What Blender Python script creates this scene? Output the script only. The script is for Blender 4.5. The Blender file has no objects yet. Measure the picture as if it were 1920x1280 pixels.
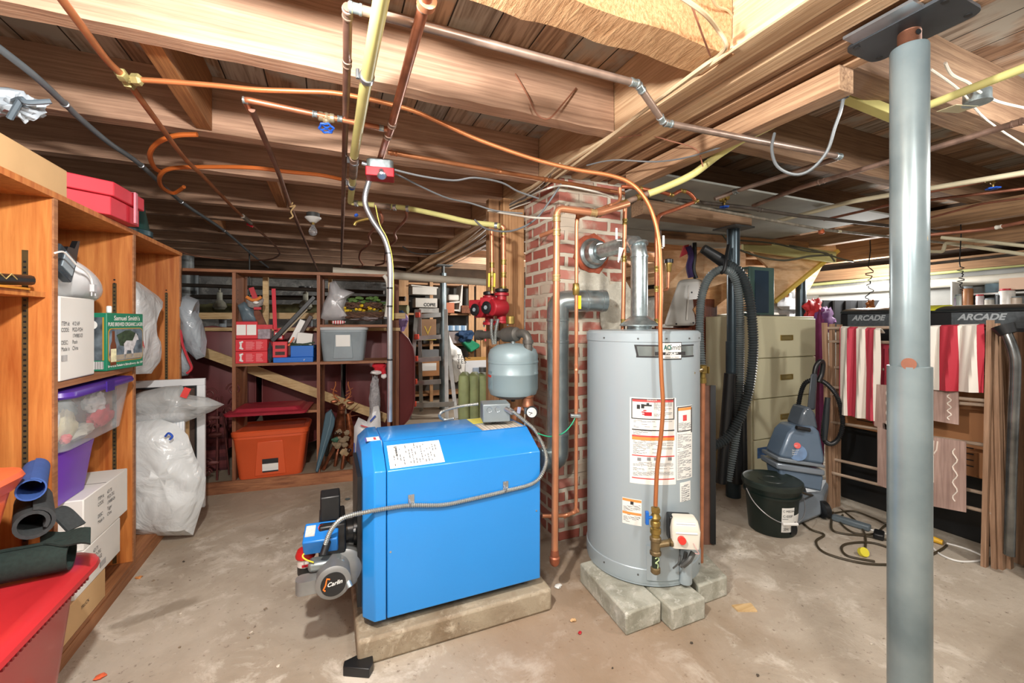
import bpy, bmesh, math, random
from mathutils import Vector, Matrix, noise
random.seed(7)
S = bpy.context.scene
COL = S.collection
# ------------------------------------------------------------------ camera
H = 1.30; FPX = 800.0; HZ = 605.0; YAW = math.radians(23.3)
cd = bpy.data.cameras.new('camera'); cam = bpy.data.objects.new('camera', cd); COL.objects.link(cam)
cam.location = (0, 0, H); cam.rotation_euler = (math.pi/2, 0, -YAW)
cd.sensor_width = 36.0; cd.lens = 36.0*FPX/1920.0; cd.shift_y = -(640.0-HZ)/1920.0; cd.clip_start = 0.05
S.camera = cam
# ------------------------------------------------------------------ world, exposure, bulbs and added fill lights
w = bpy.data.worlds.new('world'); S.world = w; w.use_nodes = True
w.node_tree.nodes['Background'].inputs[0].default_value = (0.9, 0.95, 1, 1)
w.node_tree.nodes['Background'].inputs[1].default_value = 0.3
S.view_settings.view_transform = 'Standard'; S.view_settings.look = 'None'
S.view_settings.exposure = 0.8; S.view_settings.gamma = 1.0; S.view_settings.use_curve_mapping = False
def bulb(name, loc, watt, rad=0.04, col=(1, 0.93, 0.84)):
    l = bpy.data.lights.new(name, 'POINT'); l.energy = watt; l.shadow_soft_size = rad; l.color = col
    o = bpy.data.objects.new(name, l); COL.objects.link(o); o.location = loc; return o
bulb('bulb_or_fill_light', (-0.22, 0.62, 2.02), 105, 0.04, (1, 0.965, 0.92))
bulb('bulb_or_fill_light', (0.75, -0.30, 2.09), 46, 0.09, (1, 0.975, 0.94))  # unseen fill light added beside the camera to soften foreground shadows
bulb('bulb_or_fill_light', (-0.95, -0.7, 2.08), 34, 0.10, (1, 0.975, 0.94))  # another added fill, out of view behind the camera on the left
bulb('bulb_or_fill_light', (2.75, 0.1, 2.08), 42, 0.08, (1, 0.975, 0.94))  # unseen light added to keep the right side from going dark
bulb('bulb_or_fill_light', (4.9, 4.7, 1.95), 60, 0.06, (1, 0.98, 0.95))
bulb('bulb_or_fill_light', (5.1, 2.6, 1.74), 26, 0.06, (1, 0.98, 0.95))  # added light without a fitting, brightens the right wall below the sill
bulb('bulb_or_fill_light', (2.35, 5.6, 1.98), 50, 0.06, (1, 0.98, 0.95))
# ------------------------------------------------------------------ picture <-> place
FW = Vector((math.sin(YAW), math.cos(YAW), 0)); RT = Vector((math.cos(YAW), -math.sin(YAW), 0))
def C(px, py, d):
    return Vector((0, 0, H)) + FW*d + RT*((px-960)/FPX*d) + Vector((0, 0, (HZ-py)/FPX*d))
def G(px, py, z): return C(px, py, (z-H)*FPX/(HZ-py))
def PXp(px, py, X):
    r = FW + RT*((px-960)/FPX); return C(px, py, X/r.x)
def PYp(px, py, Y):
    r = FW + RT*((px-960)/FPX); return C(px, py, Y/r.y)
# ------------------------------------------------------------------ materials
def lin(c):
    if isinstance(c, str):
        c = tuple(int(c[i:i+2], 16)/255 for i in (0, 2, 4))
    return tuple((x/12.92 if x <= 0.04045 else ((x+0.055)/1.055)**2.4) for x in c) + (1,)
MC = {}
def _new(key):
    m = bpy.data.materials.new(key); m.use_nodes = True
    return m, m.node_tree.nodes, m.node_tree.links, m.node_tree.nodes['Principled BSDF']
def M(col, rough=0.5, metal=0.0, var=0.12, scale=6.0, bump=0.0, coat=0.0, trans=0.0, alpha=1.0, emit=0.0):
    key = f'm_{col}_{rough}_{metal}_{var}_{scale}_{bump}_{coat}_{trans}_{alpha}_{emit}'
    if key in MC: return MC[key]
    m, N, L, b = _new(key[:60])
    c = lin(col)
    tc = N.new('ShaderNodeTexCoord'); no = N.new('ShaderNodeTexNoise')
    no.inputs['Scale'].default_value = scale; no.inputs['Detail'].default_value = 6
    L.new(tc.outputs['Object'], no.inputs['Vector'])
    r = N.new('ShaderNodeValToRGB'); r.color_ramp.elements[0].position = 0.3; r.color_ramp.elements[1].position = 0.7
    r.color_ramp.elements[0].color = tuple(x*(1-var) for x in c[:3])+(1,)
    r.color_ramp.elements[1].color = tuple(min(1, x*(1+var*0.7)) for x in c[:3])+(1,)
    L.new(no.outputs['Fac'], r.inputs['Fac']); L.new(r.outputs['Color'], b.inputs['Base Color'])
    b.inputs['Roughness'].default_value = rough; b.inputs['Metallic'].default_value = metal
    b.inputs['Coat Weight'].default_value = coat; b.inputs['Transmission Weight'].default_value = trans
    b.inputs['Alpha'].default_value = alpha
    if emit:
        b.inputs['Emission Color'].default_value = c; b.inputs['Emission Strength'].default_value = emit
    if bump:
        bp = N.new('ShaderNodeBump'); bp.inputs['Strength'].default_value = bump; bp.inputs['Distance'].default_value = 0.02
        L.new(no.outputs['Fac'], bp.inputs['Height']); L.new(bp.outputs['Normal'], b.inputs['Normal'])
    MC[key] = m; return m
def WOOD(c1, c2, ax='x', sc=3.0, rough=0.6, bump=0.25, stretch=14, dirt=None):
    stretch = stretch*2.4
    key = f'w_{c1}_{c2}_{ax}_{sc}_{rough}_{bump}_{dirt}'
    if key in MC: return MC[key]
    m, N, L, b = _new(key[:60])
    tc = N.new('ShaderNodeTexCoord'); mp = N.new('ShaderNodeMapping')
    s = [sc*stretch]*3; s['xyz'.index(ax)] = sc
    mp.inputs['Scale'].default_value = s
    L.new(tc.outputs['Object'], mp.inputs['Vector'])
    n1 = N.new('ShaderNodeTexNoise'); n1.inputs['Scale'].default_value = 1.0; n1.inputs['Detail'].default_value = 8; n1.inputs['Distortion'].default_value = 0.35; n1.inputs['Roughness'].default_value = 0.62
    L.new(mp.outputs['Vector'], n1.inputs['Vector'])
    n2 = N.new('ShaderNodeTexNoise'); n2.inputs['Scale'].default_value = 2.2; n2.inputs['Detail'].default_value = 3
    L.new(tc.outputs['Object'], n2.inputs['Vector'])
    r = N.new('ShaderNodeValToRGB'); r.color_ramp.elements[0].position = 0.33; r.color_ramp.elements[1].position = 0.66
    r.color_ramp.elements[0].color = lin(c1); r.color_ramp.elements[1].color = lin(c2)
    L.new(n1.outputs['Fac'], r.inputs['Fac'])
    mx = N.new('ShaderNodeMix'); mx.data_type = 'RGBA'; mx.blend_type = 'MULTIPLY'; mx.inputs[0].default_value = 0.5
    r2 = N.new('ShaderNodeValToRGB'); r2.color_ramp.elements[0].position = 0.3; r2.color_ramp.elements[1].position = 0.65
    r2.color_ramp.elements[0].color = lin(dirt or '9a8a7c'); r2.color_ramp.elements[1].color = (1, 1, 1, 1)
    L.new(n2.outputs['Fac'], r2.inputs['Fac']); L.new(r.outputs['Color'], mx.inputs[6]); L.new(r2.outputs['Color'], mx.inputs[7])
    L.new(mx.outputs[2], b.inputs['Base Color']); b.inputs['Roughness'].default_value = rough
    if bump:
        bp = N.new('ShaderNodeBump'); bp.inputs['Strength'].default_value = bump; bp.inputs['Distance'].default_value = 0.01
        L.new(n1.outputs['Fac'], bp.inputs['Height']); L.new(bp.outputs['Normal'], b.inputs['Normal'])
    MC[key] = m; return m
def BRICKM():
    m, N, L, b = _new('brick')
    tc = N.new('ShaderNodeTexCoord'); mp = N.new('ShaderNodeMapping'); geo = N.new('ShaderNodeNewGeometry')
    # choose wall direction by the face normal so that courses run on both faces
    sx = N.new('ShaderNodeSeparateXYZ'); L.new(tc.outputs['Object'], sx.inputs[0])
    ad = N.new('ShaderNodeMath'); ad.operation = 'ADD'; L.new(sx.outputs[0], ad.inputs[0]); L.new(sx.outputs[1], ad.inputs[1])
    cb = N.new('ShaderNodeCombineXYZ'); L.new(ad.outputs[0], cb.inputs[0]); L.new(sx.outputs[2], cb.inputs[1])
    nz = N.new('ShaderNodeTexNoise'); nz.inputs['Scale'].default_value = 9; nz.inputs['Detail'].default_value = 5; L.new(tc.outputs['Object'], nz.inputs['Vector'])
    va = N.new('ShaderNodeVectorMath'); va.operation = 'MULTIPLY_ADD'
    va.inputs[1].default_value = (0.02, 0.02, 0.02); L.new(nz.outputs['Color'], va.inputs[0]); L.new(cb.outputs[0], va.inputs[2])
    br = N.new('ShaderNodeTexBrick'); br.inputs['Scale'].default_value = 1.0
    br.inputs['Brick Width'].default_value = 0.205; br.inputs['Row Height'].default_value = 0.078; br.inputs['Mortar Size'].default_value = 0.014
    br.inputs['Mortar Smooth'].default_value = 0.3
    br.inputs['Color1'].default_value = lin('9c5547'); br.inputs['Color2'].default_value = lin('b87a6c'); br.inputs['Mortar'].default_value = lin('c9c0ae')
    L.new(va.outputs[0], br.inputs['Vector'])
    n2 = N.new('ShaderNodeTexNoise'); n2.inputs['Scale'].default_value = 5; n2.inputs['Detail'].default_value = 7; L.new(tc.outputs['Object'], n2.inputs['Vector'])
    r2 = N.new('ShaderNodeValToRGB'); r2.color_ramp.elements[0].position = 0.50; r2.color_ramp.elements[1].position = 0.62
    L.new(n2.outputs['Fac'], r2.inputs['Fac'])
    mx = N.new('ShaderNodeMix'); mx.data_type = 'RGBA'; L.new(r2.outputs['Color'], mx.inputs[0]); L.new(br.outputs['Color'], mx.inputs[6]); mx.inputs[7].default_value = lin('bcae9c')
    L.new(mx.outputs[2], b.inputs['Base Color']); b.inputs['Roughness'].default_value = 0.9
    bp = N.new('ShaderNodeBump'); bp.inputs['Strength'].default_value = 0.6; bp.inputs['Distance'].default_value = 0.01; bp.invert = True
    L.new(br.outputs['Fac'], bp.inputs['Height']); L.new(bp.outputs['Normal'], b.inputs['Normal'])
    return m
FLC = ((-2.2+5.85)/2, (-2.0+7.7)/2)
def CONC(key, base, dark, light, sc=2.0, slab=False):
    if key in MC: return MC[key]
    m, N, L, b = _new(key)
    tc = N.new('ShaderNodeTexCoord')
    def ns(s, d=8, dist=0.0):
        n = N.new('ShaderNodeTexNoise'); n.inputs['Scale'].default_value = s; n.inputs['Detail'].default_value = d; n.inputs['Distortion'].default_value = dist
        n.inputs['Roughness'].default_value = 0.6
        L.new(tc.outputs['Object'], n.inputs['Vector']); return n
    def ramp(n, p0, p1):
        r = N.new('ShaderNodeValToRGB'); r.color_ramp.elements[0].position = p0; r.color_ramp.elements[1].position = p1
        L.new(n.outputs['Fac'], r.inputs['Fac']); return r
    def mix(fac, a, bcol, k=1.0):
        x = N.new('ShaderNodeMix'); x.data_type = 'RGBA'
        L.new(fac, x.inputs[0])
        if isinstance(a, tuple): x.inputs[6].default_value = a
        else: L.new(a, x.inputs[6])
        if isinstance(bcol, tuple): x.inputs[7].default_value = bcol
        else: L.new(bcol, x.inputs[7])
        return x.outputs[2]
    a = ns(sc, 12, 0.3); c1 = mix(ramp(a, 0.36, 0.60).outputs['Color'], lin(dark), lin(base))
    d = ns(sc*3.1, 15, 0.4); d.inputs['Roughness'].default_value = 0.72; c2 = mix(ramp(d, 0.52, 0.66).outputs['Color'], c1, lin(light))
    e = ns(sc*30, 6); rr = ramp(e, 0.62, 0.74); c3 = mix(rr.outputs['Color'], c2, lin('6b5f52'))
    if slab:
        # smoother grey-brown older slab beyond a straight pour line
        sx = N.new('ShaderNodeSeparateXYZ'); L.new(tc.outputs['Object'], sx.inputs[0])
        k = N.new('ShaderNodeMath'); k.operation = 'MULTIPLY_ADD'; k.inputs[1].default_value = -0.5; L.new(sx.outputs[0], k.inputs[0]); L.new(sx.outputs[1], k.inputs[2])
        g = N.new('ShaderNodeMath'); g.operation = 'GREATER_THAN'; L.new(k.outputs[0], g.inputs[0]); g.inputs[1].default_value = 3.46-FLC[1]+0.5*FLC[0]
        g2 = N.new('ShaderNodeMath'); g2.operation = 'MULTIPLY'; L.new(g.outputs[0], g2.inputs[0]); g2.inputs[1].default_value = 0.6
        c3 = mix(g2.outputs[0], c3, lin('a39581'))
        # rust-brown damp stain round the boiler and heater
        st = ns(1.3, 5, 0.5); vd = N.new('ShaderNodeVectorMath'); vd.operation = 'DISTANCE'; L.new(tc.outputs['Object'], vd.inputs[0]); vd.inputs[1].default_value = (1.1-FLC[0], 1.6-FLC[1], 0)
        q = N.new('ShaderNodeMath'); q.operation = 'MULTIPLY_ADD'; q.inputs[1].default_value = -0.9; q.inputs[2].default_value = 0.75; L.new(vd.outputs['Value'], q.inputs[0])
        q2 = N.new('ShaderNodeMath'); q2.operation = 'ADD'; L.new(q.outputs[0], q2.inputs[0]); L.new(st.outputs['Fac'], q2.inputs[1])
        q3 = N.new('ShaderNodeMapRange'); q3.inputs[1].default_value = 0.45; q3.inputs[2].default_value = 0.95; q3.inputs[3].default_value = 0; q3.inputs[4].default_value = 0.55; L.new(q2.outputs[0], q3.inputs[0])
        c3 = mix(q3.outputs[0], c3, lin('8a6c4e'))
        # oily dark streak on the floor by the left bookcase
        q0 = G(295, 1148, 0); sv = N.new('ShaderNodeVectorMath'); sv.operation = 'SUBTRACT'; L.new(tc.outputs['Object'], sv.inputs[0]); sv.inputs[1].default_value = (q0.x-FLC[0], q0.y-FLC[1], 0)
        vr = N.new('ShaderNodeVectorRotate'); vr.rotation_type = 'Z_AXIS'; vr.inputs['Angle'].default_value = -0.25; L.new(sv.outputs[0], vr.inputs['Vector'])
        vm = N.new('ShaderNodeVectorMath'); vm.operation = 'MULTIPLY'; vm.inputs[1].default_value = (6.0, 22.0, 0); L.new(vr.outputs[0], vm.inputs[0])
        ln = N.new('ShaderNodeVectorMath'); ln.operation = 'LENGTH'; L.new(vm.outputs[0], ln.inputs[0])
        n9 = ns(9, 6); mm = N.new('ShaderNodeMath'); mm.operation = 'MULTIPLY_ADD'; mm.inputs[1].default_value = 1.6; L.new(n9.outputs['Fac'], mm.inputs[0]); L.new(ln.outputs['Value'], mm.inputs[2])
        mr = N.new('ShaderNodeMapRange'); mr.inputs[1].default_value = 1.9; mr.inputs[2].default_value = 1.5; mr.inputs[3].default_value = 0; mr.inputs[4].default_value = .5; L.new(mm.outputs[0], mr.inputs[0])
        c3 = mix(mr.outputs[0], c3, lin('6e6250'))
    L.new(c3, b.inputs['Base Color']); b.inputs['Roughness'].default_value = 0.75
    bp = N.new('ShaderNodeBump'); bp.inputs['Strength'].default_value = 0.35; bp.inputs['Distance'].default_value = 0.02
    L.new(d.outputs['Fac'], bp.inputs['Height']); L.new(bp.outputs['Normal'], b.inputs['Normal'])
    MC[key] = m; return m
def PLANKS(key, c1, c2, c3, width=0.175, ax=0):
    """boards running along Y, each board its own tint, with grain and dark seams"""
    m, N, L, b = _new(key)
    tc = N.new('ShaderNodeTexCoord'); sx = N.new('ShaderNodeSeparateXYZ'); L.new(tc.outputs['Object'], sx.inputs[0])
    dv = N.new('ShaderNodeMath'); dv.operation = 'DIVIDE'; L.new(sx.outputs[ax], dv.inputs[0]); dv.inputs[1].default_value = width
    fl = N.new('ShaderNodeMath'); fl.operation = 'FLOOR'; L.new(dv.outputs[0], fl.inputs[0])
    fr = N.new('ShaderNodeMath'); fr.operation = 'FRACT'; L.new(dv.outputs[0], fr.inputs[0])
    wn = N.new('ShaderNodeTexWhiteNoise'); wn.noise_dimensions = '1D'; L.new(fl.outputs[0], wn.inputs['W'])
    r = N.new('ShaderNodeValToRGB'); e = r.color_ramp.elements; e[0].color = lin(c1); e[1].color = lin(c3); x = e.new(0.5); x.color = lin(c2)
    L.new(wn.outputs['Value'], r.inputs['Fac'])
    mp = N.new('ShaderNodeMapping'); s = [45, 45, 45]; s[1-ax] = 2.5; mp.inputs['Scale'].default_value = s; L.new(tc.outputs['Object'], mp.inputs['Vector'])
    n = N.new('ShaderNodeTexNoise'); n.inputs['Scale'].default_value = 1; n.inputs['Detail'].default_value = 8; n.inputs['Distortion'].default_value = 1; L.new(mp.outputs['Vector'], n.inputs['Vector'])
    n2 = N.new('ShaderNodeTexNoise'); n2.inputs['Scale'].default_value = 4; n2.inputs['Detail'].default_value = 6; L.new(tc.outputs['Object'], n2.inputs['Vector'])
    rr = N.new('ShaderNodeValToRGB'); rr.color_ramp.elements[0].color = lin('9a8b80'); rr.color_ramp.elements[0].position = 0.35; rr.color_ramp.elements[1].color = (1, 1, 1, 1); rr.color_ramp.elements[1].position = 0.6
    L.new(n.outputs['Fac'], rr.inputs['Fac'])
    mx = N.new('ShaderNodeMix'); mx.data_type = 'RGBA'; mx.blend_type = 'MULTIPLY'; mx.inputs[0].default_value = 0.8; L.new(r.outputs['Color'], mx.inputs[6]); L.new(rr.outputs['Color'], mx.inputs[7])
    r3 = N.new('ShaderNodeValToRGB'); r3.color_ramp.elements[0].position = 0.5; r3.color_ramp.elements[1].position = 0.62; L.new(n2.outputs['Fac'], r3.inputs['Fac'])
    m2 = N.new('ShaderNodeMix'); m2.data_type = 'RGBA'; L.new(r3.outputs['Color'], m2.inputs[0]); L.new(mx.outputs[2], m2.inputs[6]); m2.inputs[7].default_value = lin('a09a8e')
    sm = N.new('ShaderNodeMath'); sm.operation = 'LESS_THAN'; sm.inputs[1].default_value = 0.035; L.new(fr.outputs[0], sm.inputs[0])
    m3 = N.new('ShaderNodeMix'); m3.data_type = 'RGBA'; L.new(sm.outputs[0], m3.inputs[0]); L.new(m2.outputs[2], m3.inputs[6]); m3.inputs[7].default_value = lin('201810')
    L.new(m3.outputs[2], b.inputs['Base Color']); b.inputs['Roughness'].default_value = 0.8
    return m
def STRIPES(key, cols, width, ax, rough=0.6, sc=30):
    m, N, L, b = _new(key)
    tc = N.new('ShaderNodeTexCoord'); sx = N.new('ShaderNodeSeparateXYZ'); L.new(tc.outputs['Object'], sx.inputs[0])
    dv = N.new('ShaderNodeMath'); dv.operation = 'DIVIDE'; L.new(sx.outputs[ax], dv.inputs[0]); dv.inputs[1].default_value = width*len(cols)
    fr = N.new('ShaderNodeMath'); fr.operation = 'FRACT'; L.new(dv.outputs[0], fr.inputs[0])
    r = N.new('ShaderNodeValToRGB'); r.color_ramp.interpolation = 'CONSTANT'; e = r.color_ramp.elements
    e[0].color = lin(cols[0]); e[0].position = 0; e[1].position = 1/len(cols); e[1].color = lin(cols[1])
    for i in range(2, len(cols)): x = e.new(i/len(cols)); x.color = lin(cols[i])
    L.new(fr.outputs[0], r.inputs['Fac']); L.new(r.outputs['Color'], b.inputs['Base Color']); b.inputs['Roughness'].default_value = rough
    return m
# ------------------------------------------------------------------ mesh builder
Z = Vector((0, 0, 1))
def V(*a): return Vector(a[0]) if len(a) == 1 else Vector(a)
def spline(pts, k=6):
    P = [Vector(p) for p in pts]
    if len(P) < 3: return P
    out = []
    for i in range(len(P)-1):
        p0 = P[max(i-1, 0)]; p1 = P[i]; p2 = P[i+1]; p3 = P[min(i+2, len(P)-1)]
        for j in range(k):
            t = j/k
            out.append(0.5*((2*p1)+(p2-p0)*t+(2*p0-5*p1+4*p2-p3)*t*t+(3*p1-p0-3*p2+p3)*t**3))
    out.append(P[-1]); return out
def elbow(pts, rad, k=5):
    """straight runs with rounded corners"""
    P = [Vector(p) for p in pts]; out = [P[0]]
    for i in range(1, len(P)-1):
        a = (P[i-1]-P[i]); b = (P[i+1]-P[i]); r = min(rad, a.length*0.45, b.length*0.45)
        a.normalize(); b.normalize(); s = P[i]+a*r; e = P[i]+b*r
        for j in range(k+1):
            t = j/k; out.append(s*(1-t)**2+P[i]*2*t*(1-t)+e*t*t)
    out.append(P[-1]); return out
class MB:
    def __init__(s): s.v = []; s.f = []
    def add(s, vs, fs):
        n = len(s.v); s.v += [Vector(v) for v in vs]; s.f += [tuple(n+i for i in f) for f in fs]; return s
    def hexa(s, p):
        return s.add(p, [(0, 3, 2, 1), (4, 5, 6, 7), (0, 1, 5, 4), (1, 2, 6, 5), (2, 3, 7, 6), (3, 0, 4, 7)])
    def box(s, x0, y0, z0, x1, y1, z1):
        x0, x1 = min(x0, x1), max(x0, x1); y0, y1 = min(y0, y1), max(y0, y1); z0, z1 = min(z0, z1), max(z0, z1)
        return s.hexa([(x0, y0, z0), (x1, y0, z0), (x1, y1, z0), (x0, y1, z0), (x0, y0, z1), (x1, y0, z1), (x1, y1, z1), (x0, y1, z1)])
    def ob(s, c, size, rz=0, rx=0, ry=0):
        R = Matrix.Rotation(rz, 3, 'Z') @ Matrix.Rotation(ry, 3, 'Y') @ Matrix.Rotation(rx, 3, 'X'); c = Vector(c); a, b, h = [k/2 for k in size]
        P = [(-a, -b, -h), (a, -b, -h), (a, b, -h), (-a, b, -h), (-a, -b, h), (a, -b, h), (a, b, h), (-a, b, h)]
        return s.hexa([c+R@Vector(p) for p in P])
    def bar(s, p, q, w, h, up=(0, 0, 1)):
        p = Vector(p); q = Vector(q); d = (q-p).normalized(); u = Vector(up)
        if abs(d.dot(u)) > 0.99: u = Vector((0, 1, 0))
        r = d.cross(u).normalized(); u = r.cross(d)
        r = r*w/2; u = u*h/2
        return s.hexa([p-r-u, p+r-u, q+r-u, q-r-u, p-r+u, p+r+u, q+r+u, q-r+u])
    def tube(s, pts, r, n=8, cap=True):
        P = [Vector(p) for p in pts]; m = len(P)
        rs = r if isinstance(r, (list, tuple)) else [r]*m
        t = (P[1]-P[0]).normalized(); u = Vector((0, 0, 1)) if abs(t.z) < 0.9 else Vector((1, 0, 0))
        u = (u-t*u.dot(t)).normalized(); vs = []; fs = []
        for i in range(m):
            t = (P[min(i+1, m-1)]-P[max(i-1, 0)])
            if t.length < 1e-9: t = Vector((0, 0, 1))
            t.normalize(); u = (u-t*u.dot(t)); u.normalize(); w = t.cross(u)
            for j in range(n):
                a = 2*math.pi*j/n; vs.append(P[i]+(u*math.cos(a)+w*math.sin(a))*rs[i])
        for i in range(m-1):
            for j in range(n):
                k = (j+1) % n; fs.append((i*n+j, i*n+k, (i+1)*n+k, (i+1)*n+j))
        if cap: fs.append(tuple(reversed(range(n)))); fs.append(tuple((m-1)*n+j for j in range(n)))
        return s.add(vs, fs)
    def cyl(s, p, q, r, r2=None, n=16): return s.tube([p, q], [r, r if r2 is None else r2], n)
    def lathe(s, prof, c, ax=(0, 0, 1), n=24, squash=None):
        ax = Vector(ax).normalized(); c = Vector(c); u = Vector((1, 0, 0)) if abs(ax.x) < 0.9 else Vector((0, 1, 0))
        u = (u-ax*u.dot(ax)).normalized(); w = ax.cross(u); vs = []; fs = []; m = len(prof)
        sq = squash or (1, 1)
        for (r, h) in prof:
            for j in range(n):
                a = 2*math.pi*j/n; vs.append(c+ax*h+(u*math.cos(a)*sq[0]+w*math.sin(a)*sq[1])*max(r, 1e-4))
        for i in range(m-1):
            for j in range(n):
                k = (j+1) % n; fs.append((i*n+j, i*n+k, (i+1)*n+k, (i+1)*n+j))
        fs.append(tuple(reversed(range(n)))); fs.append(tuple((m-1)*n+j for j in range(n)))
        return s.add(vs, fs)
    def prism(s, poly, ext):
        P = [Vector(p) for p in poly]; e = Vector(ext); n = len(P)
        fs = [tuple(reversed(range(n))), tuple(n+i for i in range(n))]+[(i, (i+1) % n, n+(i+1) % n, n+i) for i in range(n)]
        return s.add(P+[p+e for p in P], fs)
    def blob(s, c, r, amp=0.15, seed=0, freq=4.0, n=24, m=14, fn=None):
        c = Vector(c); vs = []; fs = []
        for i in range(m+1):
            th = math.pi*i/m
            for j in range(n):
                ph = 2*math.pi*j/n; d = Vector((math.sin(th)*math.cos(ph), math.sin(th)*math.sin(ph), -math.cos(th)))
                k = 1+amp*noise.noise(d*freq*0.5+Vector((seed*7.3, 0, 0)))*1.6+amp*0.5*noise.noise(d*freq*2+Vector((seed, 5, 0)))
                k += -amp*0.35*abs(noise.noise(d*freq*1.3+Vector((seed*3.1, 9, 0))))
                p = Vector((d.x*r[0]*k, d.y*r[1]*k, d.z*r[2]*k))
                if fn: p = fn(p, d)
                vs.append(c+p)
        for i in range(m):
            for j in range(n):
                k = (j+1) % n; fs.append((i*n+j, i*n+k, (i+1)*n+k, (i+1)*n+j))
        return s.add(vs, fs)
    def loft(s, secs, c, rz=0, k=4, cap=True):
        """secs: (z, half x, half y, corner radius) rounded rectangles"""
        c = Vector(c); R = Matrix.Rotation(rz, 3, 'Z'); vs = []; fs = []; n = 4*(k+1)
        for sec in secs:
            z, hx, hy, rad = sec[:4]; ox, oy = (sec[4], sec[5]) if len(sec) > 4 else (0, 0); rad = min(rad, hx*0.99, hy*0.99)
            for q, (sx, sy) in enumerate([(1, 1), (-1, 1), (-1, -1), (1, -1)]):
                for j in range(k+1):
                    a = math.pi/2*(q+j/k); vs.append(c+R@Vector((ox+sx*(hx-rad)+rad*math.cos(a), oy+sy*(hy-rad)+rad*math.sin(a), z)))
        for i in range(len(secs)-1):
            for j in range(n):
                q = (j+1) % n; fs.append((i*n+j, i*n+q, (i+1)*n+q, (i+1)*n+j))
        if cap: fs.append(tuple(reversed(range(n)))); fs.append(tuple((len(secs)-1)*n+j for j in range(n)))
        return s.add(vs, fs)
    def grid(s, fn, nu, nv, th=0.0):
        vs = [Vector(fn(i/nu, j/nv)) for i in range(nu+1) for j in range(nv+1)]
        w = nv+1; fs = [(i*w+j, (i+1)*w+j, (i+1)*w+j+1, i*w+j+1) for i in range(nu) for j in range(nv)]
        if th:
            nr = [Vector((0, 0, 0)) for _ in vs]
            for f in fs:
                q = (vs[f[1]]-vs[f[0]]).cross(vs[f[3]]-vs[f[0]])
                for i in f: nr[i] += q
            N = len(vs); back = [v-n.normalized()*th for v, n in zip(vs, nr)]
            b = [tuple(N+i for i in reversed(f)) for f in fs]; e = []
            ring = [i*w for i in range(nu+1)]+[nu*w+j for j in range(1, w)]+[i*w+nv for i in range(nu-1, -1, -1)]+[j for j in range(nv-1, 0, -1)]
            for a in range(len(ring)):
                i, k = ring[a], ring[(a+1) % len(ring)]; e.append((k, i, N+i, N+k))
            return s.add(vs+back, fs+b+e)
        return s.add(vs, fs)
WL = {}
def _fin(o, angle=38):
    me = o.data
    bm = bmesh.new(); bm.from_mesh(me); bmesh.ops.recalc_face_normals(bm, faces=bm.faces); bm.to_mesh(me); bm.free()
    me.shade_smooth(); me.set_sharp_from_angle(angle=math.radians(angle))
def build(mb, name, mat, parent=None, bevel=0, smooth=38):
    vs = [Vector(v) for v in mb.v]
    if parent is None:
        lo = Vector((min(v.x for v in vs), min(v.y for v in vs), min(v.z for v in vs))); hi = Vector((max(v.x for v in vs), max(v.y for v in vs), max(v.z for v in vs)))
        org = Vector(((lo.x+hi.x)/2, (lo.y+hi.y)/2, lo.z))
    else: org = WL[parent]
    me = bpy.data.meshes.new(name); me.from_pydata([v-org for v in vs], [], mb.f); me.update()
    o = bpy.data.objects.new(name, me); COL.objects.link(o); me.materials.append(mat)
    if parent is None: o.location = org
    else: o.parent = bpy.data.objects[parent]
    WL[o.name] = org; _fin(o, smooth)
    if bevel:
        bv = o.modifiers.new('bevel', 'BEVEL'); bv.width = bevel; bv.segments = 2; bv.limit_method = 'ANGLE'; bv.angle_limit = math.radians(40)
    return o
def tag(o, label, cat, group=None):
    o['label'] = label; o['category'] = cat
    if group: o['group'] = group
    return o
def thing(name, label, cat, loc, group=None):
    o = bpy.data.objects.new(name, None); COL.objects.link(o); o.location = loc; o.empty_display_size = 0.05
    WL[o.name] = Vector(loc); tag(o, label, cat, group); return o
def part(root, name, mb, mat, bevel=0, label=None, smooth=38):
    o = build(mb, name, mat, root.name, bevel, smooth)
    if label: o['label'] = label
    return o
def solo(name, label, cat, mb, mat, group=None, bevel=0, smooth=38):
    return tag(build(mb, name, mat, None, bevel, smooth), label, cat, group)
def struct(name, mb, mat, parent=None, bevel=0):
    o = build(mb, name, mat, parent.name if parent else None, bevel)
    if parent is None: o['kind'] = 'structure'
    return o
def text_mesh(string, size, shear=0.0, bold=0.0, spacing=1.0):
    cu = bpy.data.curves.new('t', 'FONT'); cu.body = string; cu.size = size; cu.align_x = 'LEFT'; cu.offset = bold; cu.shear = shear; cu.space_character = spacing
    ob = bpy.data.objects.new('t', cu); COL.objects.link(ob)
    dg = bpy.context.evaluated_depsgraph_get(); dg.update()
    me = bpy.data.meshes.new_from_object(ob.evaluated_get(dg))
    vs = [v.co.copy() for v in me.vertices]; fs = [tuple(p.vertices) for p in me.polygons]
    bpy.data.objects.remove(ob); bpy.data.curves.remove(cu); bpy.data.meshes.remove(me)
    return vs, fs
def text(root, name, string, org, xd, yd, size, mat, shear=0.0, bold=0.0, fn=None, width=None, into=None):
    vs, fs = text_mesh(string, size, shear, bold)
    if not vs: return
    if fn is None: xd = Vector(xd).normalized(); yd = Vector(yd).normalized(); org = Vector(org)
    if width:
        w0 = max(v.x for v in vs); k = width/w0
        for v in vs: v.x *= k
    P = [fn(v.x, v.y) for v in vs] if fn else [org+xd*v.x+yd*v.y for v in vs]
    if into is not None: into.add(P, fs); return into
    return part(root, name, MB().add(P, fs), mat)
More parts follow.
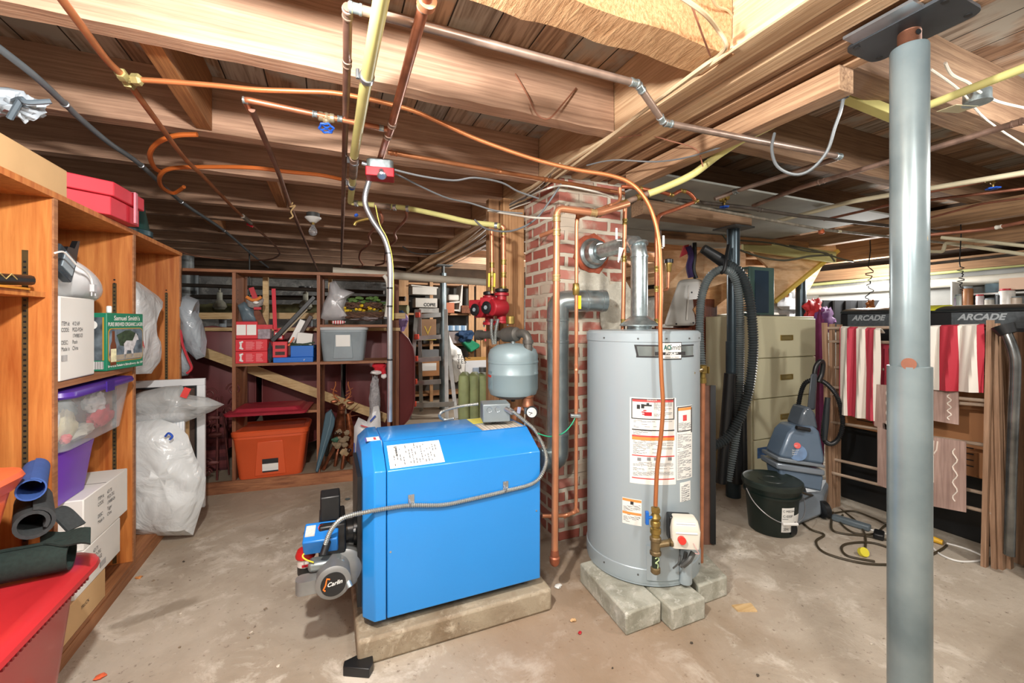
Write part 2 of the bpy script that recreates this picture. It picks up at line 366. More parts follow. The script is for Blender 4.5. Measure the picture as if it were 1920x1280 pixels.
def copytree(root, loc, label=None):
    r = root.copy(); COL.objects.link(r); r.location = loc; WL[r.name] = Vector(loc)
    if label: r['label'] = label
    for ch in root.children:
        c = ch.copy(); COL.objects.link(c); c.parent = r
        for g in ch.children:
            d = g.copy(); COL.objects.link(d); d.parent = c
    return r
# common materials
COPPER = M('c98763', 0.38, 0.6, 0.2, 14); COPPER_OLD = M('96604a', 0.5, 0.45, 0.35, 14); COPPER_GRN = M('8d7565', 0.6, 0.3, 0.4, 18)
BRASS = M('9c8448', 0.38, 0.75, 0.3, 30); GALV = M('aab8bb', 0.3, 0.8, 0.28, 40); STEEL = M('b4bac0', 0.28, 0.85, 0.15, 20); IRON = M('5d5f5e', 0.55, 0.4, 0.25, 16)
BLACKP = M('17191b', 0.4, 0, 0.2, 10); WHITEP = M('e6e6e2', 0.45, 0, 0.05, 6); INK = M('2a2a2c', 0.7, 0, 0, 5); PAPER = M('e9e9e4', 0.6, 0, 0.04, 5)
YELP = M('cdc781', 0.4, 0, 0.12, 8); RED = M('b51e2b', 0.5, 0, 0.15, 6); BLUEH = M('1c4fb0', 0.4, 0, 0.1, 8); GREYP = M('8e9aa0', 0.5, 0, 0.1, 8)
# ================================================================== THE SETTING
struct('floor', MB().box(-2.2, -2.0, -0.12, 5.85, 7.7, 0.0), CONC('floor_concrete', 'b3a99a', '968a79', 'ccc5b8', 1.6, slab=True))
struct('ceiling', MB().box(-2.2, -2.0, 2.46, 5.85, 7.7, 2.52), PLANKS('subfloor', '94745a', 'b8977a', 'a39c90'))
WALLM = CONC('wall_stone', '8b8b88', '5f5f5e', 'aaa9a2', 2.5)
struct('wall_left', MB().box(-2.2, -2.0, 0, -2.05, 7.7, 2.46), WALLM)
struct('wall_back', MB().box(-2.05, 7.5, 0, 5.7, 7.7, 2.46), WALLM)
struct('wall_right', MB().box(5.7, -2.0, 0, 5.85, 7.7, 2.46), CONC('wall_block', 'b9b8b0', '8c8b86', 'd2d1c9', 2.0))
struct('wall_front', MB().box(-2.05, -2.0, 0, 5.7, -1.86, 2.46), WALLM)
struct('trim_1', MB().box(5.60, -1.86, 1.80, 5.699, 7.5, 2.459), M('3a2c20', .8, 0, .4, 4))
struct('trim_2', MB().box(-2.05, 7.42, 1.98, 5.6, 7.499, 2.459), M('54402f', .8, 0, .3, 4))
# ------------------------------------------------------------------ joists
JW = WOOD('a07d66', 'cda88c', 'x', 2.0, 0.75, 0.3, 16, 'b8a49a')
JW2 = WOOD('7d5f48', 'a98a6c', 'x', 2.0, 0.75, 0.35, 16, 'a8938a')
JR = WOOD('b5875a', 'dcb285', 'y', 16.0, 0.9, 1.0, 2, 'c8b4a0')
def rough_timber(x0, x1, y0, y1, z0, z1, amp=0.004, seed=1):
    n = max(4, int((x1-x0)/0.05)); mb = MB()
    ring = [(y0, z0), (y1, z0), (y1, z1), (y0, z1)]; vs = []; fs = []
    for i in range(n+1):
        x = x0+(x1-x0)*i/n
        for k, (y, z) in enumerate(ring):
            a = amp*noise.noise(Vector((x*6, k*3.7+seed, seed*1.3))); b = amp*noise.noise(Vector((x*9, k*2.1, seed*2.9)))
            vs.append((x, y+a, z+(b if k < 2 else 0)))
    for i in range(n):
        for k in range(4):
            q = (k+1) % 4; fs.append((i*4+k, i*4+q, (i+1)*4+q, (i+1)*4+k))
    fs.append((3, 2, 1, 0)); fs.append((n*4, n*4+1, n*4+2, n*4+3)); return mb.add(vs, fs)
JY = [(0.35, .08), (1.0, .12), (1.63, .075), (2.40, .075), (3.0, .07), (3.78, .07), (4.36, .07), (5.05, .07), (5.68, .07), (6.3, .07), (6.95, .07)]
ordn = ['just behind the camera overhead', 'rough-sawn, at the top edge of the picture', 'first smooth one, brightly lit', 'second smooth one, behind the horizontal valve pipe',
        'third, with the orange cable loop pinned to it', 'fourth, in front of the bulb socket', 'fifth, just behind the bulb', 'sixth, over the oil tanks', 'seventh, beyond the oil tanks', 'eighth, near the far wall', 'last, at the far wall']
for i, (y, t) in enumerate(JY):
    rough = i == 1
    z0 = 2.19 + (-0.01 if rough else 0.006*math.sin(i*2.3))
    if i != 0:
        solo('ceiling_joist', 'ceiling joist left of the main beam, '+ordn[i], 'joist', rough_timber(-2.04, 1.215, y, y+t, z0, 2.459, 0.012 if rough else 0.004, i), JR if rough else JW, 'joists on the left of the beam')
ordr = ['nearest the camera', 'first beyond the steel post top', 'second beyond the steel post top', 'over the coiled grey cable', 'in front of the black gap in the ceiling', 'above the grey ceiling panel', 'over the back of the grey panel', 'above the staircase', 'behind the staircase', 'near the far wall', 'last, at the far wall']
for i, (y, t) in enumerate(JY):
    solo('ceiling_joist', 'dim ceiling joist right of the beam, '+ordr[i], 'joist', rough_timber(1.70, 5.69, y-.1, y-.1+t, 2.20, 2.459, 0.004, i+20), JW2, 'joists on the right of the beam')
for (x0, x1, z0, z1, lb_) in ((4.45, 4.54, 2.06, 2.195, 'brown girder running away under the right joists, nearest of the two girders'), (5.02, 5.11, 1.95, 2.19, 'deep brown girder close to the right wall, below the joists'), (5.45, 5.59, 1.80, 1.92, 'pale lit sill timber lying along the top of the right wall')):
    solo('girder', lb_, 'beam', MB().box(x0, -1.8, z0, x1, 7.4, z1), WOOD('7a5c40', 'ab8660', 'y', 2.0, 0.75, 0.3, 14, 'a8938a'))
# blocking between joists
BL = WOOD('8d5a33', 'b9814e', 'y', 3, 0.7, 0.3)
def blocking(x, y0, y1, lab, th=.06): solo('joist_blocking', lab, 'wood block', MB().box(x, y0, 2.2, x+th, y1, 2.455), BL, 'blocking between joists')
blocking(-.56, 1.712, 2.39, 'short wooden block bridging the first two smooth joists, upper left')
blocking(-.36, 3.075, 3.77, 'short wooden block between joists behind the diagonal copper pipe')
blocking(-1.0, 4.44, 5.04, 'pale wooden block between joists above the green pot')
# ------------------------------------------------------------------ main beam
b = thing('main_beam', 'long built-up beam of rough planks running from the steel post to the far wall', 'beam', (1.44, 2.8, 2.17))
PL = WOOD('8f6c50', 'cba682', 'y', 2.2, 0.7, 0.4, 16, '9c8270'); PL2 = WOOD('c09c78', 'e6c8a2', 'y', 2.2, 0.7, 0.35, 16, 'c0a890')
xs = [1.22, 1.285, 1.345, 1.42, 1.48, 1.55, 1.61, 1.66]; zb = [2.175, 2.19, 2.17, 2.188, 2.172, 2.19, 2.17]
for i in range(7):
    part(b, 'plank', MB().box(xs[i], -1.85, zb[i], xs[i+1]-.004, 7.49, 2.458), PL2 if i in (0, 2) else PL)
part(b, 'lower_plank', MB().box(1.575, .88, 2.085, 1.655, 2.0, 2.168), PL, .003)
part(b, 'ledger_strip', MB().box(1.195, -1.85, 2.175, 1.219, .99, 2.215), PL2)
# ------------------------------------------------------------------ brick chimney
ch = thing('brick_chimney', 'red brick chimney with crumbling pale mortar between the boiler and the water heater', 'chimney', (1.5, 2.45, 0))
part(ch, 'brick_stack', MB().box(1.26, 2.22, 0, 1.742, 2.69, 2.45), BRICKM())
c0 = PYp(1108, 476, 2.22)
def flat_patch(c, rx, rz, y, th, seed, n=22):
    pts = [(c.x+rx*math.cos(2*math.pi*i/n)*(1+.25*noise.noise(Vector((i*.9, seed, 0)))), y, c.z+rz*math.sin(2*math.pi*i/n)*(1+.25*noise.noise(Vector((i*.7, seed+4, 0))))) for i in range(n)]
    return MB().prism(pts, (0, -th, 0))
part(ch, 'mortar_patch', flat_patch(PYp(1110, 540, 2.22), .13, .12, 2.219, .008, 2), CONC('mortar', 'c9c4b4', 'a8a292', 'dcd8ca', 5), label='pale mortar patch')
part(ch, 'mortar_patch', flat_patch(PYp(1160, 590, 2.22), .14, .22, 2.219, .006, 5), CONC('mortar', 'c9c4b4', 'a8a292', 'dcd8ca', 5), label='pale mortar patch')
part(ch, 'clay_collar', flat_patch(c0, .125, .12, 2.219, .012, 9), M('a9553a', .9, 0, .4, 20, .5), label='orange clay collar round the flue')
# wooden post by the chimney
solo('timber_post', 'pale rough timber post standing against the left side of the brick chimney', 'post', MB().box(1.115, 2.74, 0, 1.275, 2.86, 2.168), WOOD('a3764c', 'd0a578', 'z', 2.5, 0.75, 0.3, 14, 'b59a80'), bevel=.004)
solo('timber_stud', 'narrow darker wood stud just left of the pale timber post', 'post', MB().box(1.03, 2.80, 0, 1.108, 2.86, 2.168), WOOD('8f6846', 'b98f68', 'z', 2.5, 0.75, 0.3, 14), bevel=.003)
# ------------------------------------------------------------------ near steel post
PM = None
def postmat():
    m, N, L, b_ = _new('post_paint'); tc = N.new('ShaderNodeTexCoord')
    n = N.new('ShaderNodeTexNoise'); n.inputs['Scale'].default_value = 3.5; n.inputs['Detail'].default_value = 8; L.new(tc.outputs['Object'], n.inputs['Vector'])
    r = N.new('ShaderNodeValToRGB'); r.color_ramp.elements[0].color = lin('66757a'); r.color_ramp.elements[1].color = lin('8b999c'); r.color_ramp.elements[0].position = .35; r.color_ramp.elements[1].position = .65
    L.new(n.outputs['Fac'], r.inputs['Fac'])
    mp = N.new('ShaderNodeMapping'); mp.inputs['Scale'].default_value = (9, 9, 3.5); L.new(tc.outputs['Object'], mp.inputs['Vector'])
    n2 = N.new('ShaderNodeTexNoise'); n2.inputs['Scale'].default_value = 1; n2.inputs['Detail'].default_value = 10; n2.inputs['Roughness'].default_value = .75; L.new(mp.outputs['Vector'], n2.inputs['Vector'])
    r2 = N.new('ShaderNodeValToRGB'); r2.color_ramp.elements[0].position = .63; r2.color_ramp.elements[1].position = .66; L.new(n2.outputs['Fac'], r2.inputs['Fac'])
    mx = N.new('ShaderNodeMix'); mx.data_type = 'RGBA'; L.new(r2.outputs['Color'], mx.inputs[0]); L.new(r.outputs['Color'], mx.inputs[6]); mx.inputs[7].default_value = lin('b39a6c')
    L.new(mx.outputs[2], b_.inputs['Base Color']); b_.inputs['Roughness'].default_value = .3; b_.inputs['Metallic'].default_value = .35
    return m
PM = postmat()
pc = C(1705, 605, 1.26); px_, py_ = pc.x, pc.y
post = thing('steel_post', 'thick grey adjustable steel column in the right foreground with chipped paint and threaded top', 'post', (px_, py_, 0))
part(post, 'lower_sleeve', MB().lathe([(.0508, 0), (.0508, 1.172), (.0445, 1.174)], (px_, py_, 0), n=40), PM)
part(post, 'upper_tube', MB().lathe([(.0447, 1.16), (.0447, 2.105), (.043, 2.11)], (px_, py_, 0), n=40), PM)
thr = [(.0265, 2.10)]
for i in range(18): thr += [(.0275, 2.102+i*.003), (.0262, 2.1035+i*.003)]
part(post, 'threaded_rod', MB().lathe(thr+[(.0265, 2.157)], (px_, py_, 0), n=28), M('6f4a38', .5, .6, .3, 20))
pl = MB().loft([(2.157, .085, .13, .03), (2.166, .085, .13, .03)], (px_, py_, 0), 0)
plate = part(post, 'top_plate', pl, M('4b5055', .45, .6, .2, 8))
for sx in (-1, 1):
    for sy in (-1, 1): part(post, 'bolt_hole', MB().cyl((px_+sx*.062, py_+sy*.104, 2.1555), (px_+sx*.062, py_+sy*.104, 2.158), .009, n=12), BLACKP)
part(post, 'pin_hole', MB().cyl((px_-.012, py_-.0262, 2.140), (px_-.0125, py_-.0275, 2.140), .008, n=12), BLACKP)
part(post, 'shim_plate', MB().box(px_-.14, py_-.07, 2.160, px_-.0855, py_+.10, 2.1685), STEEL)
q = C(1704, 682, 1.26-.0445*.74); part(post, 'adjusting_pin', MB().cyl(q+(FW+RT*.93).normalized()*.012, q-(FW+RT*.93).normalized()*.004, .017, n=18), M('a5705c', .35, .7, .2, 10))
# ------------------------------------------------------------------ far and middle posts
fp = C(831, 605, 6.45)
f = thing('steel_post', 'slim grey steel column far away behind the aluminium ladder', 'post', (fp.x, fp.y, 0))
part(f, 'lower_sleeve', MB().cyl((fp.x, fp.y, 0), (fp.x, fp.y, 1.22), .058, n=20), PM); part(f, 'upper_tube', MB().cyl((fp.x, fp.y, 1.22), (fp.x, fp.y, 2.05), .05, n=20), PM)
part(f, 'threaded_rod', MB().cyl((fp.x, fp.y, 2.05), (fp.x, fp.y, 2.16), .025, n=12), IRON); part(f, 'top_plate', MB().box(fp.x-.12, fp.y-.12, 2.155, fp.x+.12, fp.y+.12, 2.168), IRON)
hp = C(1375, 605, 3.2)
h = thing('steel_post', 'dark blue-grey steel column behind the hanging vacuum hose', 'post', (hp.x, hp.y, 0))
DKP = M('39464d', .3, .5, .2, 6)
part(h, 'lower_sleeve', MB().cyl((hp.x, hp.y, 0), (hp.x, hp.y, 1.16), .052, n=24), DKP); part(h, 'upper_tube', MB().cyl((hp.x, hp.y, 1.16), (hp.x, hp.y, 2.0), .045, n=24), DKP)
part(h, 'top_plate', MB().box(hp.x-.1, hp.y-.1, 2.0, hp.x+.1, hp.y+.1, 2.012), IRON)
solo('header_board', 'dark stained header board on top of the dark steel column', 'beam', MB().box(hp.x-.9, hp.y-.06, 2.013, hp.x+.12, hp.y+.06, 2.11), JW2)
bp2 = C(1502, 605, 4.45)
solo('steel_post', 'short-looking grey steel column behind the filing cabinet, by the stairs', 'post', MB().cyl((bp2.x, bp2.y, 0), (bp2.x, bp2.y, 2.0), .05, n=20), DKP)
# grey ceiling panel (right)
GP = M('9a9b94', .7, 0, .25, 3)
z = 2.12; a1 = G(1308, 340, z); a2 = G(1700, 408, z)
solo('ceiling_panel', 'flat grey board fixed under the joists to the right of the beam', 'panel', MB().box(1.72, a1.y, z, 4.0, a1.y+1.15, z+.012), GP)
solo('ceiling_panel', 'second grey board under the joists, over the staircase header', 'panel', MB().box(1.72, a1.y+1.16, z, 4.0, a1.y+1.6, z+.012), GP)
# ================================================================== BOILER
BLUE = M('2487d6', 0.33, 0.0, 0.04, 2, coat=0.3)
X0, X1, Y0, Y1 = 0.165, 0.885, 1.73, 2.28; ZB, ZS, ZT = 0.14, 0.717, 0.798
solo('concrete_pad', 'rough concrete pad under the blue boiler, stained brown', 'pad', MB().box(.10, 1.70, 0, .93, 2.36, .10), CONC('pad', 'a39781', '7c6b55', 'b9ad98', 4), bevel=.012)
bo = thing('boiler', 'bright blue sheet-metal boiler on a concrete pad in the centre of the room', 'boiler', ((X0+X1)/2, (Y0+Y1)/2, .10))
def jacket(x0, x1, ins=0.0):
    i = ins
    poly = [(x0, Y0+i, ZB), (x0, Y0+i, ZS), (x0, Y0+.14, ZT-i), (x0, Y1-.14, ZT-i), (x0, Y1-i, ZS), (x0, Y1-i, ZB)]
    return MB().prism(poly, (x1-x0, 0, 0))
part(bo, 'jacket', jacket(.212, X1), BLUE, .004)
# front hood with bevelled end
def hood():
    m = MB(); a, b_, c = .125, X0, .2085
    def ring(x, ins, zi): return [(x, Y0+ins, ZB), (x, Y0+ins, ZS-zi), (x, Y0+.14, ZT-zi), (x, Y1-.14, ZT-zi), (x, Y1-ins, ZS-zi), (x, Y1-ins, ZB)]
    r = ring(c, -.004, -.004)+ring(b_, -.004, -.004)+ring(a, .045, .03)
    fs = [tuple(range(6)), tuple(reversed(range(12, 18)))]
    for k in range(2):
        for i in range(6):
            j = (i+1) % 6; fs.append((k*6+i, k*6+j, (k+1)*6+j, (k+1)*6+i))
    return m.add(r, fs)
part(bo, 'front_hood', hood(), BLUE, .004)
part(bo, 'mounting_plate', MB().box(.108, Y0+.10, ZB+.01, .124, Y1-.1, ZT-.12), BLACKP)
for (x, y) in ((.28, 1.80), (.82, 1.80), (.28, 2.2), (.82, 2.2)): part(bo, 'foot', MB().cyl((x, y, .10), (x, y, .142), .018, n=10), IRON)
part(bo, 'base_frame', MB().box(.24, 1.78, .118, .86, 2.24, .139), BLACKP)
m = MB()
for (x, z_) in ((.225, .40), (.865, .45)): m.cyl((x, Y0-.002, z_), (x, Y0+.002, z_), .004, n=8)
part(bo, 'screw', m, STEEL)
# rating label on the chamfer
cn = Vector((0, -.081, .14)).normalized(); cu = Vector((0, .14, .081)).normalized()
def cham(x, s, off=.0015): return Vector((x, Y0, ZS))+cu*s+cn*off+Vector((x*0, 0, 0))
lab = part(bo, 'rating_label', MB().hexa([cham(.225, .010, .0005), cham(.445, .010, .0005), cham(.445, .135, .0005), cham(.225, .135, .0005), cham(.225, .010), cham(.445, .010), cham(.445, .135), cham(.225, .135)]), PAPER, label='white rating label with rows of black print')
lm = MB(); random.seed(3)
for c_ in range(15):
    x = .245+c_*.0125
    s = .018+random.random()*.01
    while s < .118:
        l = .005+random.random()*.012
        if random.random() < .62: lm.hexa([cham(x, s, .0016), cham(x+.0035, s, .0016), cham(x+.0035, s+l, .0016), cham(x, s+l, .0016), cham(x, s, .002), cham(x+.0035, s, .002), cham(x+.0035, s+l, .002), cham(x, s+l, .002)])
        s += l+.004
def onto(p, name, mb, mat, label=None):
    o = build(mb, name, mat, p.name); 
    if label: o['label'] = label
    return o
onto(lab, 'print', lm, M('55585c', .7, 0, 0, 5))
tt = MB(); text(None, '', 'Buderus', (0, 0, 0), (1, 0, 0), (0, 1, 0), .016, None, bold=.0004, into=tt, fn=lambda x, y: cham(.262+y*-1*0+.0-y, .125-x, .0022))
onto(lab, 'maker_name', tt, INK)
s2 = part(bo, 'sticker', MB().hexa([Vector((x, y, zz)) for zz in (ZT+.0045, ZT+.0055) for (x, y) in ((.150, Y0+.155), (.203, Y0+.155), (.203, Y0+.215), (.150, Y0+.215))]), PAPER, label='small white sticker with purple edges')
onto(s2, 'sticker_edge', MB().box(.143, Y0+.155, ZT+.0045, .150, Y0+.215, ZT+.0057).box(.2025, Y0+.155, ZT+.0045, .2075, Y0+.215, ZT+.0057), M('5a55a8', .6, 0, 0, 5))
onto(s2, 'red_print', MB().box(.178, Y0+.165, ZT+.0055, .188, Y0+.205, ZT+.006), M('cc4450', .6, 0, 0, 5))
part(bo, 'instruction_sheet', MB().box(.66, Y0+.15, ZT+.0005, .87, Y0+.27, ZT+.0015), STRIPES('sheet', ['c9c1b4', 'b8ad9e', 'd0cabe', 'a59c90'], .009, 0))
part(bo, 'yellow_label', MB().box(.66, Y0+.285, ZT+.0005, .74, Y0+.40, ZT+.0015), M('d9cf62', .6, 0, .05, 9), label='yellow paper label')
part(bo, 'top_seam', MB().box(.214, Y0+.1395, ZT-.0005, X1-.002, Y0+.1415, ZT+.0008), M('14548f', .5, 0, 0, 5))
# ------------------------------------------------------------------ oil burner
bc = C(628, 1040, 1.72)
bu = thing('oil_burner', 'oil burner with black housing, blue control box and grey motor bolted to the boiler end', 'burner', (-.03, 1.95, .12))
MG = M('8b8d8c', .4, .5, .15, 10)
by = 1.93
part(bu, 'air_tube', MB().lathe([(.05, 0), (.05, .035), (.062, .037), (.062, .05)], (.06, by, .42), (1, 0, 0)), M('1d1e20', .25, .3, .2, 8))
part(bu, 'housing', MB().box(-.035, by-.10, .34, .066, by+.09, .50), BLACKP, .008)
part(bu, 'ignition_transformer', MB().box(-.03, by-.06, .50, .045, by+.03, .60), BLACKP, .006)
sc_ = C(642, 1070, 1.70); part(bu, 'fan_scroll', MB().lathe([(.07, 0), (.082, .008), (.082, .085), (.07, .095)], sc_, (0, 1, 0), 36), MG); part(bu, 'motor_bracket', MB().tube([C(640, 1052, 1.665), C(648, 1078, 1.63), C(655, 1100, 1.62)], [.012, .009, .013], 10), GALV)
q = C(625, 1093, 1.60)
mo = part(bu, 'motor', MB().lathe([(.048, 0), (.062, .008), (.062, .12), (.058, .14), (.055, .16)], q+Vector((.0, -.005, 0)), (0, 1, 0), 32), MG, label='round grey motor')
dk = onto(mo, 'motor_badge', MB().cyl(q+Vector((0, -.004, 0)), q+Vector((0, -.0085, 0)), .044, n=32), BLACKP, 'round black badge with white and orange lettering')
tt = MB(); text(None, '', 'Carlin', (0, 0, 0), (1, 0, 0), (0, 0, 1), .0215, None, into=tt, shear=.25, bold=.0004, fn=lambda x, y: q+Vector((-.022+x, -.0095, -.006+y+x*.12)))
onto(mo, 'badge_lettering', tt, WHITEP)
fl = MB(); fl.tube([q+Vector(p) for p in ((-.012, -.0095, .022), (-.022, -.0095, .026), (-.024, -.0095, .016), (-.026, -.0095, .004), (-.034, -.0095, -.012), (-.028, -.0095, -.018))], .0028, 6)
onto(mo, 'badge_flame', fl, M('ef7a2a', .5, 0, 0, 5))
part(bu, 'capacitor_arm', MB().loft([(0, .055, .03, .025), (.05, .055, .03, .025)], q+Vector((-.075, .045, -.032)), 0), MG)
q2 = C(640, 1075, 1.66)
mc = MB()
# blue control box, turned a little
bxc = C(603, 1017, 1.66)
bxr = Matrix.Rotation(math.radians(-6), 3, 'Z') @ Matrix.Rotation(math.radians(26), 3, 'X'); bxo = bxc+Vector((0, .03, .008))
def BC(x, y, z_): return bxo+bxr@Vector((x, y, z_))
part(bu, 'control_box', MB().ob(bxo, (.125, .09, .07), math.radians(-6), math.radians(26)), M('1f74c4', .35, 0, .05, 4), .005, label='blue control box with red button')
part(bu, 'reset_button', MB().cyl(BC(0, .012, .035), BC(0, .012, .041), .012, n=16), M('cf2f2f', .4, 0, 0, 5))
part(bu, 'control_label', MB().hexa([BC(x, y, z_) for z_ in (.0352, .0365) for (x, y) in ((-.056, -.02), (-.022, -.02), (-.022, .03), (-.056, .03))]), M('c3c3bd', .5, 0, .3, 90))
part(bu, 'junction_block', MB().ob(C(610, 1059, 1.645)+Vector((0, .02, 0)), (.12, .06, .036), math.radians(-4)), M('8c9494', .35, .6, .15, 20), .012)
part(bu, 'conduit_fitting', MB().tube([C(617, 1006, 1.66), C(606, 1040, 1.63)], .014, 12), BLACKP)
pk = C(573, 1048, 1.70)
fp_ = MB().lathe([(.028, -.055), (.03, -.05), (.03, -.02)], pk, n=20)
part(bu, 'pump_filter', fp_, BLACKP); part(bu, 'filter_band', MB().lathe([(.0305, -.02), (.0305, .012)], pk, n=20), M('c9c4bd', .5, 0, .1, 8)); part(bu, 'filter_cap', MB().lathe([(.036, .012), (.038, .02), (.03, .04), (.012, .045)], pk, n=20), M('b2201f', .4, 0, .1, 8), label='red filter cap')
part(bu, 'filter_lettering', MB().box(pk.x-.012, pk.y-.0318, pk.z-.016, pk.x+.018, pk.y-.0308, pk.z-.006), RED)
vp = C(578, 1000, 1.72)
part(bu, 'shutoff_valve', MB().tube([C(576, 1045, 1.72), vp], [.011, .008], 10).cyl(vp, vp+Vector((0, 0, .006)), .018, n=12), BRASS)
part(bu, 'yellow_wire', MB().tube(spline([C(585, 1028, 1.66), C(568, 1040, 1.64), C(572, 1048, 1.63), C(588, 1054, 1.62)]), .0028, 6), M('d8c832', .5, 0, 0, 5))
part(bu, 'mounting_bolt', MB().cyl(C(660, 1034, 1.74), C(657, 1034, 1.74), .01, n=10).cyl(C(668, 993, 1.74), C(664, 993, 1.74), .009, n=10).cyl(C(670, 1056, 1.74), C(666, 1056, 1.74), .009, n=10), STEEL)
# braided conduit across the boiler side
def corr(pts, r, step=.006, n=8, k=14):
    P = spline(pts, k); out = [P[0]]; acc = 0
    L_ = [0]
    for i in range(1, len(P)): L_.append(L_[-1]+(P[i]-P[i-1]).length)
    T = L_[-1]; m_ = int(T/step*2); res = []; rs = []; j = 0
    for i in range(m_+1):
        s = T*i/m_
        while j < len(P)-2 and L_[j+1] < s: j += 1
        t = (s-L_[j])/max(1e-9, L_[j+1]-L_[j]); res.append(P[j].lerp(P[j+1], t)); rs.append(r*(1.0 if i % 2 else .70))
    return MB().tube(res, rs, n)
def side(px, py, off=.012):
    p = PYp(px, py, Y0-off); return p
cpts = [C(610, 1020, 1.64), C(622, 992, 1.63), C(645, 970, 1.62), side(690, 959, .02), side(735, 951), side(772, 947), side(830, 946), side(880, 936), side(948, 920), side(1000, 905), C(1020, 880, 1.93), C(1023, 850, 1.98), C(1005, 810, 2.03), C(985, 790, 2.06), C(955, 766, 2.06)]
cnd = thing('flexible_conduit', 'silver spiral flexible conduit looping across the blue boiler side to its burner', 'conduit', cpts[0])
part(cnd, 'armoured_cable', corr(cpts, .0095, .008, 8), M('a9adaa', .35, .7, .1, 20))
for (x, y) in ((771, 940), (948, 914)):
    p = side(x, y, .003)
    part(cnd, 'strap', MB().box(p.x-.012, p.y-.002, p.z-.012, p.x+.012, p.y+.002, p.z+.028).tube([p+Vector((-.008, -.003, -.012)), p+Vector((-.008, -.022, -.008)), p+Vector((-.008, -.022, .002)), p+Vector((-.008, -.002, .012))], .003, 6).cyl(p+Vector((0, -.001, .022)), p+Vector((0, -.006, .022)), .004), STEEL)
# aquastat box on top
ab = C(928, 770, 2.12)
aq = thing('control_junction_box', 'small grey metal control box with knockouts sitting on the boiler top', 'electrical box', (ab.x, ab.y, ab.z-.05))
GB = M('8c989d', .4, .4, .08, 10)
AR = math.radians(-12)
part(aq, 'box', MB().ob(ab, (.135, .11, .088), AR), GB, .005)
Ra = Matrix.Rotation(AR, 3, 'Z')
for dx in (-.035, .005):
    c_ = ab+Ra@Vector((dx, -.0555, .018)); ring = [c_+Ra@Vector((.013*math.cos(a/10*math.pi*1.7+.4), 0, .013*math.sin(a/10*math.pi*1.7+.4))) for a in range(11)]
    part(aq, 'knockout', MB().tube(ring, .0012, 5), STEEL)
part(aq, 'bracket', MB().cyl(Vector((ab.x, ab.y+.02, ZT+.001)), Vector((ab.x, ab.y+.02, ab.z-.043)), .012, n=10), IRON)
part(aq, 'connector', MB().cyl(ab+Ra@Vector((.045, -.055, .02)), ab+Ra@Vector((.075, -.085, .005)), .013, n=12), STEEL)
solo('flexible_conduit', 'short silver flexible conduit from the grey control box to the boiler top, left', 'conduit', corr([C(897, 757, 2.12), C(860, 762, 2.14), C(832, 770, 2.14), C(824, 778, 2.12), G(832, 786, ZT+.012), G(850, 784, ZT+.012)], .0085, .008), M('a9adaa', .35, .7, .1, 20))
# black corner piece on floor
q = G(672, 1268, 0)
bc_ = [G(643, 1262, 0), G(697, 1272, 0), G(702, 1228, 0), G(676, 1222, 0)]
ft = MB().prism([G(643, 1268, 0), G(692, 1272, 0), G(700, 1258, 0), G(698, 1236, 0), G(686, 1236, 0), G(645, 1256, 0)], (0, 0, .035))
solo('plastic_corner', 'black plastic wedge lying on the floor in front of the concrete pad', 'plastic piece', ft, BLACKP, bevel=.003)
# ================================================================== WATER HEATER
TC = C(1203, 605, 2.215); tx, ty = TC.x, TC.y; R0 = .278
TG = M('a3b1b8', .35, .15, .03, 3, coat=.15)
wh = thing('water_heater', 'tall grey cylindrical gas water heater covered in warning labels, on concrete blocks', 'water heater', (tx, ty, .095))
def TP(a, z_, r=R0): return Vector((tx+r*math.sin(a)*RT.x-r*math.cos(a)*FW.x, ty+r*math.sin(a)*RT.y-r*math.cos(a)*FW.y, z_))
# angle a: 0 faces the camera axis, positive to the right
part(wh, 'tank_shell', MB().lathe([(R0-.01, .1), (R0, .102), (R0, 1.245), (R0-.004, 1.248)], (tx, ty, 0), n=72), TG)
part(wh, 'top_cap', MB().lathe([(R0+.0035, 1.212), (R0+.0035, 1.25), (R0-.01, 1.262), (.05, 1.268)], (tx, ty, 0), n=72), TG)
part(wh, 'base_ring', MB().lathe([(R0-.008, .096), (R0-.008, .112)], (tx, ty, 0), n=72), M('2f4a3c', .5, 0, .1, 5), label='dark green base ring')
part(wh, 'bottom_band', MB().lathe([(R0+.0025, .112), (R0+.0035, .116), (R0+.0035, .175), (R0+.001, .178)], (tx, ty, 0), n=72), TG)
m = MB()
for a in (-.95, -.35, .1, .55, .9): m.cyl(TP(a, 1.228, R0+.002), TP(a, 1.228, R0+.007), .004, n=8); m.cyl(TP(a, .15, R0+.002), TP(a, .15, R0+.007), .004, n=8)
part(wh, 'screw', m, IRON)
def solveA(px, r=R0):
    best = 0; 
    for i in range(-150, 151):
        a = i/100; p = TP(a, 1.0, r); d = p.xy.dot(FW.xy); x = 960+FPX*(p.xy.dot(RT.xy))/d
        if abs(x-px) < abs(best if isinstance(best, tuple) is False and best else 1e9): pass
    lo, hi = -1.25, 1.25
    for _ in range(40):
        mid = (lo+hi)/2; p = TP(mid, 1.0, r); d = p.xy.dot(FW.xy); x = 960+FPX*(p.xy.dot(RT.xy))/d
        if x < px: lo = mid
        else: hi = mid
    return (lo+hi)/2
def TZ(px, py):
    a = solveA(px); p = TP(a, 0); d = p.xy.dot(FW.xy); return a, H+(HZ-py)/FPX*d
def tpatch(mb, px0, px1, py0, py1, off, th=.0006, n=14):
    a0, z1 = TZ(px0, py0); a1 = solveA(px1); _, z0 = TZ(px0, py1)
    return mb.grid(lambda u, v: TP(a0+(a1-a0)*u, z0+(z1-z0)*v, R0+off), n, 2, th)
def tmap(px, pyb, off):
    a0, z0 = TZ(px, pyb); return lambda x, y: TP(a0+x/R0, z0+y, R0+off)
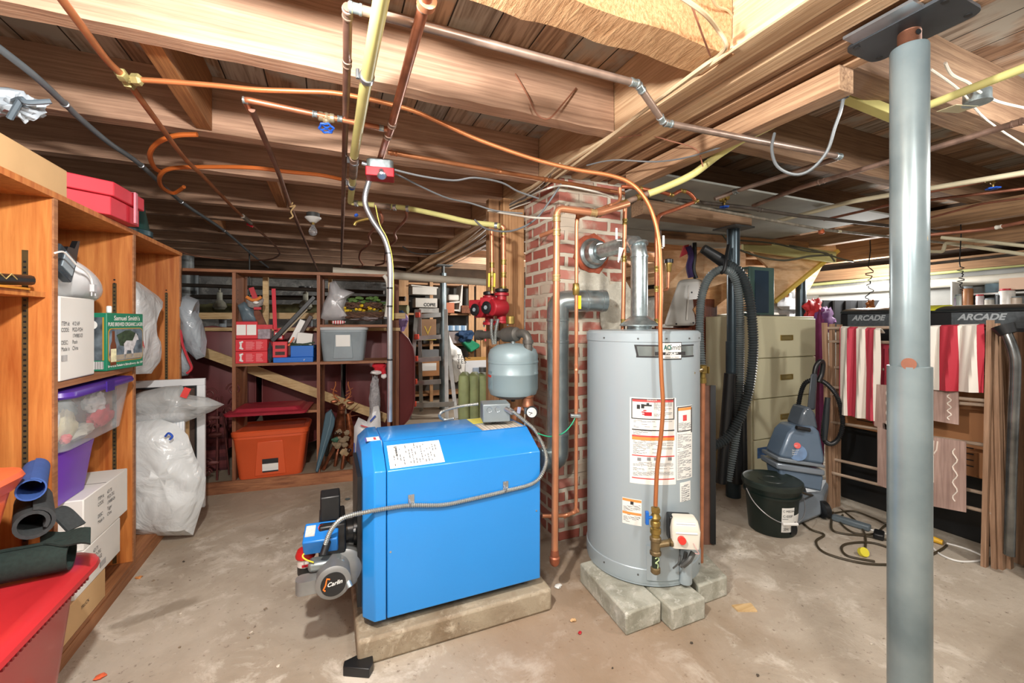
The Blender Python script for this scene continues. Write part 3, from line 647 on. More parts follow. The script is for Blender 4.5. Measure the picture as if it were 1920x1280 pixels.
OR = M('e8924a', .6, 0, 0, 5); LR = M('cf4a4a', .6, 0, 0, 5); GI = M('85888a', .7, 0, 0, 5)
def tlabel(px0, px1, py0, py1, name='warning_label', label=None, bars=(), lines=(), seed=1, frame=None):
    o = part(wh, name, tpatch(MB(), px0, px1, py0, py1, .0014, .0012), PAPER, label=label)
    for (a, b_, c, d, mt, nm) in bars: onto(o, nm, tpatch(MB(), a, b_, c, d, .0022, .0007), mt)
    if frame:
        f_ = MB(); a, b_, c, d = frame; t = 1.6
        for r in ((a, b_, c, c+t), (a, b_, d-t, d), (a, a+t, c, d), (b_-t, b_, c, d)): tpatch(f_, *r, .0023, .0007)
        onto(o, 'border', f_, INK)
    random.seed(seed); l = MB()
    for (a, b_, c, d, st) in lines:
        y = c
        while y < d:
            x = a
            while x < b_-2:
                w_ = 2+random.random()*9; e = min(b_, x+w_)
                if random.random() < .85: tpatch(l, x, e, y, y+st*.38, .0022, .0006, 2)
                x = e+.8
                if random.random() < .08: break
            y += st
    if lines: onto(o, 'print', l, GI)
    return o
o = tlabel(1181, 1267, 744, 904, label='large white label with red danger panel and rows of print', frame=(1184, 1264, 746, 784),
       bars=[(1186, 1262, 747.5, 752, LR, 'danger_bar'), (1185, 1264, 803, 805, INK, 'rule'), (1185, 1264, 814, 817, LR, 'red_bar'), (1185, 1264, 817, 823, OR, 'orange_bar'), (1185, 1264, 851, 853, LR, 'rule'), (1185, 1264, 893, 895, LR, 'rule')],
       lines=[(1226, 1260, 755, 781, 2.6), (1188, 1260, 787, 801, 2.4), (1187, 1262, 807, 813, 2.6), (1187, 1262, 825, 849, 2.3), (1187, 1262, 866, 891, 2.3)], seed=4)
hand = MB()
for (x0, y0, x1, y1) in ((1194, 758, 1200, 766), (1202, 757, 1208, 765), (1208, 758, 1222, 761), (1212, 755, 1217, 758)): tpatch(hand, x0, x1, y0, y1, .0024, .0006, 3)
onto(o, 'pictogram', hand, INK)
h2 = MB()
for (x0, y0, x1, y1) in ((1208, 772, 1222, 779), (1203, 771, 1210, 773), (1204, 775, 1210, 777), (1206, 768, 1212, 770)): tpatch(h2, x0, x1, y0, y1, .0024, .0006, 3)
onto(o, 'hand_pictogram', h2, RED)
pg = MB()
for x in (1195, 1213, 1226, 1252): tpatch(pg, x, x+7, 857, 863, .0024, .0006, 2)
onto(o, 'pictogram', pg, GI)
text(None, '', 'DANGER', 0, (1, 0, 0), (0, 1, 0), .011, None, into=(tm := MB()), fn=tmap(1213, 751.6, .0032)); onto(o, 'danger_word', tm, PAPER)
tlabel(1268.5, 1297, 762, 900, label='tall white label at the right of the large one with a no-fire symbol', frame=(1269.5, 1296.5, 763, 810),
       bars=[(1271, 1295, 765, 770, OR, 'orange_bar'), (1280, 1287, 778, 789, LR, 'no_fire_symbol')], lines=[(1272, 1295, 793, 807, 2.6), (1270, 1295, 814, 896, 2.4)], seed=6)
tlabel(1275, 1294, 905, 941, label='small white label low on the right side of the tank', lines=[(1277, 1292, 909, 938, 3.2)], seed=8)
tlabel(1167, 1203, 931, 979, label='small white label with two orange warning bars', bars=[(1167.5, 1202.5, 932, 936.5, OR, 'orange_bar'), (1167.5, 1202.5, 956, 960.5, OR, 'orange_bar'), (1182, 1188, 939, 945, INK, 'pictogram')],
       lines=[(1169, 1201, 947, 955, 2.4), (1169, 1201, 963, 977, 2.4)], seed=9)
# badge
bd = part(wh, 'brand_badge', tpatch(MB(), 1193, 1299, 648, 668, .0014, .0012), M('aab6b6', .2, .8, .1, 30), label='silver and black badge with maker name')
fb = MB()
for r in ((1190, 1300, 646, 648.5), (1193, 1300, 667, 669.5)): tpatch(fb, *r, .0022, .0008)
p_ = [TZ(1189, 646), TZ(1193, 646), TZ(1198, 669.5), TZ(1194.5, 669.5)]
fb.add([TP(a, z_, R0+.0025) for a, z_ in p_], [(0, 1, 2, 3)]); onto(bd, 'badge_border', fb, INK)
onto(bd, 'name_plate', tpatch(MB(), 1241, 1277, 641, 674, .0026, .0008), INK); onto(bd, 'name_panel', tpatch(MB(), 1242, 1276, 643, 660, .0034, .0008), PAPER); onto(bd, 'lower_panel', tpatch(MB(), 1242, 1276, 665.5, 672, .0034, .0008), PAPER)
onto(bd, 'dark_band', tpatch(MB(), 1228, 1284, 659.5, 666, .0030, .0008), INK)
a0, z0 = TZ(1242, 656)
tm = MB(); text(None, '', 'Smith.', (0, 0, 0), (1, 0, 0), (0, 0, 1), .034, None, into=tm, fn=tmap(1254.5, 655.5, .0046), width=.068); onto(bd, 'maker_name', tm, INK)
tm = MB(); text(None, '', 'AO', (0, 0, 0), (1, 0, 0), (0, 0, 1), .030, None, into=tm, fn=tmap(1244, 655.5, .0048), width=.034, bold=.001); onto(bd, 'maker_letters', tm, M('1f6e62', .5, 0, 0, 5))
tm = MB(); text(None, '', 'ProLine', (0, 0, 0), (1, 0, 0), (0, 0, 1), .017, None, into=tm, fn=tmap(1247, 664.6, .0046), width=.062, bold=.0006); onto(bd, 'series_name', tm, PAPER)
tm = MB(); text(None, '', 'COMMERCIAL GRADE', (0, 0, 0), (1, 0, 0), (0, 0, 1), .008, None, into=tm, fn=tmap(1245, 670.8, .0046), width=.07); onto(bd, 'small_lettering', tm, INK)
# burner access cover
a0 = solveA(1212); a1 = solveA(1270)
part(wh, 'access_cover', MB().grid(lambda u, v: TP(a0+(a1-a0)*u, .135+.155*v, R0+.012), 14, 2, .010), TG)
pt = TP(solveA(1281), .11, R0+.012)
part(wh, 'cover_scroll', MB().lathe([(.028, .115), (.03, .12), (.03, .27), (.027, .275), (.027, .29), (.0315, .292), (.0315, .297), (.02, .297)], (pt.x, pt.y, 0), n=20), TG)
part(wh, 'burner_wiring', MB().tube(spline([C(1275, 1040, 1.90), C(1272, 1055, 1.89), C(1262, 1065, 1.90)]), .004, 6).tube(spline([C(1300, 1035, 1.88), C(1292, 1050, 1.87), C(1280, 1060, 1.88)]), .012, 8).tube(spline([C(1286, 1035, 1.9), C(1283, 1050, 1.9), C(1275, 1062, 1.9)]), .009, 8), IRON)
# gas valve
gv = C(1283, 996, 1.86)
GVM = M('d6d3c6', .5, 0, .05, 6)
rv = math.radians(-30)
part(wh, 'gas_valve_back', MB().ob(gv+FW*.035+Vector((-.01, 0, .005)), (.10, .06, .11), rv), BLACKP, .006)
gr = part(wh, 'gas_valve', MB().loft([(-.06, .056, .034, .012), (.015, .060, .036, .012), (.05, .054, .03, .012, 0, .008), (.062, .046, .02, .01, 0, .014)], gv, rv), GVM, label='cream gas control valve with red knob')
Rv = Matrix.Rotation(rv, 3, 'Z')
kp = gv+Rv@Vector((-.022, -.036, -.018)); onto(gr, 'temperature_knob', MB().cyl(kp, kp+Rv@Vector((0, -.018, .002)), .016, n=20), M('d3372c', .4, 0, 0, 5), 'red knob')
onto(gr, 'valve_label', MB().hexa([gv+Rv@Vector(p) for p in ((-.045, -.0362, .006), (.045, -.0362, .006), (.038, -.0205, .05), (-.038, -.0205, .05), (-.045, -.0385, .006), (.045, -.0385, .006), (.038, -.0225, .05), (-.038, -.0225, .05))]), STRIPES('vl', ['dfe2e4', '9aa0a6', 'd8dcde'], .003, 2), 'printed label')
part(wh, 'thermostat_wire', MB().tube(spline([C(1300, 1018, 1.82), C(1306, 1030, 1.81), C(1311, 1038, 1.81), C(1303, 1037, 1.82)]), .0018, 5), M('cfa3a0', .5, 0, 0, 5))
# flue hood and flue pipe
part(wh, 'draft_hood', MB().lathe([(.062, 1.268), (.062, 1.283), (.1, 1.284), (.1, 1.29), (.045, 1.335)], (tx-.012, ty+.004, 0), n=32), GALV)
# relief valve on the right side
rp = C(1318, 692, 2.17)
part(wh, 'relief_valve', MB().tube([TP(solveA(1302), rp.z, R0-.01), rp], .012, 12).lathe([(.015, -.022), (.02, -.018), (.02, .018), (.014, .022)], rp, n=16).lathe([(.017, -.07), (.017, -.045), (.013, -.042), (.013, -.02)], rp, n=12).ob(rp+RT*.026+Vector((0, 0, -.004)), (.006, .014, .035)), BRASS, label='brass relief valve with lever')
part(wh, 'discharge_tube', MB().cyl(rp-Z*.065, C(1314, 1066, 2.15), .0115, n=14), COPPER, label='copper discharge tube hanging down the right side')
# drain valve etc.
part(wh, 'hot_collar', MB().cyl(C(1168, 623, 2.25), C(1168, 619, 2.25), .022, n=16), M('c44646', .5, 0, 0, 5)); part(wh, 'cold_collar', MB().cyl(C(1231, 623, 2.25), C(1231, 618, 2.25), .018, n=16), BLUEH)
# blocks
CB = CONC('block', 'b3b3a6', '8f8f80', 'cbcbc0', 9)
def block(c0_, c1_, depth, lab):
    a = V(c0_); b_ = V(c1_); d = (b_-a); n = Vector((-d.y, d.x, 0)).normalized()*depth
    mb = MB().hexa([a, b_, b_+n, a+n, a+Z*.0945, b_+Z*.0945, b_+n+Z*.0945, a+n+Z*.0945])
    solo('concrete_block', lab, 'concrete block', mb, CB, 'blocks under the water heater', .006)
A = G(1174, 1193, 0); B = G(1240, 1168, 0); dA = (B-A).normalized(); nA = Vector((-dA.y, dA.x, 0))
mbk = lambda a, b_, n: MB().hexa([a, b_, b_+n, a+n, a+Z*.0945, b_+Z*.0945, b_+n+Z*.0945, a+n+Z*.0945])
Lf = G(1087, 1090, 0)-A
solo('concrete_block', 'grey concrete block under the heater, leftmost and longest, chipped corner toward camera', 'concrete block', mbk(A, B, Lf), CB, 'blocks under the water heater', .008)
A2 = G(1260, 1184, 0); B2 = G(1323, 1160, 0); 
solo('concrete_block', 'grey concrete block under the heater, middle one of the three', 'concrete block', mbk(A2, B2, (G(1215, 1140, 0)-A2)*1.3), CB, 'blocks under the water heater', .008)
A3 = G(1310, 1137, 0); B3 = G(1364, 1117, 0)
solo('concrete_block', 'grey concrete block under the heater, rightmost, below the discharge tube', 'concrete block', mbk(A3, B3, (G(1290, 1110, 0)-A3)*2.0), CB, 'blocks under the water heater', .008)
# ================================================================== PIPES, CABLES, FITTINGS
def fit(root, p, d, r, l=.03, mat=None, name='coupling'):
    p = V(p); d = V(d).normalized(); part(root, name, MB().lathe([(r*.9, -l/2), (r*1.18, -l/2+.002), (r*1.18, -l/4), (r*1.05, -l/4+.002), (r*1.05, l/4), (r*1.18, l/4+.002), (r*1.18, l/2-.002), (r*.9, l/2)], p, d, 16), mat or COPPER)
def pipe(name, label, cat, pts, r, mat, mode='elbow', er=.04, n=12, fits=(), fmat=None, group=None, flen=.035, pname='tube'):
    P = [V(p) for p in pts]; Q = elbow(P, er) if mode == 'elbow' else (spline(P, 7) if mode == 'spline' else P)
    if not fits: return solo(name, label, cat, MB().tube(Q, r, n), mat, group)
    t = thing(name, label, cat, P[0], group); part(t, pname, MB().tube(Q, r, n), mat)
    for f in fits:
        i, s = f if isinstance(f, tuple) else (f, 0)
        a, b_ = P[i], P[i+1]; fit(t, a.lerp(b_, s), b_-a, r, flen, fmat or mat)
    return t
def valve(root, p, d, hd, r=.012, col=None, wheel=True, mat=None):
    """body on the pipe, stem towards hd, wheel handle"""
    p = V(p); d = V(d).normalized(); hd = V(hd).normalized(); mat = mat or BRASS
    part(root, 'valve_body', MB().lathe([(r*1.1, -.03), (r*1.5, -.026), (r*1.5, -.014), (r*1.3, -.01), (r*1.6, 0), (r*1.3, .01), (r*1.5, .014), (r*1.5, .026), (r*1.1, .03)], p, d, 12).lathe([(r*1.1, 0), (r*1.1, .022), (r*.8, .026), (r*.5, .028), (r*.45, .05)], p, hd, 12), mat)
    if wheel:
        prof = []; c = p+hd*.052; u = hd.orthogonal().normalized(); w_ = hd.cross(u); ring = []
        for i in range(24):
            a = 2*math.pi*i/24; rr = .0235*(1+.13*math.cos(6*a)); ring.append(c+(u*math.cos(a)+w_*math.sin(a))*rr)
        ring += ring[:2]; mb = MB().tube(ring, .0042, 8)
        for k in range(4): a = math.pi/2*k; mb.tube([c, c+(u*math.cos(a)+w_*math.sin(a))*.021], .003, 6)
        part(root, 'handwheel', mb.cyl(c-hd*.004, c+hd*.004, .006, n=8), col or BLUEH)
UP = Z
# grey conduit, upper left, rising through the joists
pts = [G(-40, 62, 2.13), G(60, 138, 2.14), G(122, 195, 2.145), G(150, 222, 2.145), G(205, 268, 2.14), G(265, 310, 2.145), G(340, 378, 2.14), G(420, 432, 2.145), G(470, 475, 2.14), G(505, 503, 2.14)]
t = thing('electrical_conduit', 'grey plastic conduit running diagonally under the joists at the upper left', 'conduit', pts[3])
part(t, 'tube', MB().tube(spline(pts, 5), .0115, 10), M('6f777c', .4, .1, .15, 10))
for i in (2, 5, 6, 7): part(t, 'clamp', MB().lathe([(.013, -.006), (.0145, -.005), (.0145, .005), (.013, .006)], pts[i], pts[i+1]-pts[i-1] if i+1 < len(pts) else Z, 12), STEEL)
# long copper tube from top left with tee
tee = G(235, 148, 2.12)
pts = [G(95, -30, 2.12), G(150, 45, 2.12), G(200, 112, 2.12), tee, G(285, 215, 2.12), G(345, 295, 2.12), G(385, 335, 2.11), G(440, 392, 2.11), G(468, 417, 2.10)]
t = thing('copper_pipe', 'copper tube running diagonally down the left ceiling with a brass flare tee', 'pipe', tee)
part(t, 'tube', MB().tube(spline(pts, 6), .0105, 12), M('b0714a', .4, .5, .25, 12))
BR2 = M('aa9f6c', .45, .5, .3, 25)
d_ = (pts[4]-pts[2]).normalized()
for s in (-.03, .035): part(t, 'flare_nut', MB().lathe([(.012, -.018), (.019, -.016), (.019, .006), (.015, .012)], tee+d_*s, d_*(1 if s > 0 else -1), 6), BR2)
d2 = (G(300, 152, 2.12)-tee).normalized()
part(t, 'tee_body', MB().tube([tee-d_*.03, tee+d_*.03], .014, 8).tube([tee, tee+d2*.035], .013, 8).lathe([(.013, .02), (.019, .024), (.019, .045), (.012, .052)], tee, d2, 6), BR2)
part(t, 'valve_tail', MB().tube([G(455, 405, 2.105), G(470, 418, 2.10)], .016, 10), M('8d8478', .5, .4, .2, 20)); part(t, 'red_lever', MB().tube([G(463, 420, 2.10), G(474, 425, 2.08)], .008, 8), RED)
pipe('copper_pipe', 'thin copper tube curling back to the left above the far bookcase', 'pipe', [G(470, 420, 2.10), G(500, 445, 2.10), G(522, 468, 2.10), G(522, 479, 2.10), G(500, 487, 2.10), G(440, 487, 2.10), G(370, 480, 2.10), G(335, 470, 2.10)], .010, M('9a6a52', .45, .5, .2, 12), 'spline')
# gas tube from the tee across to the heater
gp = [tee+d2*.04, C(300, 152, 1.46), C(400, 160, 1.5), C(480, 168, 1.53), C(560, 171, 1.57), C(640, 176, 1.62), C(760, 203, 1.72), C(830, 232, 1.8), C(900, 263, 1.86), C(1000, 298, 1.9), C(1080, 318, 1.9), C(1140, 328, 1.89), C(1180, 342, 1.88), C(1207, 368, 1.87), C(1226, 408, 1.87), C(1236, 460, 1.87), C(1239, 540, 1.87), C(1238, 620, 1.865), C(1240, 700, 1.86), C(1243, 760, 1.855), C(1239, 820, 1.85), C(1232, 880, 1.85), C(1229, 948, 1.85)]
t = thing('copper_gas_pipe', 'long copper gas tube sweeping across and dropping in front of the grey water heater', 'pipe', gp[8])
part(t, 'tube', MB().tube(spline(gp, 6), .0092, 12), M('c87f50', .35, .6, .12, 10))
# gas train
v0 = C(1229, 950, 1.85)
t = thing('gas_valve_train', 'brass gas shutoff and iron drip leg hanging from the copper gas tube, with blue lever', 'valve', v0-Z*.33)
IG = M('7a6a4c', .45, .6, .35, 30)
part(t, 'flare_nut', MB().lathe([(.012, .0), (.02, -.006), (.02, -.028), (.014, -.03)], v0, n=6), BRASS)
part(t, 'valve_body', MB().lathe([(.014, -.03), (.017, -.04), (.023, -.055), (.017, -.07), (.015, -.075)], v0, n=16), BRASS)
hp_ = v0+Vector((0, 0, -.053))
part(t, 'lever', MB().cyl(hp_, hp_-RT*.035-FW*.01, .008, n=10).ob(hp_-RT*.04-FW*.01, (.014, .016, .07), -YAW), M('1565c0', .4, 0, .05, 5), .003, 'blue lever handle')
part(t, 'union', MB().lathe([(.018, -.075), (.021, -.08), (.021, -.10), (.016, -.104), (.016, -.112), (.023, -.116), (.023, -.14), (.018, -.144), (.018, -.165)], v0, n=10), BRASS)
part(t, 'iron_tee', MB().lathe([(.02, -.16), (.024, -.165), (.024, -.18), (.02, -.185), (.02, -.235), (.024, -.24), (.024, -.255), (.02, -.258)], v0, n=16).tube([v0-Z*.205, v0-Z*.195+RT*.055], .017, 12).tube([v0-Z*.195+RT*.05, v0-Z*.19+RT*.075+FW*.01], .014, 12).tube([v0-Z*.193+RT*.062, v0-Z*.193+RT*.072], .02, 10), IG)
part(t, 'drip_leg', MB().lathe([(.0155, -.25), (.0155, -.34)], v0, n=14), M('2e3a30', .45, .3, .2, 10)); part(t, 'drip_cap', MB().lathe([(.016, -.325), (.021, -.33), (.021, -.352), (.012, -.362)], v0, n=12), IG)
w_ = spline([v0+Vector(p)-FW*.0165 for p in ((-.008, 0, -.268), (.006, 0, -.264), (.010, 0, -.28), (-.006, 0, -.292), (.006, 0, -.30), (.005, 0, -.322))], 4)
part(t, 'sealant_smear', MB().tube(w_, .0028, 5), M('b9cf9a', .6, 0, .1, 6))
for ch_ in t.children:
    for v_ in ch_.data.vertices: v_.co.z = .33+(v_.co.z-.33)*.8
# brownish pipe along the view with branch over the beam
A = G(652, 12, 2.12)
t = pipe('copper_pipe', 'dull copper pipe crossing near the top, bending diagonally under the timber beam', 'pipe', [A, G(1195, 157, 2.12), G(1245, 230, 2.06), G(1577, 294, 2.06), G(1372, 361, 2.06), C(1340, 373, 2.50)], .0125, M('9a8578', .4, .55, .3, 14), er=.03, fits=[(0, .02), (0, .985), (1, .1), (1, .9), (2, .02), (2, .98), (3, .95)], fmat=GALV)
pipe('copper_pipe', 'thin dull brown pipe running straight away under the joists beside the yellow one', 'pipe', [A-Z*0+Vector((0, 0, -.001)), G(651, 110, 2.115), G(645, 330, 2.115), G(640, 500, 2.115)], .0125, M('876658', .45, .5, .3, 12), fits=[(0, .1), (1, .02)], fmat=COPPER_GRN)
# yellow painted pipe
yp = [G(722, -40, 2.09), G(661, 300, 2.09), G(657, 372, 2.09)]
t = thing('yellow_pipe', 'thick pale yellow pipe running away under the joists with metal band clamps', 'pipe', yp[0])
part(t, 'tube', MB().tube([G(722, -40, 2.09), G(684, 168, 2.09), G(664, 292, 2.09)], .0195, 18), YELP)
part(t, 'union', MB().tube([G(664, 295, 2.09), G(662, 330, 2.09)], .021, 12), COPPER_GRN); part(t, 'lower_tube', MB().tube([G(662, 330, 2.09), G(657, 378, 2.09)], .0185, 16), YELP)
for (x, y) in ((688, 145), (664, 303), (660, 345)):
    p = G(x, y, 2.09); part(t, 'band_clamp', MB().lathe([(.0215, -.012), (.0235, -.01), (.0235, .01), (.0215, .012)], p, (0, 1, 0), 18).cyl(p+Vector((-.028, 0, -.01)), p+Vector((-.028, 0, .02)), .006, n=8), STEEL)
part(t, 'blue_band', MB().lathe([(.0195, -.03), (.0195, .03)], G(660, 348, 2.09), (0, 1, 0), 16), BLUEH)
# yellow hose from there to the circulators
yh = [C(660, 380, 2.78), C(700, 384, 2.78), C(760, 390, 2.76), C(820, 402, 2.72), C(880, 416, 2.66), C(922, 421, 2.62), C(937, 424, 2.6)]
t = thing('yellow_pipe', 'pale yellow hose sagging from the ceiling fitting towards the two red circulator pumps', 'pipe', yh[0])
part(t, 'tube', MB().tube(spline(yh, 6), .0165, 14), YELP)
part(t, 'copper_joint', MB().tube([C(703, 385, 2.76), C(733, 388, 2.76)], .019, 12), COPPER_GRN)
for (x, y) in ((668, 381), (740, 389), (764, 391), (930, 423)): part(t, 'hose_clamp', MB().lathe([(.018, -.01), (.0205, -.009), (.0205, .009), (.018, .01)], C(x, y, 2.76 if x < 900 else 2.61), RT, 14), STEEL)
dq = C(940, 424, 2.6)
pipe('copper_pipe', 'bright copper pipe dropping from the yellow hose end into the rear red pump', 'pipe', [dq, C(944, 426, 2.6), C(944, 545, 2.6)], .0155, COPPER, er=.03, fits=[(1, .08), (1, .55), (1, .75), (1, .97)], fmat=BRASS)
pipe('copper_pipe', 'second copper pipe beside it, running down into the left red pump', 'pipe', [C(922, 432, 2.66), C(923, 550, 2.66)], .0135, COPPER, fits=[(0, .55), (0, .7), (0, .92)], fmat=BRASS)
# thick copper along view
t = pipe('copper_pipe', 'thick reddish copper pipe running from the top edge down to the red electrical box', 'pipe', [G(806, -30, 2.1), G(733, 240, 2.1), G(724, 262, 2.1), C(713, 298, 2.1)], .0155, M('a4674b', .38, .6, .35, 14), fits=[(0, .08), (0, .95), (1, .6)], fmat=COPPER_GRN)
part(t, 'pipe_flange', MB().lathe([(.019, -.012), (.024, -.01), (.024, .01), (.019, .012)], G(800, 4, 2.1), (0, 1, 0), 18), COPPER)
hv = G(612, 220, 2.1)
t = thing('copper_pipe', 'horizontal copper pipe with a blue-wheeled valve, branching left from the thick copper pipe', 'pipe', hv)
part(t, 'tube', MB().tube(elbow([G(728, 243, 2.1), G(457, 186, 2.1), G(475, 215, 2.1)], .02), .011, 12), M('bb7a58', .35, .65, .25, 12))
valve(t, hv, (1, 0, 0), (0, -.35, -1), .012, BLUEH, mat=M('a3957a', .4, .6, .3, 20))
for x, y in ((460, 188), (590, 214), (637, 223), (715, 240)): fit(t, G(x, y, 2.1), (1, 0, 0), .011, .02, GALV)
pipe('copper_pipe', 'dull brown pipe going away from the left end of the blue-valved pipe', 'pipe', [G(472, 205, 2.09), G(520, 318, 2.09), G(548, 395, 2.09), G(575, 458, 2.09), G(596, 508, 2.09)], .0115, M('86604f', .45, .5, .3, 12), 'spline')
p = G(549, 388, 2.075); solo('twine_knot', 'frayed tan string knotted round the brown pipe', 'string', MB().tube(spline([p+Vector(q) for q in ((0, 0, .03), (-.015, 0, 0), (.015, -.01, .01), (-.01, 0, -.03), (.0, .01, -.06), (-.02, 0, -.08))]), .005, 6), M('b79a6a', .9, 0, .2, 20))
# thin copper along X
t = pipe('copper_pipe', 'thin copper pipe running right from the electrical box to the pipe cluster over the chimney', 'pipe', [G(727, 285, 2.105), G(1170, 362, 2.105)], .0115, M('b5764e', .35, .6, .2, 12), fits=[(0, .02), (0, .4), (0, .6)])
pipe('copper_pipe', 'short copper pipe doubling back beside the big vertical copper riser', 'pipe', [C(1162, 352, 2.2), C(1163, 378, 2.2), C(1148, 384, 2.18), C(1083, 407, 2.12), C(1081, 420, 2.12), C(1080, 958, 2.12), C(1062, 966, 2.14), C(1016, 967, 2.1)], .0095, COPPER, er=.03, fits=[(3, .02), (4, .5), (5, .02), (5, .98), (2, .1)])
t = bpy.data.objects.get('copper_pipe'); 
br = C(1080, 542, 2.12); vt = thing('ball_valve', 'small brass ball valve with yellow tag on the thin copper pipe by the chimney', 'valve', br)
part(vt, 'valve_body', MB().lathe([(.012, -.03), (.016, -.025), (.016, -.01), (.019, 0), (.016, .01), (.016, .025), (.012, .03)], br, n=12), BRASS); part(vt, 'yellow_tag', MB().ob(br+RT*.018+Vector((0, 0, -.065)), (.014, .006, .065)), M('e8d820', .5, 0, .05, 6))
# big vertical copper riser
pipe('copper_pipe', 'big straight copper riser standing in front of the brick chimney, capped near the floor', 'pipe', [C(1178, 382, 2.12), C(1120, 400, 2.06), C(1044, 390, 2.02), C(1040, 1045, 2.02)], .0165, M('c98a66', .35, .6, .15, 9), er=.035, fits=[(1, .1), (2, .03), (2, .07), (2, .2)], fmat=M('b99a6a', .4, .5, .3, 20), n=16)
q = C(1040, 1048, 2.02); solo('brass_union', 'stubby copper drain fitting at the foot of the big copper riser', 'fitting', MB().lathe([(.012, -.03), (.017, -.026), (.024, -.014), (.025, .01), (.02, .016), (.021, .022), (.018, .045)], q, n=14), M('a9654a', .45, .6, .3, 14))
solo('copper_stub', 'short horizontal copper stub poking left from the riser across the bricks', 'pipe', MB().tube([C(1040, 432, 2.02), C(1014, 442, 2.10)], .011, 12), COPPER)
# cluster
pipe('copper_pipe', 'brass and copper pipe rising to the yellow hose over the water heater', 'pipe', [C(1118, 403, 2.08), C(1150, 390, 2.12), C(1190, 372, 2.14), C(1218, 362, 2.15)], .014, COPPER_GRN, er=.02, fits=[(0, .3), (1, .5), (2, .3)], fmat=BRASS)
yy = [C(1216, 363, 2.15), C(1250, 350, 2.13), C(1300, 326, 2.08), C(1345, 292, 2.02), C(1391, 262, 1.93), C(1440, 238, 1.86), C(1490, 212, 1.8)]
solo('yellow_pipe', 'pale yellow hose curving up past the right side of the timber beam', 'pipe', MB().tube(spline(yy, 7), .0175, 14), YELP)
pipe('copper_pipe', 'copper pipe stub with bends running right under the beam above the heater', 'pipe', [C(1165, 350, 2.2), C(1180, 350, 2.2), C(1240, 360, 2.3), C(1262, 366, 2.35), C(1275, 357, 2.36), C(1292, 360, 2.38), C(1306, 377, 2.4), C(1268, 392, 2.35), C(1234, 404, 2.28), C(1231, 430, 2.26), C(1231, 616, 2.26)], .0105, M('a85f42', .35, .65, .25, 12), er=.03, fits=[(1, .3), (2, .8), (4, .3), (6, .05), (9, .4), (9, .6), (9, .93)], fmat=BRASS)
pipe('copper_pipe', 'straight copper pipe dropping to the hot collar on top of the water heater', 'pipe', [C(1172, 388, 2.25), C(1168, 620, 2.25)], .0115, COPPER, fits=[(0, .12), (0, .42), (0, .93)], fmat=BRASS)
for nm, lb, x, y, d, mt in (('paper_tag', 'white paper tag hanging from the hot water pipe beside the flue', 1163, 476, 2.24, PAPER), ('valve_lever', 'small white lever standing on the hot water pipe valve', 1156, 438, 2.24, WHITEP), ('valve_lever', 'white lever on the cold water pipe valve, right of the flue', 1244, 452, 2.26, WHITEP)):
    c_ = C(x, y, d-.02)
    if nm == 'paper_tag': solo(nm, lb, 'tag', MB().prism([c_+RT*.018+Z*.03, c_-RT*.006+Z*.036, c_-RT*.014-Z*.04, c_-RT*.008-Z*.045], FW*.0015), mt)
    else: solo(nm, lb, 'lever', MB().ob(c_, (.012, .006, .06)).cyl(c_-Z*.035, c_-Z*.035+RT*(.028 if x < 1200 else -.03), .003, n=6), mt, bevel=.003)
q = C(1254, 548, 2.55); t = thing('water_hammer_arrester', 'brass fitting with black cap on a short copper riser behind the heater', 'fitting', q-Z*.05)
part(t, 'tube', MB().tube(elbow([C(1240, 545, 2.5), C(1252, 543, 2.55), C(1254, 500, 2.55)], .02), .009, 10), COPPER); part(t, 'valve_body', MB().lathe([(.012, 0), (.016, .01), (.016, .03), (.02, .04), (.02, .055)], C(1254, 510, 2.55), n=12), BRASS); part(t, 'cap', MB().lathe([(.026, .055), (.026, .075), (.012, .08)], C(1254, 510, 2.55), n=16), BLACKP)
# green wire + clamp
solo('ground_wire', 'thin green wire hanging from the thin copper pipe towards the boiler', 'wire', MB().tube(spline([C(1080, 778, 2.1), C(1072, 795, 2.08), C(1055, 812, 2.05), C(1030, 818, 2.03), C(1008, 812, 2.0)]), .0028, 6), M('1fa57a', .5, 0, 0, 5))
solo('ground_clamp', 'small metal ground clamp on the thin copper pipe', 'clamp', MB().ob(C(1079, 779, 2.1), (.05, .03, .016), -YAW), GALV, bevel=.003)
# ------------------------------------------------------------------ ducts
DG = M('a9b6b8', .26, .8, .25, 12)
dd = C(1046, 605, 2.46)
t = thing('vent_duct', 'galvanised smoke pipe from the boiler rising beside the chimney to a capped tee', 'duct', (dd.x, dd.y, .4))
dp = [C(1012, 862, 2.40), C(1046, 862, 2.46), C(1046, 566, 2.46), C(1075, 564, 2.47), C(1135, 564, 2.50)]
part(t, 'duct_pipe', MB().tube(elbow(dp, .11, 4), .063, 28), DG)
for p, d in ((C(1046, 600, 2.46), Z), (C(1046, 640, 2.46), Z), (C(1046, 812, 2.46), Z), (C(1080, 564, 2.475), dp[4]-dp[3]), (C(1100, 564, 2.48), dp[4]-dp[3]), (C(1128, 564, 2.497), dp[4]-dp[3])):
    part(t, 'seam_ring', MB().lathe([(.0635, -.008), (.066, -.006), (.066, .006), (.0635, .008)], p, d, 28), DG)
part(t, 'duct_connector', MB().cyl(C(1014, 862, 2.36), C(1006, 862, 2.34), .067, n=24), GALV)
t = thing('flue_pipe', 'shiny galvanised flue pipe rising from the water heater and elbowing back into the chimney', 'duct', (tx, ty, 1.32))
ft_ = Vector((tx-.012, ty+.004, 0)); zc = c0.z
part(t, 'duct_pipe', MB().tube(elbow([ft_+Z*1.325, ft_+Z*zc, Vector((c0.x, 2.21, zc))], .075, 3), .043, 28), GALV)
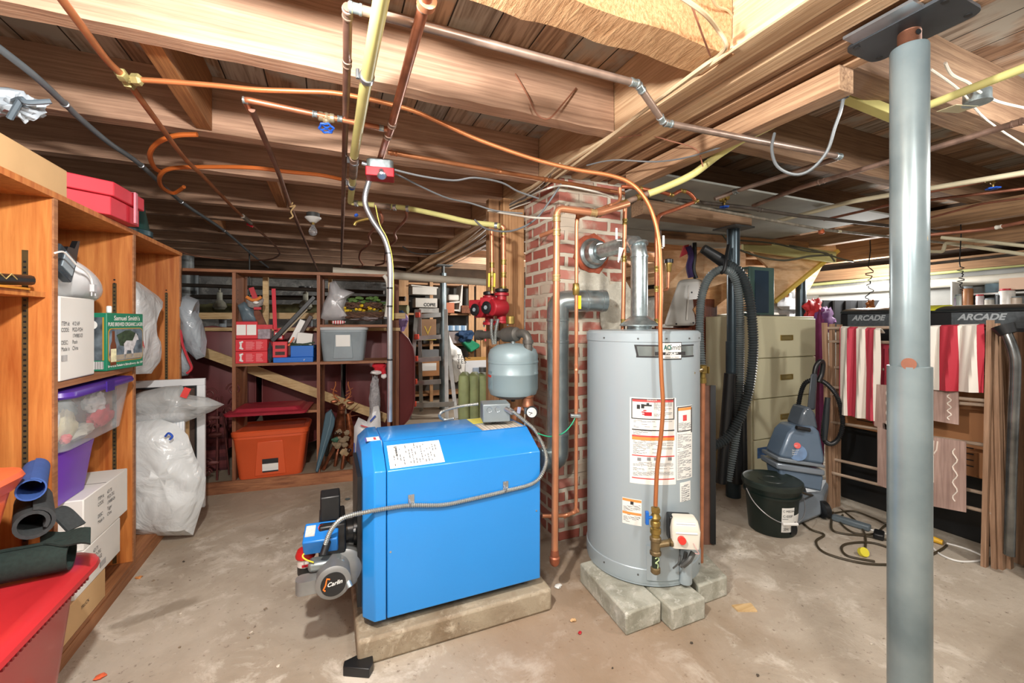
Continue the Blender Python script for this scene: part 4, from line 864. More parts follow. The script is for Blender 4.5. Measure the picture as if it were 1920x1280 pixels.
for (p, d) in ((ft_+Z*(zc-.08), Z), (ft_+Z*(zc-.02)+Vector((0, .0, .0)), Vector((0, .4, 1))), (ft_+Z*zc+Vector((0, .09, 0)), Vector((0, 1, 0)))): part(t, 'seam_ring', MB().lathe([(.0435, -.005), (.0465, -.004), (.0465, .004), (.0435, .005)], p, d, 28), GALV)
part(t, 'wall_collar', MB().lathe([(.092, 0), (.092, -.02), (.075, -.03), (.07, -.075), (.05, -.085), (.05, -.10)], Vector((c0.x, 2.212, zc)), (0, 1, 0), 32), GALV)
# ------------------------------------------------------------------ red electrical box and conduit
eb = C(713, 318, 2.08)
t = thing('emergency_switch', 'metal ceiling box with a red cover and silver plunger, above the boiler', 'switch box', eb-Z*.05)
part(t, 'box_body', MB().loft([(-.004, .062, .045, .02), (.035, .062, .045, .02), (.04, .055, .04, .02)], eb, -.15), GALV, .003)
part(t, 'red_cover', MB().loft([(-.045, .066, .048, .006), (-.002, .066, .048, .006)], eb, -.15), M('a8202c', .4, 0, .08, 6), .003, 'red metal cover')
part(t, 'plunger', MB().lathe([(.012, 0), (.012, .03), (.02, .032), (.022, .04), (.016, .046)], eb+Vector((.0, -.045, -.02)), (0, -.6, -.8), 14), STEEL)
part(t, 'cable_connector', MB().cyl(eb+Vector((-.06, 0, .015)), eb+Vector((-.085, .0, .02)), .010, n=10), STEEL)
ep = [C(693, 335, 2.12), C(684, 375, 2.13), C(697, 410, 2.14), C(722, 450, 2.15), C(731, 500, 2.16), C(731, 600, 2.16), C(731, 790, 2.16)]
t = thing('metal_conduit', 'silver metal conduit bending from the red electrical box straight down to the boiler top', 'conduit', ep[-1])
part(t, 'tube', MB().tube(spline(ep, 7), .0135, 12), STEEL)
for (x, y) in ((703, 420), (728, 475), (731, 540), (731, 574), (731, 674)): part(t, 'strap', MB().lathe([(.0142, -.004), (.0152, -.003), (.0152, .003), (.0142, .004)], C(x, y, 2.157), Z if y > 460 else ep[3]-ep[2], 12), BLACKP)
solo('yellow_wire', 'thin yellow wire tied along the silver metal conduit', 'wire', MB().tube(spline([C(704, 385, 2.12), C(712, 420, 2.12), C(727, 450, 2.13), C(737, 500, 2.145), C(737, 600, 2.145)]), .0022, 5), M('d8cf50', .5, 0, 0, 5))
# ------------------------------------------------------------------ circulator pumps, tank, risers
RP = M('a3202c', .42, 0.1, .1, 8)
def pump(x, y, d, lab):
    c = C(x, y, d); t = thing('circulator_pump', lab, 'pump', c-Z*.09, 'red circulator pumps')
    part(t, 'motor_housing', MB().lathe([(.045, -.01), (.05, -.004), (.05, .085), (.04, .10)], c-FW*.07-RT*.02, FW*.6+RT*.8, 24).ob(c+Z*.0, (.12, .07, .10), -YAW), RP, .006)
    part(t, 'control_box', MB().ob(c-RT*.04+Z*.035-FW*.02, (.09, .08, .055), -YAW-.4), RP, .006)
    f_ = c-RT*.055-FW*.055; ax = (FW*-.8-RT*.6)
    part(t, 'face_plate', MB().lathe([(.038, 0), (.038, .006), (.03, .01)], f_, ax, 20), BLACKP); part(t, 'face_emblem', MB().lathe([(.014, .01), (.012, .012)], f_, ax, 6), GREYP)
    part(t, 'flange', MB().lathe([(.03, -.012), (.045, -.01), (.045, .006), (.03, .01)], c+RT*.035+Z*.085, n=16).lathe([(.03, -.012), (.045, -.01), (.045, .006), (.03, .01)], c+RT*.035-Z*.085, n=16).cyl(c+RT*.035-Z*.085, c+RT*.035+Z*.085, .03), RP)
    part(t, 'flange_gasket', MB().lathe([(.04, .012), (.042, .014), (.042, .03), (.03, .035)], c+RT*.035+Z*.085, n=16), BLACKP)
    for s in (-1, 1): part(t, 'flange_bolt', MB().cyl(c+RT*(.035+s*.036)-Z*.11, c+RT*(.035+s*.036)-Z*.07, .006, n=6), GALV)
pump(930, 577, 2.62, 'red circulator pump on the right, in front, under the copper pipe from the yellow hose')
pump(908, 581, 2.75, 'red circulator pump on the left, half hidden behind the other')
et = C(962, 605, 2.42)
t = thing('expansion_tank', 'blue-grey round expansion tank hanging beside the chimney above the boiler', 'tank', (et.x, et.y, .88))
EG = M('8ea2a8', .4, .1, .04, 4)
part(t, 'tank_shell', MB().lathe([(.03, .872), (.09, .88), (.13, .90), (.141, .93), (.141, 1.01), (.1425, 1.012), (.1425, 1.02), (.141, 1.022), (.141, 1.075), (.1435, 1.077), (.1435, 1.086), (.141, 1.088), (.141, 1.12), (.13, 1.15), (.09, 1.175), (.03, 1.185)], (et.x, et.y, 0), n=48), EG)
part(t, 'nipple', MB().cyl((et.x, et.y, 1.18), (et.x, et.y, 1.235), .013, n=12), GALV); part(t, 'valve_stem', MB().cyl((et.x, et.y, .855), (et.x, et.y, .875), .012, n=10), IRON)
part(t, 'tank_label', MB().grid(lambda u, v: Vector((et.x, et.y, 0))+RT*(.142*math.sin(-1.45+.5*u))-FW*(.142*math.cos(-1.45+.5*u))+Z*(.935+.1*v), 6, 2, .001), M('7d949c', .5, 0, .2, 60)); part(t, 'red_band', MB().grid(lambda u, v: Vector((et.x, et.y, 0))+RT*(.1435*math.sin(-1.45+.45*u))-FW*(.1435*math.cos(-1.45+.45*u))+Z*(1.0+.012*v), 6, 2, .001), M('c0453a', .5, 0, 0, 5))
IP = M('64625d', .5, .5, .25, 18)
t = thing('iron_pipework', 'grey iron pipes and elbow feeding the expansion tank from the pumps', 'pipe', C(975, 740, 2.40))
part(t, 'tube', MB().tube(elbow([C(896, 628, 2.66), C(940, 627, 2.5), C(990, 624, 2.35), C(990, 745, 2.35)], .05), .024, 16), IP)
part(t, 'air_scoop', MB().lathe([(.025, -.06), (.04, -.05), (.045, 0), (.04, .05), (.025, .06)], C(957, 627, 2.44), C(990, 624, 2.35)-C(940, 627, 2.5), 18), IP)
part(t, 'fitting_ring', MB().cyl(C(925, 629, 2.55), C(933, 629, 2.53), .034).cyl(C(984, 641, 2.35), C(984, 641, 2.35)+Z*.001, .001).cyl(C(990, 637, 2.35), C(990, 644, 2.35), .030).cyl(C(896, 628, 2.66), C(903, 628, 2.64), .032), IP)
part(t, 'air_vent', MB().lathe([(.016, 0), (.025, .004), (.025, .045), (.018, .05)], C(957, 608, 2.44), n=18), BRASS, label='brass air vent')
part(t, 'bronze_bushing', MB().lathe([(.03, -.05), (.034, -.048), (.034, -.035), (.03, -.03), (.03, 0), (.034, .004), (.034, .012), (.026, .014)], C(990, 745, 2.35), n=12), M('a06a4e', .45, .5, .3, 14), label='rusty bronze bushing')
rg = C(990, 760, 2.35); part(t, 'lower_tube', MB().cyl(rg, Vector((rg.x, rg.y, .80)), .023, n=16), GALV)
gp_ = C(997, 773, 2.27)
t = thing('pressure_gauge', 'small round white-faced pressure gauge on the riser behind the boiler', 'gauge', gp_-Z*.03)
part(t, 'gauge_case', MB().lathe([(.028, 0), (.031, -.004), (.031, -.022), (.02, -.03)], gp_, -FW-RT*.1, 28), M('51565a', .35, .6, .1, 8)); part(t, 'gauge_face', MB().lathe([(.026, 0), (.026, .0015)], gp_, -FW-RT*.1, 28), PAPER)
part(t, 'gauge_needle', MB().tube([gp_-FW*.003-Z*.004+RT*.004, gp_-FW*.003-RT*.017+Z*.003], .0013, 5).tube([gp_-FW*.003+RT*.002, gp_-FW*.003-RT*.012-Z*.014], .001, 5), INK)
t = thing('fill_fitting', 'copper elbow and small blue-tagged valve behind the grey control box', 'fitting', C(970, 775, 2.4))
part(t, 'tube', MB().tube(elbow([C(965, 790, 2.42), C(965, 765, 2.42), C(988, 768, 2.38)], .03), .014, 12), COPPER); part(t, 'valve_tag', MB().ob(C(973, 769, 2.33), (.02, .006, .035), .3, 0, .2), M('b9c4e4', .5, 0, .1, 60))
for (a, b_, lb) in (((922, 598), (925, 645), 'left'), ((934, 598), (929, 645), 'right')):
    solo('flexible_conduit', 'short spiral conduit hanging from the red pumps, the '+lb+' one', 'conduit', corr([C(a[0], a[1], 2.52), C((a[0]+b_[0])/2-2, (a[1]+b_[1])/2, 2.5), C(b_[0], b_[1], 2.5)], .011, .008), M('a9adaa', .35, .7, .1, 20))
for x, d in ((917, 2.6), (927, 2.6)): solo('yellow_lever', 'yellow lever handle beside the copper pipes above the pumps, '+('left' if x < 920 else 'right')+' one', 'lever', MB().ob(C(x, 525, d), (.012, .008, .085), 0, .05), M('d9cc4a', .5, 0, .05, 6), bevel=.002)
# ------------------------------------------------------------------ orange cable loops, wires, cables
OC = M('c2662a', .5, 0, .1, 10)
solo('orange_cable', 'flat orange cable looping down from the joist and under it, upper left', 'cable', MB().tube(spline([G(370, 252, 2.17), G(330, 254, 2.16), G(295, 268, 2.14), G(281, 290, 2.12), G(290, 315, 2.12), G(303, 322, 2.14)], 6), .011, 8), OC)
solo('orange_cable', 'second orange cable curling into a hook and running right along the third joist', 'cable', MB().tube(spline([G(345, 350, 2.14), G(325, 362, 2.12), G(303, 350, 2.11), G(300, 330, 2.11), G(320, 316, 2.13), G(380, 313, 2.15), G(470, 314, 2.16), G(540, 322, 2.165), G(600, 328, 2.165), G(640, 336, 2.165)], 6), .011, 8), OC)
CR = M('cdb694', .6, 0, .15, 10); CW = M('d6d0c2', .5, 0, .1, 10); CG = M('6d7072', .5, 0, .1, 10); CB_ = M('8d5b44', .6, 0, .2, 10)
def cable(lab, pts, r, mat, sag=True): solo('cable', lab, 'cable', MB().tube(spline(pts, 5), r, 6), mat)
cable('tan cable stapled along the left edge of the timber beam', [G(1600, -60, 2.163), G(1330, 122, 2.163), G(1240, 185, 2.163), G(1150, 250, 2.163), G(1055, 310, 2.163), G(975, 365, 2.163)], .006, CR)
cable('cream cable running down the beam edge from the bent cable at the top', [C(1270, -10, 1.15), C(1320, 25, 1.2), C(1345, 55, 1.3), C(1362, 85, 1.33), C(1345, 105, 1.4), G(1310, 130, 2.155), G(1250, 175, 2.155), G(1180, 228, 2.155), G(1120, 275, 2.155), G(1040, 335, 2.155), G(960, 392, 2.155)], .0065, CR)
cable('brown thin wire hanging beside the rough joist end', [C(1290, -10, 1.2), C(1315, 60, 1.28), C(1332, 105, 1.4)], .003, CB_)
cable('pale wavy cable at the top right of the rough joist', [C(1330, -10, 1.3), C(1345, 12, 1.35), C(1365, 20, 1.38), C(1378, 38, 1.42), C(1395, 50, 1.45)], .004, CR)
cable('grey wire sagging below the beam from the wire bundle to the right', [G(1100, 310, 2.15), C(1150, 300, 2.2), C(1230, 303, 2.1), C(1300, 292, 1.95), C(1390, 262, 1.9)], .004, CG)
cable('thin brown wire drooping under the beam', [G(1160, 258, 2.15), C(1210, 253, 2.0), C(1260, 265, 1.98), C(1305, 280, 1.97), C(1318, 312, 1.97)], .003, CB_)
cable('white cable sagging across the beam to the copper riser', [G(985, 372, 2.15), C(1020, 356, 2.3), C(1055, 348, 2.3), C(1110, 358, 2.25), C(1150, 370, 2.2)], .0055, CW)
cable('white cable hanging in a long curve left of the copper riser', [C(915, 395, 2.6), C(960, 402, 2.4), C(1000, 408, 2.2), C(1035, 409, 2.1)], .0055, CW)
cable('grey cable from the electrical box waving right under the joist', [eb+Vector((.06, 0, .01)), C(790, 330, 2.15), C(850, 338, 2.2), C(890, 333, 2.2), C(940, 342, 2.25), C(970, 358, 2.3), C(1010, 372, 2.35)], .005, CG)
cable('dark grey cable running down from the beam and looping by the timber post', [C(1052, 345, 2.3), C(1030, 378, 2.3), C(1005, 410, 2.35), C(975, 428, 2.4), C(945, 434, 2.45), C(910, 428, 2.55), C(890, 412, 2.6)], .0055, CG)
cable('grey cable crossing the pipes below the electrical box', [C(740, 325, 2.2), C(830, 368, 2.4), C(880, 380, 2.5), C(930, 395, 2.5), C(980, 400, 2.5)], .005, CG)
random.seed(11)
for i in range(6):
    o = i*.012
    cable('wire in the tangled bundle under the beam, strand '+['nearest the left edge', 'second from the left', 'third from the left', 'third from the right', 'second from the right', 'nearest the chimney'][i],
          [G(1050-i*8, 306+i*9, 2.16), G(1000+i*6, 350+i*3, 2.15), G(950-i*3, 385+i*4, 2.14-o), G(905+i*7, 425+i*4, 2.15), G(860+i*8, 460+i*2, 2.15), G(800+i*10, 495, 2.15)], .0045, [CR, CW, CG, CR, M('4a4640', .6, 0, .1, 9), CW][i])
pk_ = [C(770, 467, 5.2), C(750, 458, 5.0)]
cable('dark wire drooping from the far joists to a clip on the beam', [C(755, 462, 4.8), C(775, 474, 4.8), C(810, 476, 4.9), C(835, 470, 5.0)], .008, CG)
cable('copper-coloured wire hung in a U from nails on the bright front joist', [PYp(966, 138, 1.622), PYp(990, 180, 1.61), PYp(1008, 215, 1.60), PYp(1030, 222, 1.60), PYp(1055, 195, 1.61), PYp(1080, 165, 1.622)], .0035, CB_)
cable('grey cable looping below the beam end, upper right', [C(1583, 172, 1.5), C(1577, 205, 1.5), C(1565, 240, 1.52), C(1550, 285, 1.55), C(1520, 318, 1.58), C(1490, 327, 1.6), C(1458, 312, 1.62), C(1447, 280, 1.65), C(1452, 250, 1.68)], .0055, M('6a7073', .4, .1, .1, 10))
solo('cable_clamp', 'black clamp holding the looped grey cable under the beam end', 'clamp', MB().ob(C(1574, 178, 1.5), (.05, .03, .03), -YAW), BLACKP, bevel=.004)
# ------------------------------------------------------------------ right-hand ceiling pipes
def rp_(lab, pts, r, mat, **k): return pipe('ceiling_pipe', lab, 'pipe', pts, r, mat, **k)
GRN = M('8a8274', .55, .35, .45, 22); DK = M('4d443c', .6, .3, .3, 10); CRM = M('c2b99c', .5, 0, .15, 8)
rp_('greenish weathered copper pipe passing behind the steel post from the right edge', [G(1990, 205, 2.06), G(1750, 278, 2.06), G(1500, 352, 2.06), G(1412, 386, 2.06)], .0125, M('947a6c', .5, .4, .5, 16), er=.02, fits=[(0, .3), (1, .8)])
rp_('yellowish pipe passing behind the post below the weathered copper one', [G(1990, 312, 2.06), G(1600, 377, 2.06), G(1455, 415, 2.06)], .014, CRM)
rp_('dark pipe running right below the grey ceiling panel', [C(1270, 375, 2.5), G(1390, 388, 2.03), G(1500, 405, 2.03), G(1790, 437, 2.03)], .012, DK, fits=[(1, .3)])
rp_('long thin copper pipe under the grey panel with a capped tee', [G(1245, 376, 2.0), G(1430, 410, 2.0), G(1540, 430, 2.0), G(1780, 456, 2.0)], .010, GRN, fits=[(2, .0), (2, .12)], fmat=CRM)
tq = G(1540, 430, 2.0); solo('pipe_cap', 'small reddish cap hanging from the tee under the grey panel', 'fitting', MB().lathe([(.012, -.035), (.02, -.03), (.02, -.01), (.015, 0)], tq, n=12), M('a8542f', .5, .3, .2, 10))
rp_('thin reddish pipe slanting from behind the post to the grey panel', [G(1990, 345, 2.07), G(1667, 384, 2.07), G(1545, 412, 2.07)], .009, COPPER_OLD)
vq = G(1358, 372, 2.06); t = thing('stop_valve', 'small valve with blue wheel handle under the grey ceiling panel', 'valve', vq-Z*.06); valve(t, vq, (0, 1, 0), (0, 0, -1), .011, BLUEH)
vq = G(1862, 335, 2.08); t = thing('stop_valve', 'blue-wheeled valve on a thin pipe right of the steel post', 'valve', vq-Z*.06); valve(t, vq, (0, 1, 0), (0, 0, -1), .011, BLUEH)
rp_('thin copper pipe carrying the blue-wheeled valve at the right edge', [G(1990, 318, 2.08), G(1862, 337, 2.08), G(1690, 370, 2.08)], .008, COPPER_OLD)
solo('yellow_pipe', 'pale yellow pipe emerging right of the steel post near the top', 'pipe', MB().tube([G(1990, 100, 2.1), G(1752, 193, 2.1), G(1700, 213, 2.1)], .014, 12), YELP)
solo('yellow_board', 'pale yellow painted batten fixed to the joist left of the steel post', 'board', MB().bar(C(1586, 180, 1.75), C(1690, 222, 1.75), .05, .035), YELP, bevel=.003)
t = thing('ceiling_junction_box', 'round metal junction box with cables on the right ceiling, beside a paper note', 'electrical box', G(1815, 178, 2.19)); q = G(1832, 172, 2.19)
part(t, 'box', MB().cyl(q-Z*.04, q, .04, n=20), GALV); part(t, 'cover', MB().cyl(q-Z*.044, q-Z*.04, .043, n=20), GALV)
nt = G(1795, 204, 2.15); n_ = solo('paper_note', 'yellowed card note hanging under the joist right of the post', 'card', MB().ob(nt, (.10, .07, .002), -.3, .1), M('c8c09a', .7, 0, .08, 10))
cable('white cable along the right ceiling over the junction box', [G(1772, 118, 2.19), G(1785, 140, 2.185), G(1815, 155, 2.18), G(1830, 168, 2.17), G(1870, 190, 2.17), G(1935, 205, 2.17)], .005, CW)
cable('second white cable dropping behind the card note', [G(1745, 130, 2.18), G(1800, 170, 2.16), G(1850, 225, 2.15), G(1925, 275, 2.15)], .004, CW)
rp_('cream pipe with a downward crank on the far right ceiling', [C(1690, 470, 3.5), C(1768, 472, 3.5), C(1773, 455, 3.5), C(1930, 478, 3.0)], .013, CRM, er=.02)
rp_('cream pipe crossing the far right ceiling above the cranked one', [C(1765, 445, 3.4), C(1840, 452, 3.2), C(1930, 462, 3.0)], .013, CRM)
rp_('brown iron pipe slanting up to the right edge', [C(1690, 500, 3.8), C(1930, 474, 3.2)], .012, DK)
rp_('thin pipe above the far right corner running to the edge', [C(1745, 408, 3.0), C(1840, 382, 2.7), C(1930, 370, 2.5)], .007, COPPER_OLD)
rp_('brown pipe with bandaged joint at the right edge', [C(1745, 440, 3.1), C(1850, 430, 2.9), C(1930, 414, 2.7)], .012, COPPER_OLD, fits=[(1, .3)], fmat=CW)
# white pipe in the back
solo('white_drain_pipe', 'long cream pipe lying across the top of the far bookcase', 'pipe', MB().cyl(C(624, 508, 3.75), C(935, 531, 4.35), .035, n=16), M('c4bcab', .5, 0, .12, 6))
# bulb holder
lb = G(587, 408, 2.15); 
t = thing('ceiling_light', 'unlit clear bulb in a white porcelain holder under the left joists', 'light', lb-Z*.14)
BX = (lb.x, lb.y)
part(t, 'ceiling_box', MB().cyl((*BX, 2.155), (*BX, 2.188), .05, n=20), IRON); part(t, 'porcelain_base', MB().lathe([(.022, -.045), (.03, -.04), (.06, -.012), (.062, -.004), (.04, 0)], (*BX, 2.155), n=28), WHITEP)
part(t, 'screw_collar', MB().cyl((*BX, 2.09), (*BX, 2.115), .013, n=12), BRASS)
gl = bpy.data.materials.new('bulb_glass'); gl.use_nodes = True; g_ = gl.node_tree.nodes['Principled BSDF']; g_.inputs['Transmission Weight'].default_value = .85; g_.inputs['Roughness'].default_value = .05; g_.inputs['Base Color'].default_value = (.9, .92, .95, 1)
part(t, 'glass_bulb', MB().lathe([(.013, 0), (.015, -.012), (.028, -.035), (.033, -.055), (.028, -.075), (.012, -.088)], (*BX, 2.092), n=24), gl)
# zigzag copper connectors at back
for k, (x0, y0) in enumerate(((712, 405), (760, 400))):
    pts = [C(x0, y0-10, 2.9), C(x0+4-3*k, y0+10, 2.95), C(x0-20, y0+35, 3.3), C(x0-18, y0+50, 3.6), C(x0-35, y0+65, 4.0), C(x0-38, y0+80, 4.4), C(x0-32-8*k, y0+93, 4.8), C(x0-50-6*k, y0+97, 5.0)]
    solo('copper_pipe', ['wavy thin copper tube zigzagging away, left of the silver conduit', 'wavy thin copper tube zigzagging away, right of the silver conduit'][k], 'pipe', MB().tube(spline(pts, 5), .010, 8), COPPER_OLD)
t = thing('hose_bib', 'small brass tap with blue handle poking left from the silver conduit', 'tap', C(675, 415, 2.6))
part(t, 'tap_body', MB().tube(spline([C(700, 408, 2.6), C(680, 412, 2.6), C(668, 416, 2.6), C(664, 422, 2.6)]), .009, 10), BRASS); part(t, 'tap_handle', MB().cyl(C(669, 405, 2.6), C(667, 402, 2.6), .012, n=10), BLUEH)
# duct insulation bundle upper left
bg = G(18, 200, 2.14)
t = thing('plastic_wrapped_bundle', 'silvery plastic-wrapped bundle tied with grey tape, hanging at the upper left edge', 'bundle', bg)
part(t, 'wrap', MB().blob(C(-15, 190, 1.45), (.13, .05, .045), .25, 3), M('b9c3cc', .3, .2, .35, 14)); part(t, 'gathered_end', MB().blob(C(45, 203, 1.45), (.045, .03, .035), .45, 8), M('b9c3cc', .3, .2, .35, 14))
part(t, 'tape', MB().tube(spline([C(25, 190, 1.42), C(40, 185, 1.40), C(52, 192, 1.40), C(96, 190, 1.43)]), .008, 6).tube([C(38, 188, 1.4), C(18, 222, 1.41)], .009, 6), M('5e6b75', .5, 0, .1, 8))
# ================================================================== LEFT BOOKCASE
OW = WOOD('ad602b', 'd48d4b', 'z', 2.2, 0.42, 0.08, 7, 'c9a080'); OWE = WOOD('8e5a38', 'b07a50', 'y', 3, 0.6, 0.2, 10)
XF = -.92; XB = -1.36
sh = thing('bookcase', 'tall orange-stained plywood bookcase along the left wall with slotted metal strips', 'bookcase', (-1.14, 2.6, 0))
for y in (1.39, 2.09, 2.785, 3.54):
    part(sh, 'divider', MB().box(XB, y, .075 if y > 2 else 1.25, XF-.004, y+.022, 1.755), OW)
    if y > 2: part(sh, 'edge_strip', MB().box(XF-.004, y-.001, .075, XF+.002, y+.023, 1.755), OWE)
part(sh, 'top_board', MB().box(XB, 1.0, 1.755, XF+.004, 3.565, 1.777), OW)
part(sh, 'back_panel', MB().box(XB-.012, 1.39, .07, XB-.001, 3.56, 1.755), OW)
part(sh, 'bottom_shelf', MB().box(XB, 2.00, .055, XF, 3.56, .073), OWE); part(sh, 'kick_board', MB().box(XF-.02, 2.0, 0, XF+.003, 3.56, .054), OWE)
part(sh, 'shelf', MB().box(XB+.01, 1.42, 1.392, XF-.02, 2.085, 1.41), OW); part(sh, 'shelf', MB().box(XB+.01, 2.115, 1.055, XF+.0, 2.78, 1.079), OWE)
m1 = MB(); 
for y in (2.09, 2.785, 3.54): 
    x = XF-.075
    st = part(sh, 'slotted_strip', MB().box(x-.008, y-.003, .1 if y < 2.2 else .08, x+.008, y-.0002, 1.50 if y > 2.2 else 1.56), M('6b5a3c', .4, .6, .2, 20))
    sl = MB()
    for k in range(72):
        z_ = .13+k*.0195; sl.box(x-.004, y-.0036, z_, x+.004, y-.0028, z_+.007)
    onto(st, 'slots', sl, BLACKP)
CBD = M('c9a475', .75, 0, .08, 5); TAPE = M('b3405a', .3, 0, .1, 12); REDB = M('c8303f', .55, 0, .08, 5); WBX = M('deddd8', .6, 0, .04, 4)
t = thing('cardboard_box', 'flat tan cardboard box on top of the left bookcase, nearest the camera', 'box', (-1.1, 1.85, 1.778)); part(t, 'carton', MB().box(-1.28, 1.35, 1.778, -.925, 2.19, 1.885), CBD, .003); part(t, 'flap_line', MB().box(-1.11, 1.36, 1.8852, -1.10, 2.18, 1.886), M('a88a5f', .7, 0, 0, 5))
t = thing('gift_box', 'bright red cardboard gift box with lid and packing tape on top of the left bookcase', 'box', (-1.05, 2.55, 1.778))
def slab(P, z0, z1): return MB().prism([(x, y, z0) for x, y in P], (0, 0, z1-z0))
RB_ = [(-1.2, 2.21), (-.885, 2.44), (-.87, 2.70), (-1.2, 2.72)]
part(t, 'box_body', slab(RB_, 1.778, 1.86), REDB, .003); part(t, 'lid', slab([(-1.21, 2.195), (-.872, 2.435), (-.855, 2.72), (-1.21, 2.735)], 1.862, 1.925), REDB, .004)
part(t, 'tape', MB().box(-.858, 2.60, 1.78, -.850, 2.625, 1.925).box(-1.2, 2.60, 1.9255, -.85, 2.625, 1.9265), M('e08a98', .25, 0, .15, 20), label='strip of clear packing tape')
t = thing('flower_pot', 'dark green plastic pot upside down on the far end of the left bookcase', 'pot', (-1.0, 3.02, 1.778))
part(t, 'pot_body', MB().lathe([(.105, .0), (.10, .03), (.07, .20), (.06, .205)], (-1.02, 3.0, 1.779), n=32), M('1d3b36', .35, 0, .1, 6)); part(t, 'pot_rim', MB().lathe([(.108, .0), (.112, .005), (.112, .03), (.106, .034)], (-1.02, 3.0, 1.779), n=32), M('27434a', .3, .2, .1, 6))
# bay 1 contents
t = thing('picture_tray', 'black tray with a gold scribbled edge lying on the nearest bookcase shelf', 'tray', (-1.1, 1.8, 1.411)); 
part(t, 'tray_body', MB().ob((-1.10, 1.80, 1.434), (.34, .44, .035), 0, .06), BLACKP, .012); part(t, 'gold_scrawl', MB().tube([Vector((-.930, 1.60+i*.026, 1.428+(.011 if i % 2 else -.006)+i*.0016)) for i in range(13)], .0018, 5), M('c9b070', .5, .3, 0, 9)); part(t, 'orange_edge', MB().box(-.94, 1.6, 1.411, -.93, 1.98, 1.418), M('c98428', .5, 0, .1, 9))
t = thing('cardboard_box', 'tall tan cardboard box standing in the nearest bay of the left bookcase', 'box', (-1.16, 1.8, .86)); part(t, 'carton', MB().box(-1.3, 1.5, .87, -1.025, 1.92, 1.195), M('c49c68', .75, 0, .1, 4), .005); part(t, 'tape', MB().box(-1.0252, 1.885, 1.09, -1.023, 1.91, 1.15), M('d9b988', .4, 0, .05, 5))
# tubs
ORG = M('e2673f', .4, 0, .05, 5); REDT = M('b82c32', .36, 0, .06, 5, coat=.2)
t = thing('storage_tub', 'large red plastic storage tub with a ribbed lid in the lower left corner', 'storage tub', (-1.03, 1.5, 0))
cxr, cyr = -1.02, 1.50
part(t, 'tub_body', MB().loft([(0.0, .21, .36, .08), (.01, .215, .37, .08), (.40, .25, .43, .10), (.44, .262, .445, .11), (.455, .262, .445, .11)], (cxr, cyr, 0)), REDT)
part(t, 'lid', MB().loft([(.455, .285, .478, .11), (.473, .303, .50, .12), (.487, .30, .498, .12), (.495, .285, .485, .11), (.498, .25, .445, .10), (.492, .24, .43, .09), (.492, .02, .02, .01)], (cxr, cyr, 0)), REDT, label='red lid')
rb = MB()
for i in range(44):
    y = cyr-.38+i*.0178; rb.box(cxr+.262, y, .432, cxr+.276, y+.008, .456)
part(t, 'rim_ribs', rb, M('8c1f27', .5, 0, .05, 5))
t = thing('storage_tub', 'orange plastic storage tub standing on the red tub lid at the left edge', 'storage tub', (-1.17, 1.5, .499))
part(t, 'tub_body', MB().loft([(.499, .17, .24, .06), (.504, .18, .25, .06), (.79, .225, .30, .07), (.80, .225, .30, .07)], (-1.10, 1.52, 0)), ORG); part(t, 'lid', MB().loft([(.80, .235, .315, .08), (.835, .25, .33, .08), (.85, .245, .325, .08), (.855, .2, .28, .07)], (-1.10, 1.52, 0)), ORG, label='orange lid')
part(t, 'handle_slot', MB().box(-.892, 1.55, .73, -.888, 1.66, .745), M('8c3e20', .6, 0, 0, 5))
# rolls on the red lid
DGR = M('1c2c29', .95, 0, .25, 90); CHA = M('33383a', .95, 0, .2, 90)
def roll(c, d, r, l, turns, th, thing_, parts_mat, inner):
    d = V(d).normalized(); c = V(c); u = Vector((0, 0, 1)); w_ = d.cross(u).normalized(); vs = []; n = int(turns*20)
    outer = []; inn = []
    for i in range(n+1):
        a = 2*math.pi*i/20; rr = r-th*1.25*(i/20); outer.append(c+u*math.cos(a)*rr+w_*math.sin(a)*rr); rr -= th; inn.append(c+u*math.cos(a)*rr+w_*math.sin(a)*rr)
    N = len(outer); V_ = outer+inn+[p+d*l for p in outer]+[p+d*l for p in inn]; F = []
    for i in range(N-1): F += [(i, i+1, 2*N+i+1, 2*N+i), (N+i+1, N+i, 3*N+i, 3*N+i+1), (i+1, i, N+i, N+i+1), (2*N+i, 2*N+i+1, 3*N+i+1, 3*N+i)]
    F += [(0, N, 3*N, 2*N), (N-1, 2*N-1, 4*N-1, 3*N-1)]
    return MB().add(V_, F)
gc_ = Vector((-.765, 1.835, .552))
solo('carpet_roll', 'dark green carpet remnant loosely rolled on the red tub lid', 'carpet', roll(gc_, (-1, -.12, 0), .052, .42, 1.15, .007, 0, 0, 0).grid(lambda u, v: C(170-95*u, 988+12*u+(30-10*u)*v, 1.42-.07*v)+Z*(.004*math.sin(u*9)), 10, 4, .006), DGR)
bk = C(62, 982, 1.33)
solo('carpet_roll', 'charcoal ribbed mat rolled up, behind the green carpet roll', 'carpet', roll(bk, -RT*.75+FW*.66, .053, .26, 1.35, .010, 0, 0, 0), CHA)
dm = spline([C(60, 985, 1.44), C(76, 964, 1.44), C(98, 966, 1.44), C(128, 995, 1.44)], 5)
solo('doormat', 'dark ribbed mat folded over behind the green carpet roll', 'mat', MB().grid(lambda u, v: dm[int(u*15)]+FW*(v*.06), 15, 3, .008), CHA)
yk = C(57, 918, 1.33)
solo('yoga_mat', 'blue and black exercise mat rolled up beside the orange tub', 'mat', roll(yk, -RT*.72+FW*.7, .037, .28, 1.15, .004, 0, 0, 0), M('35589c', .8, 0, .1, 20))
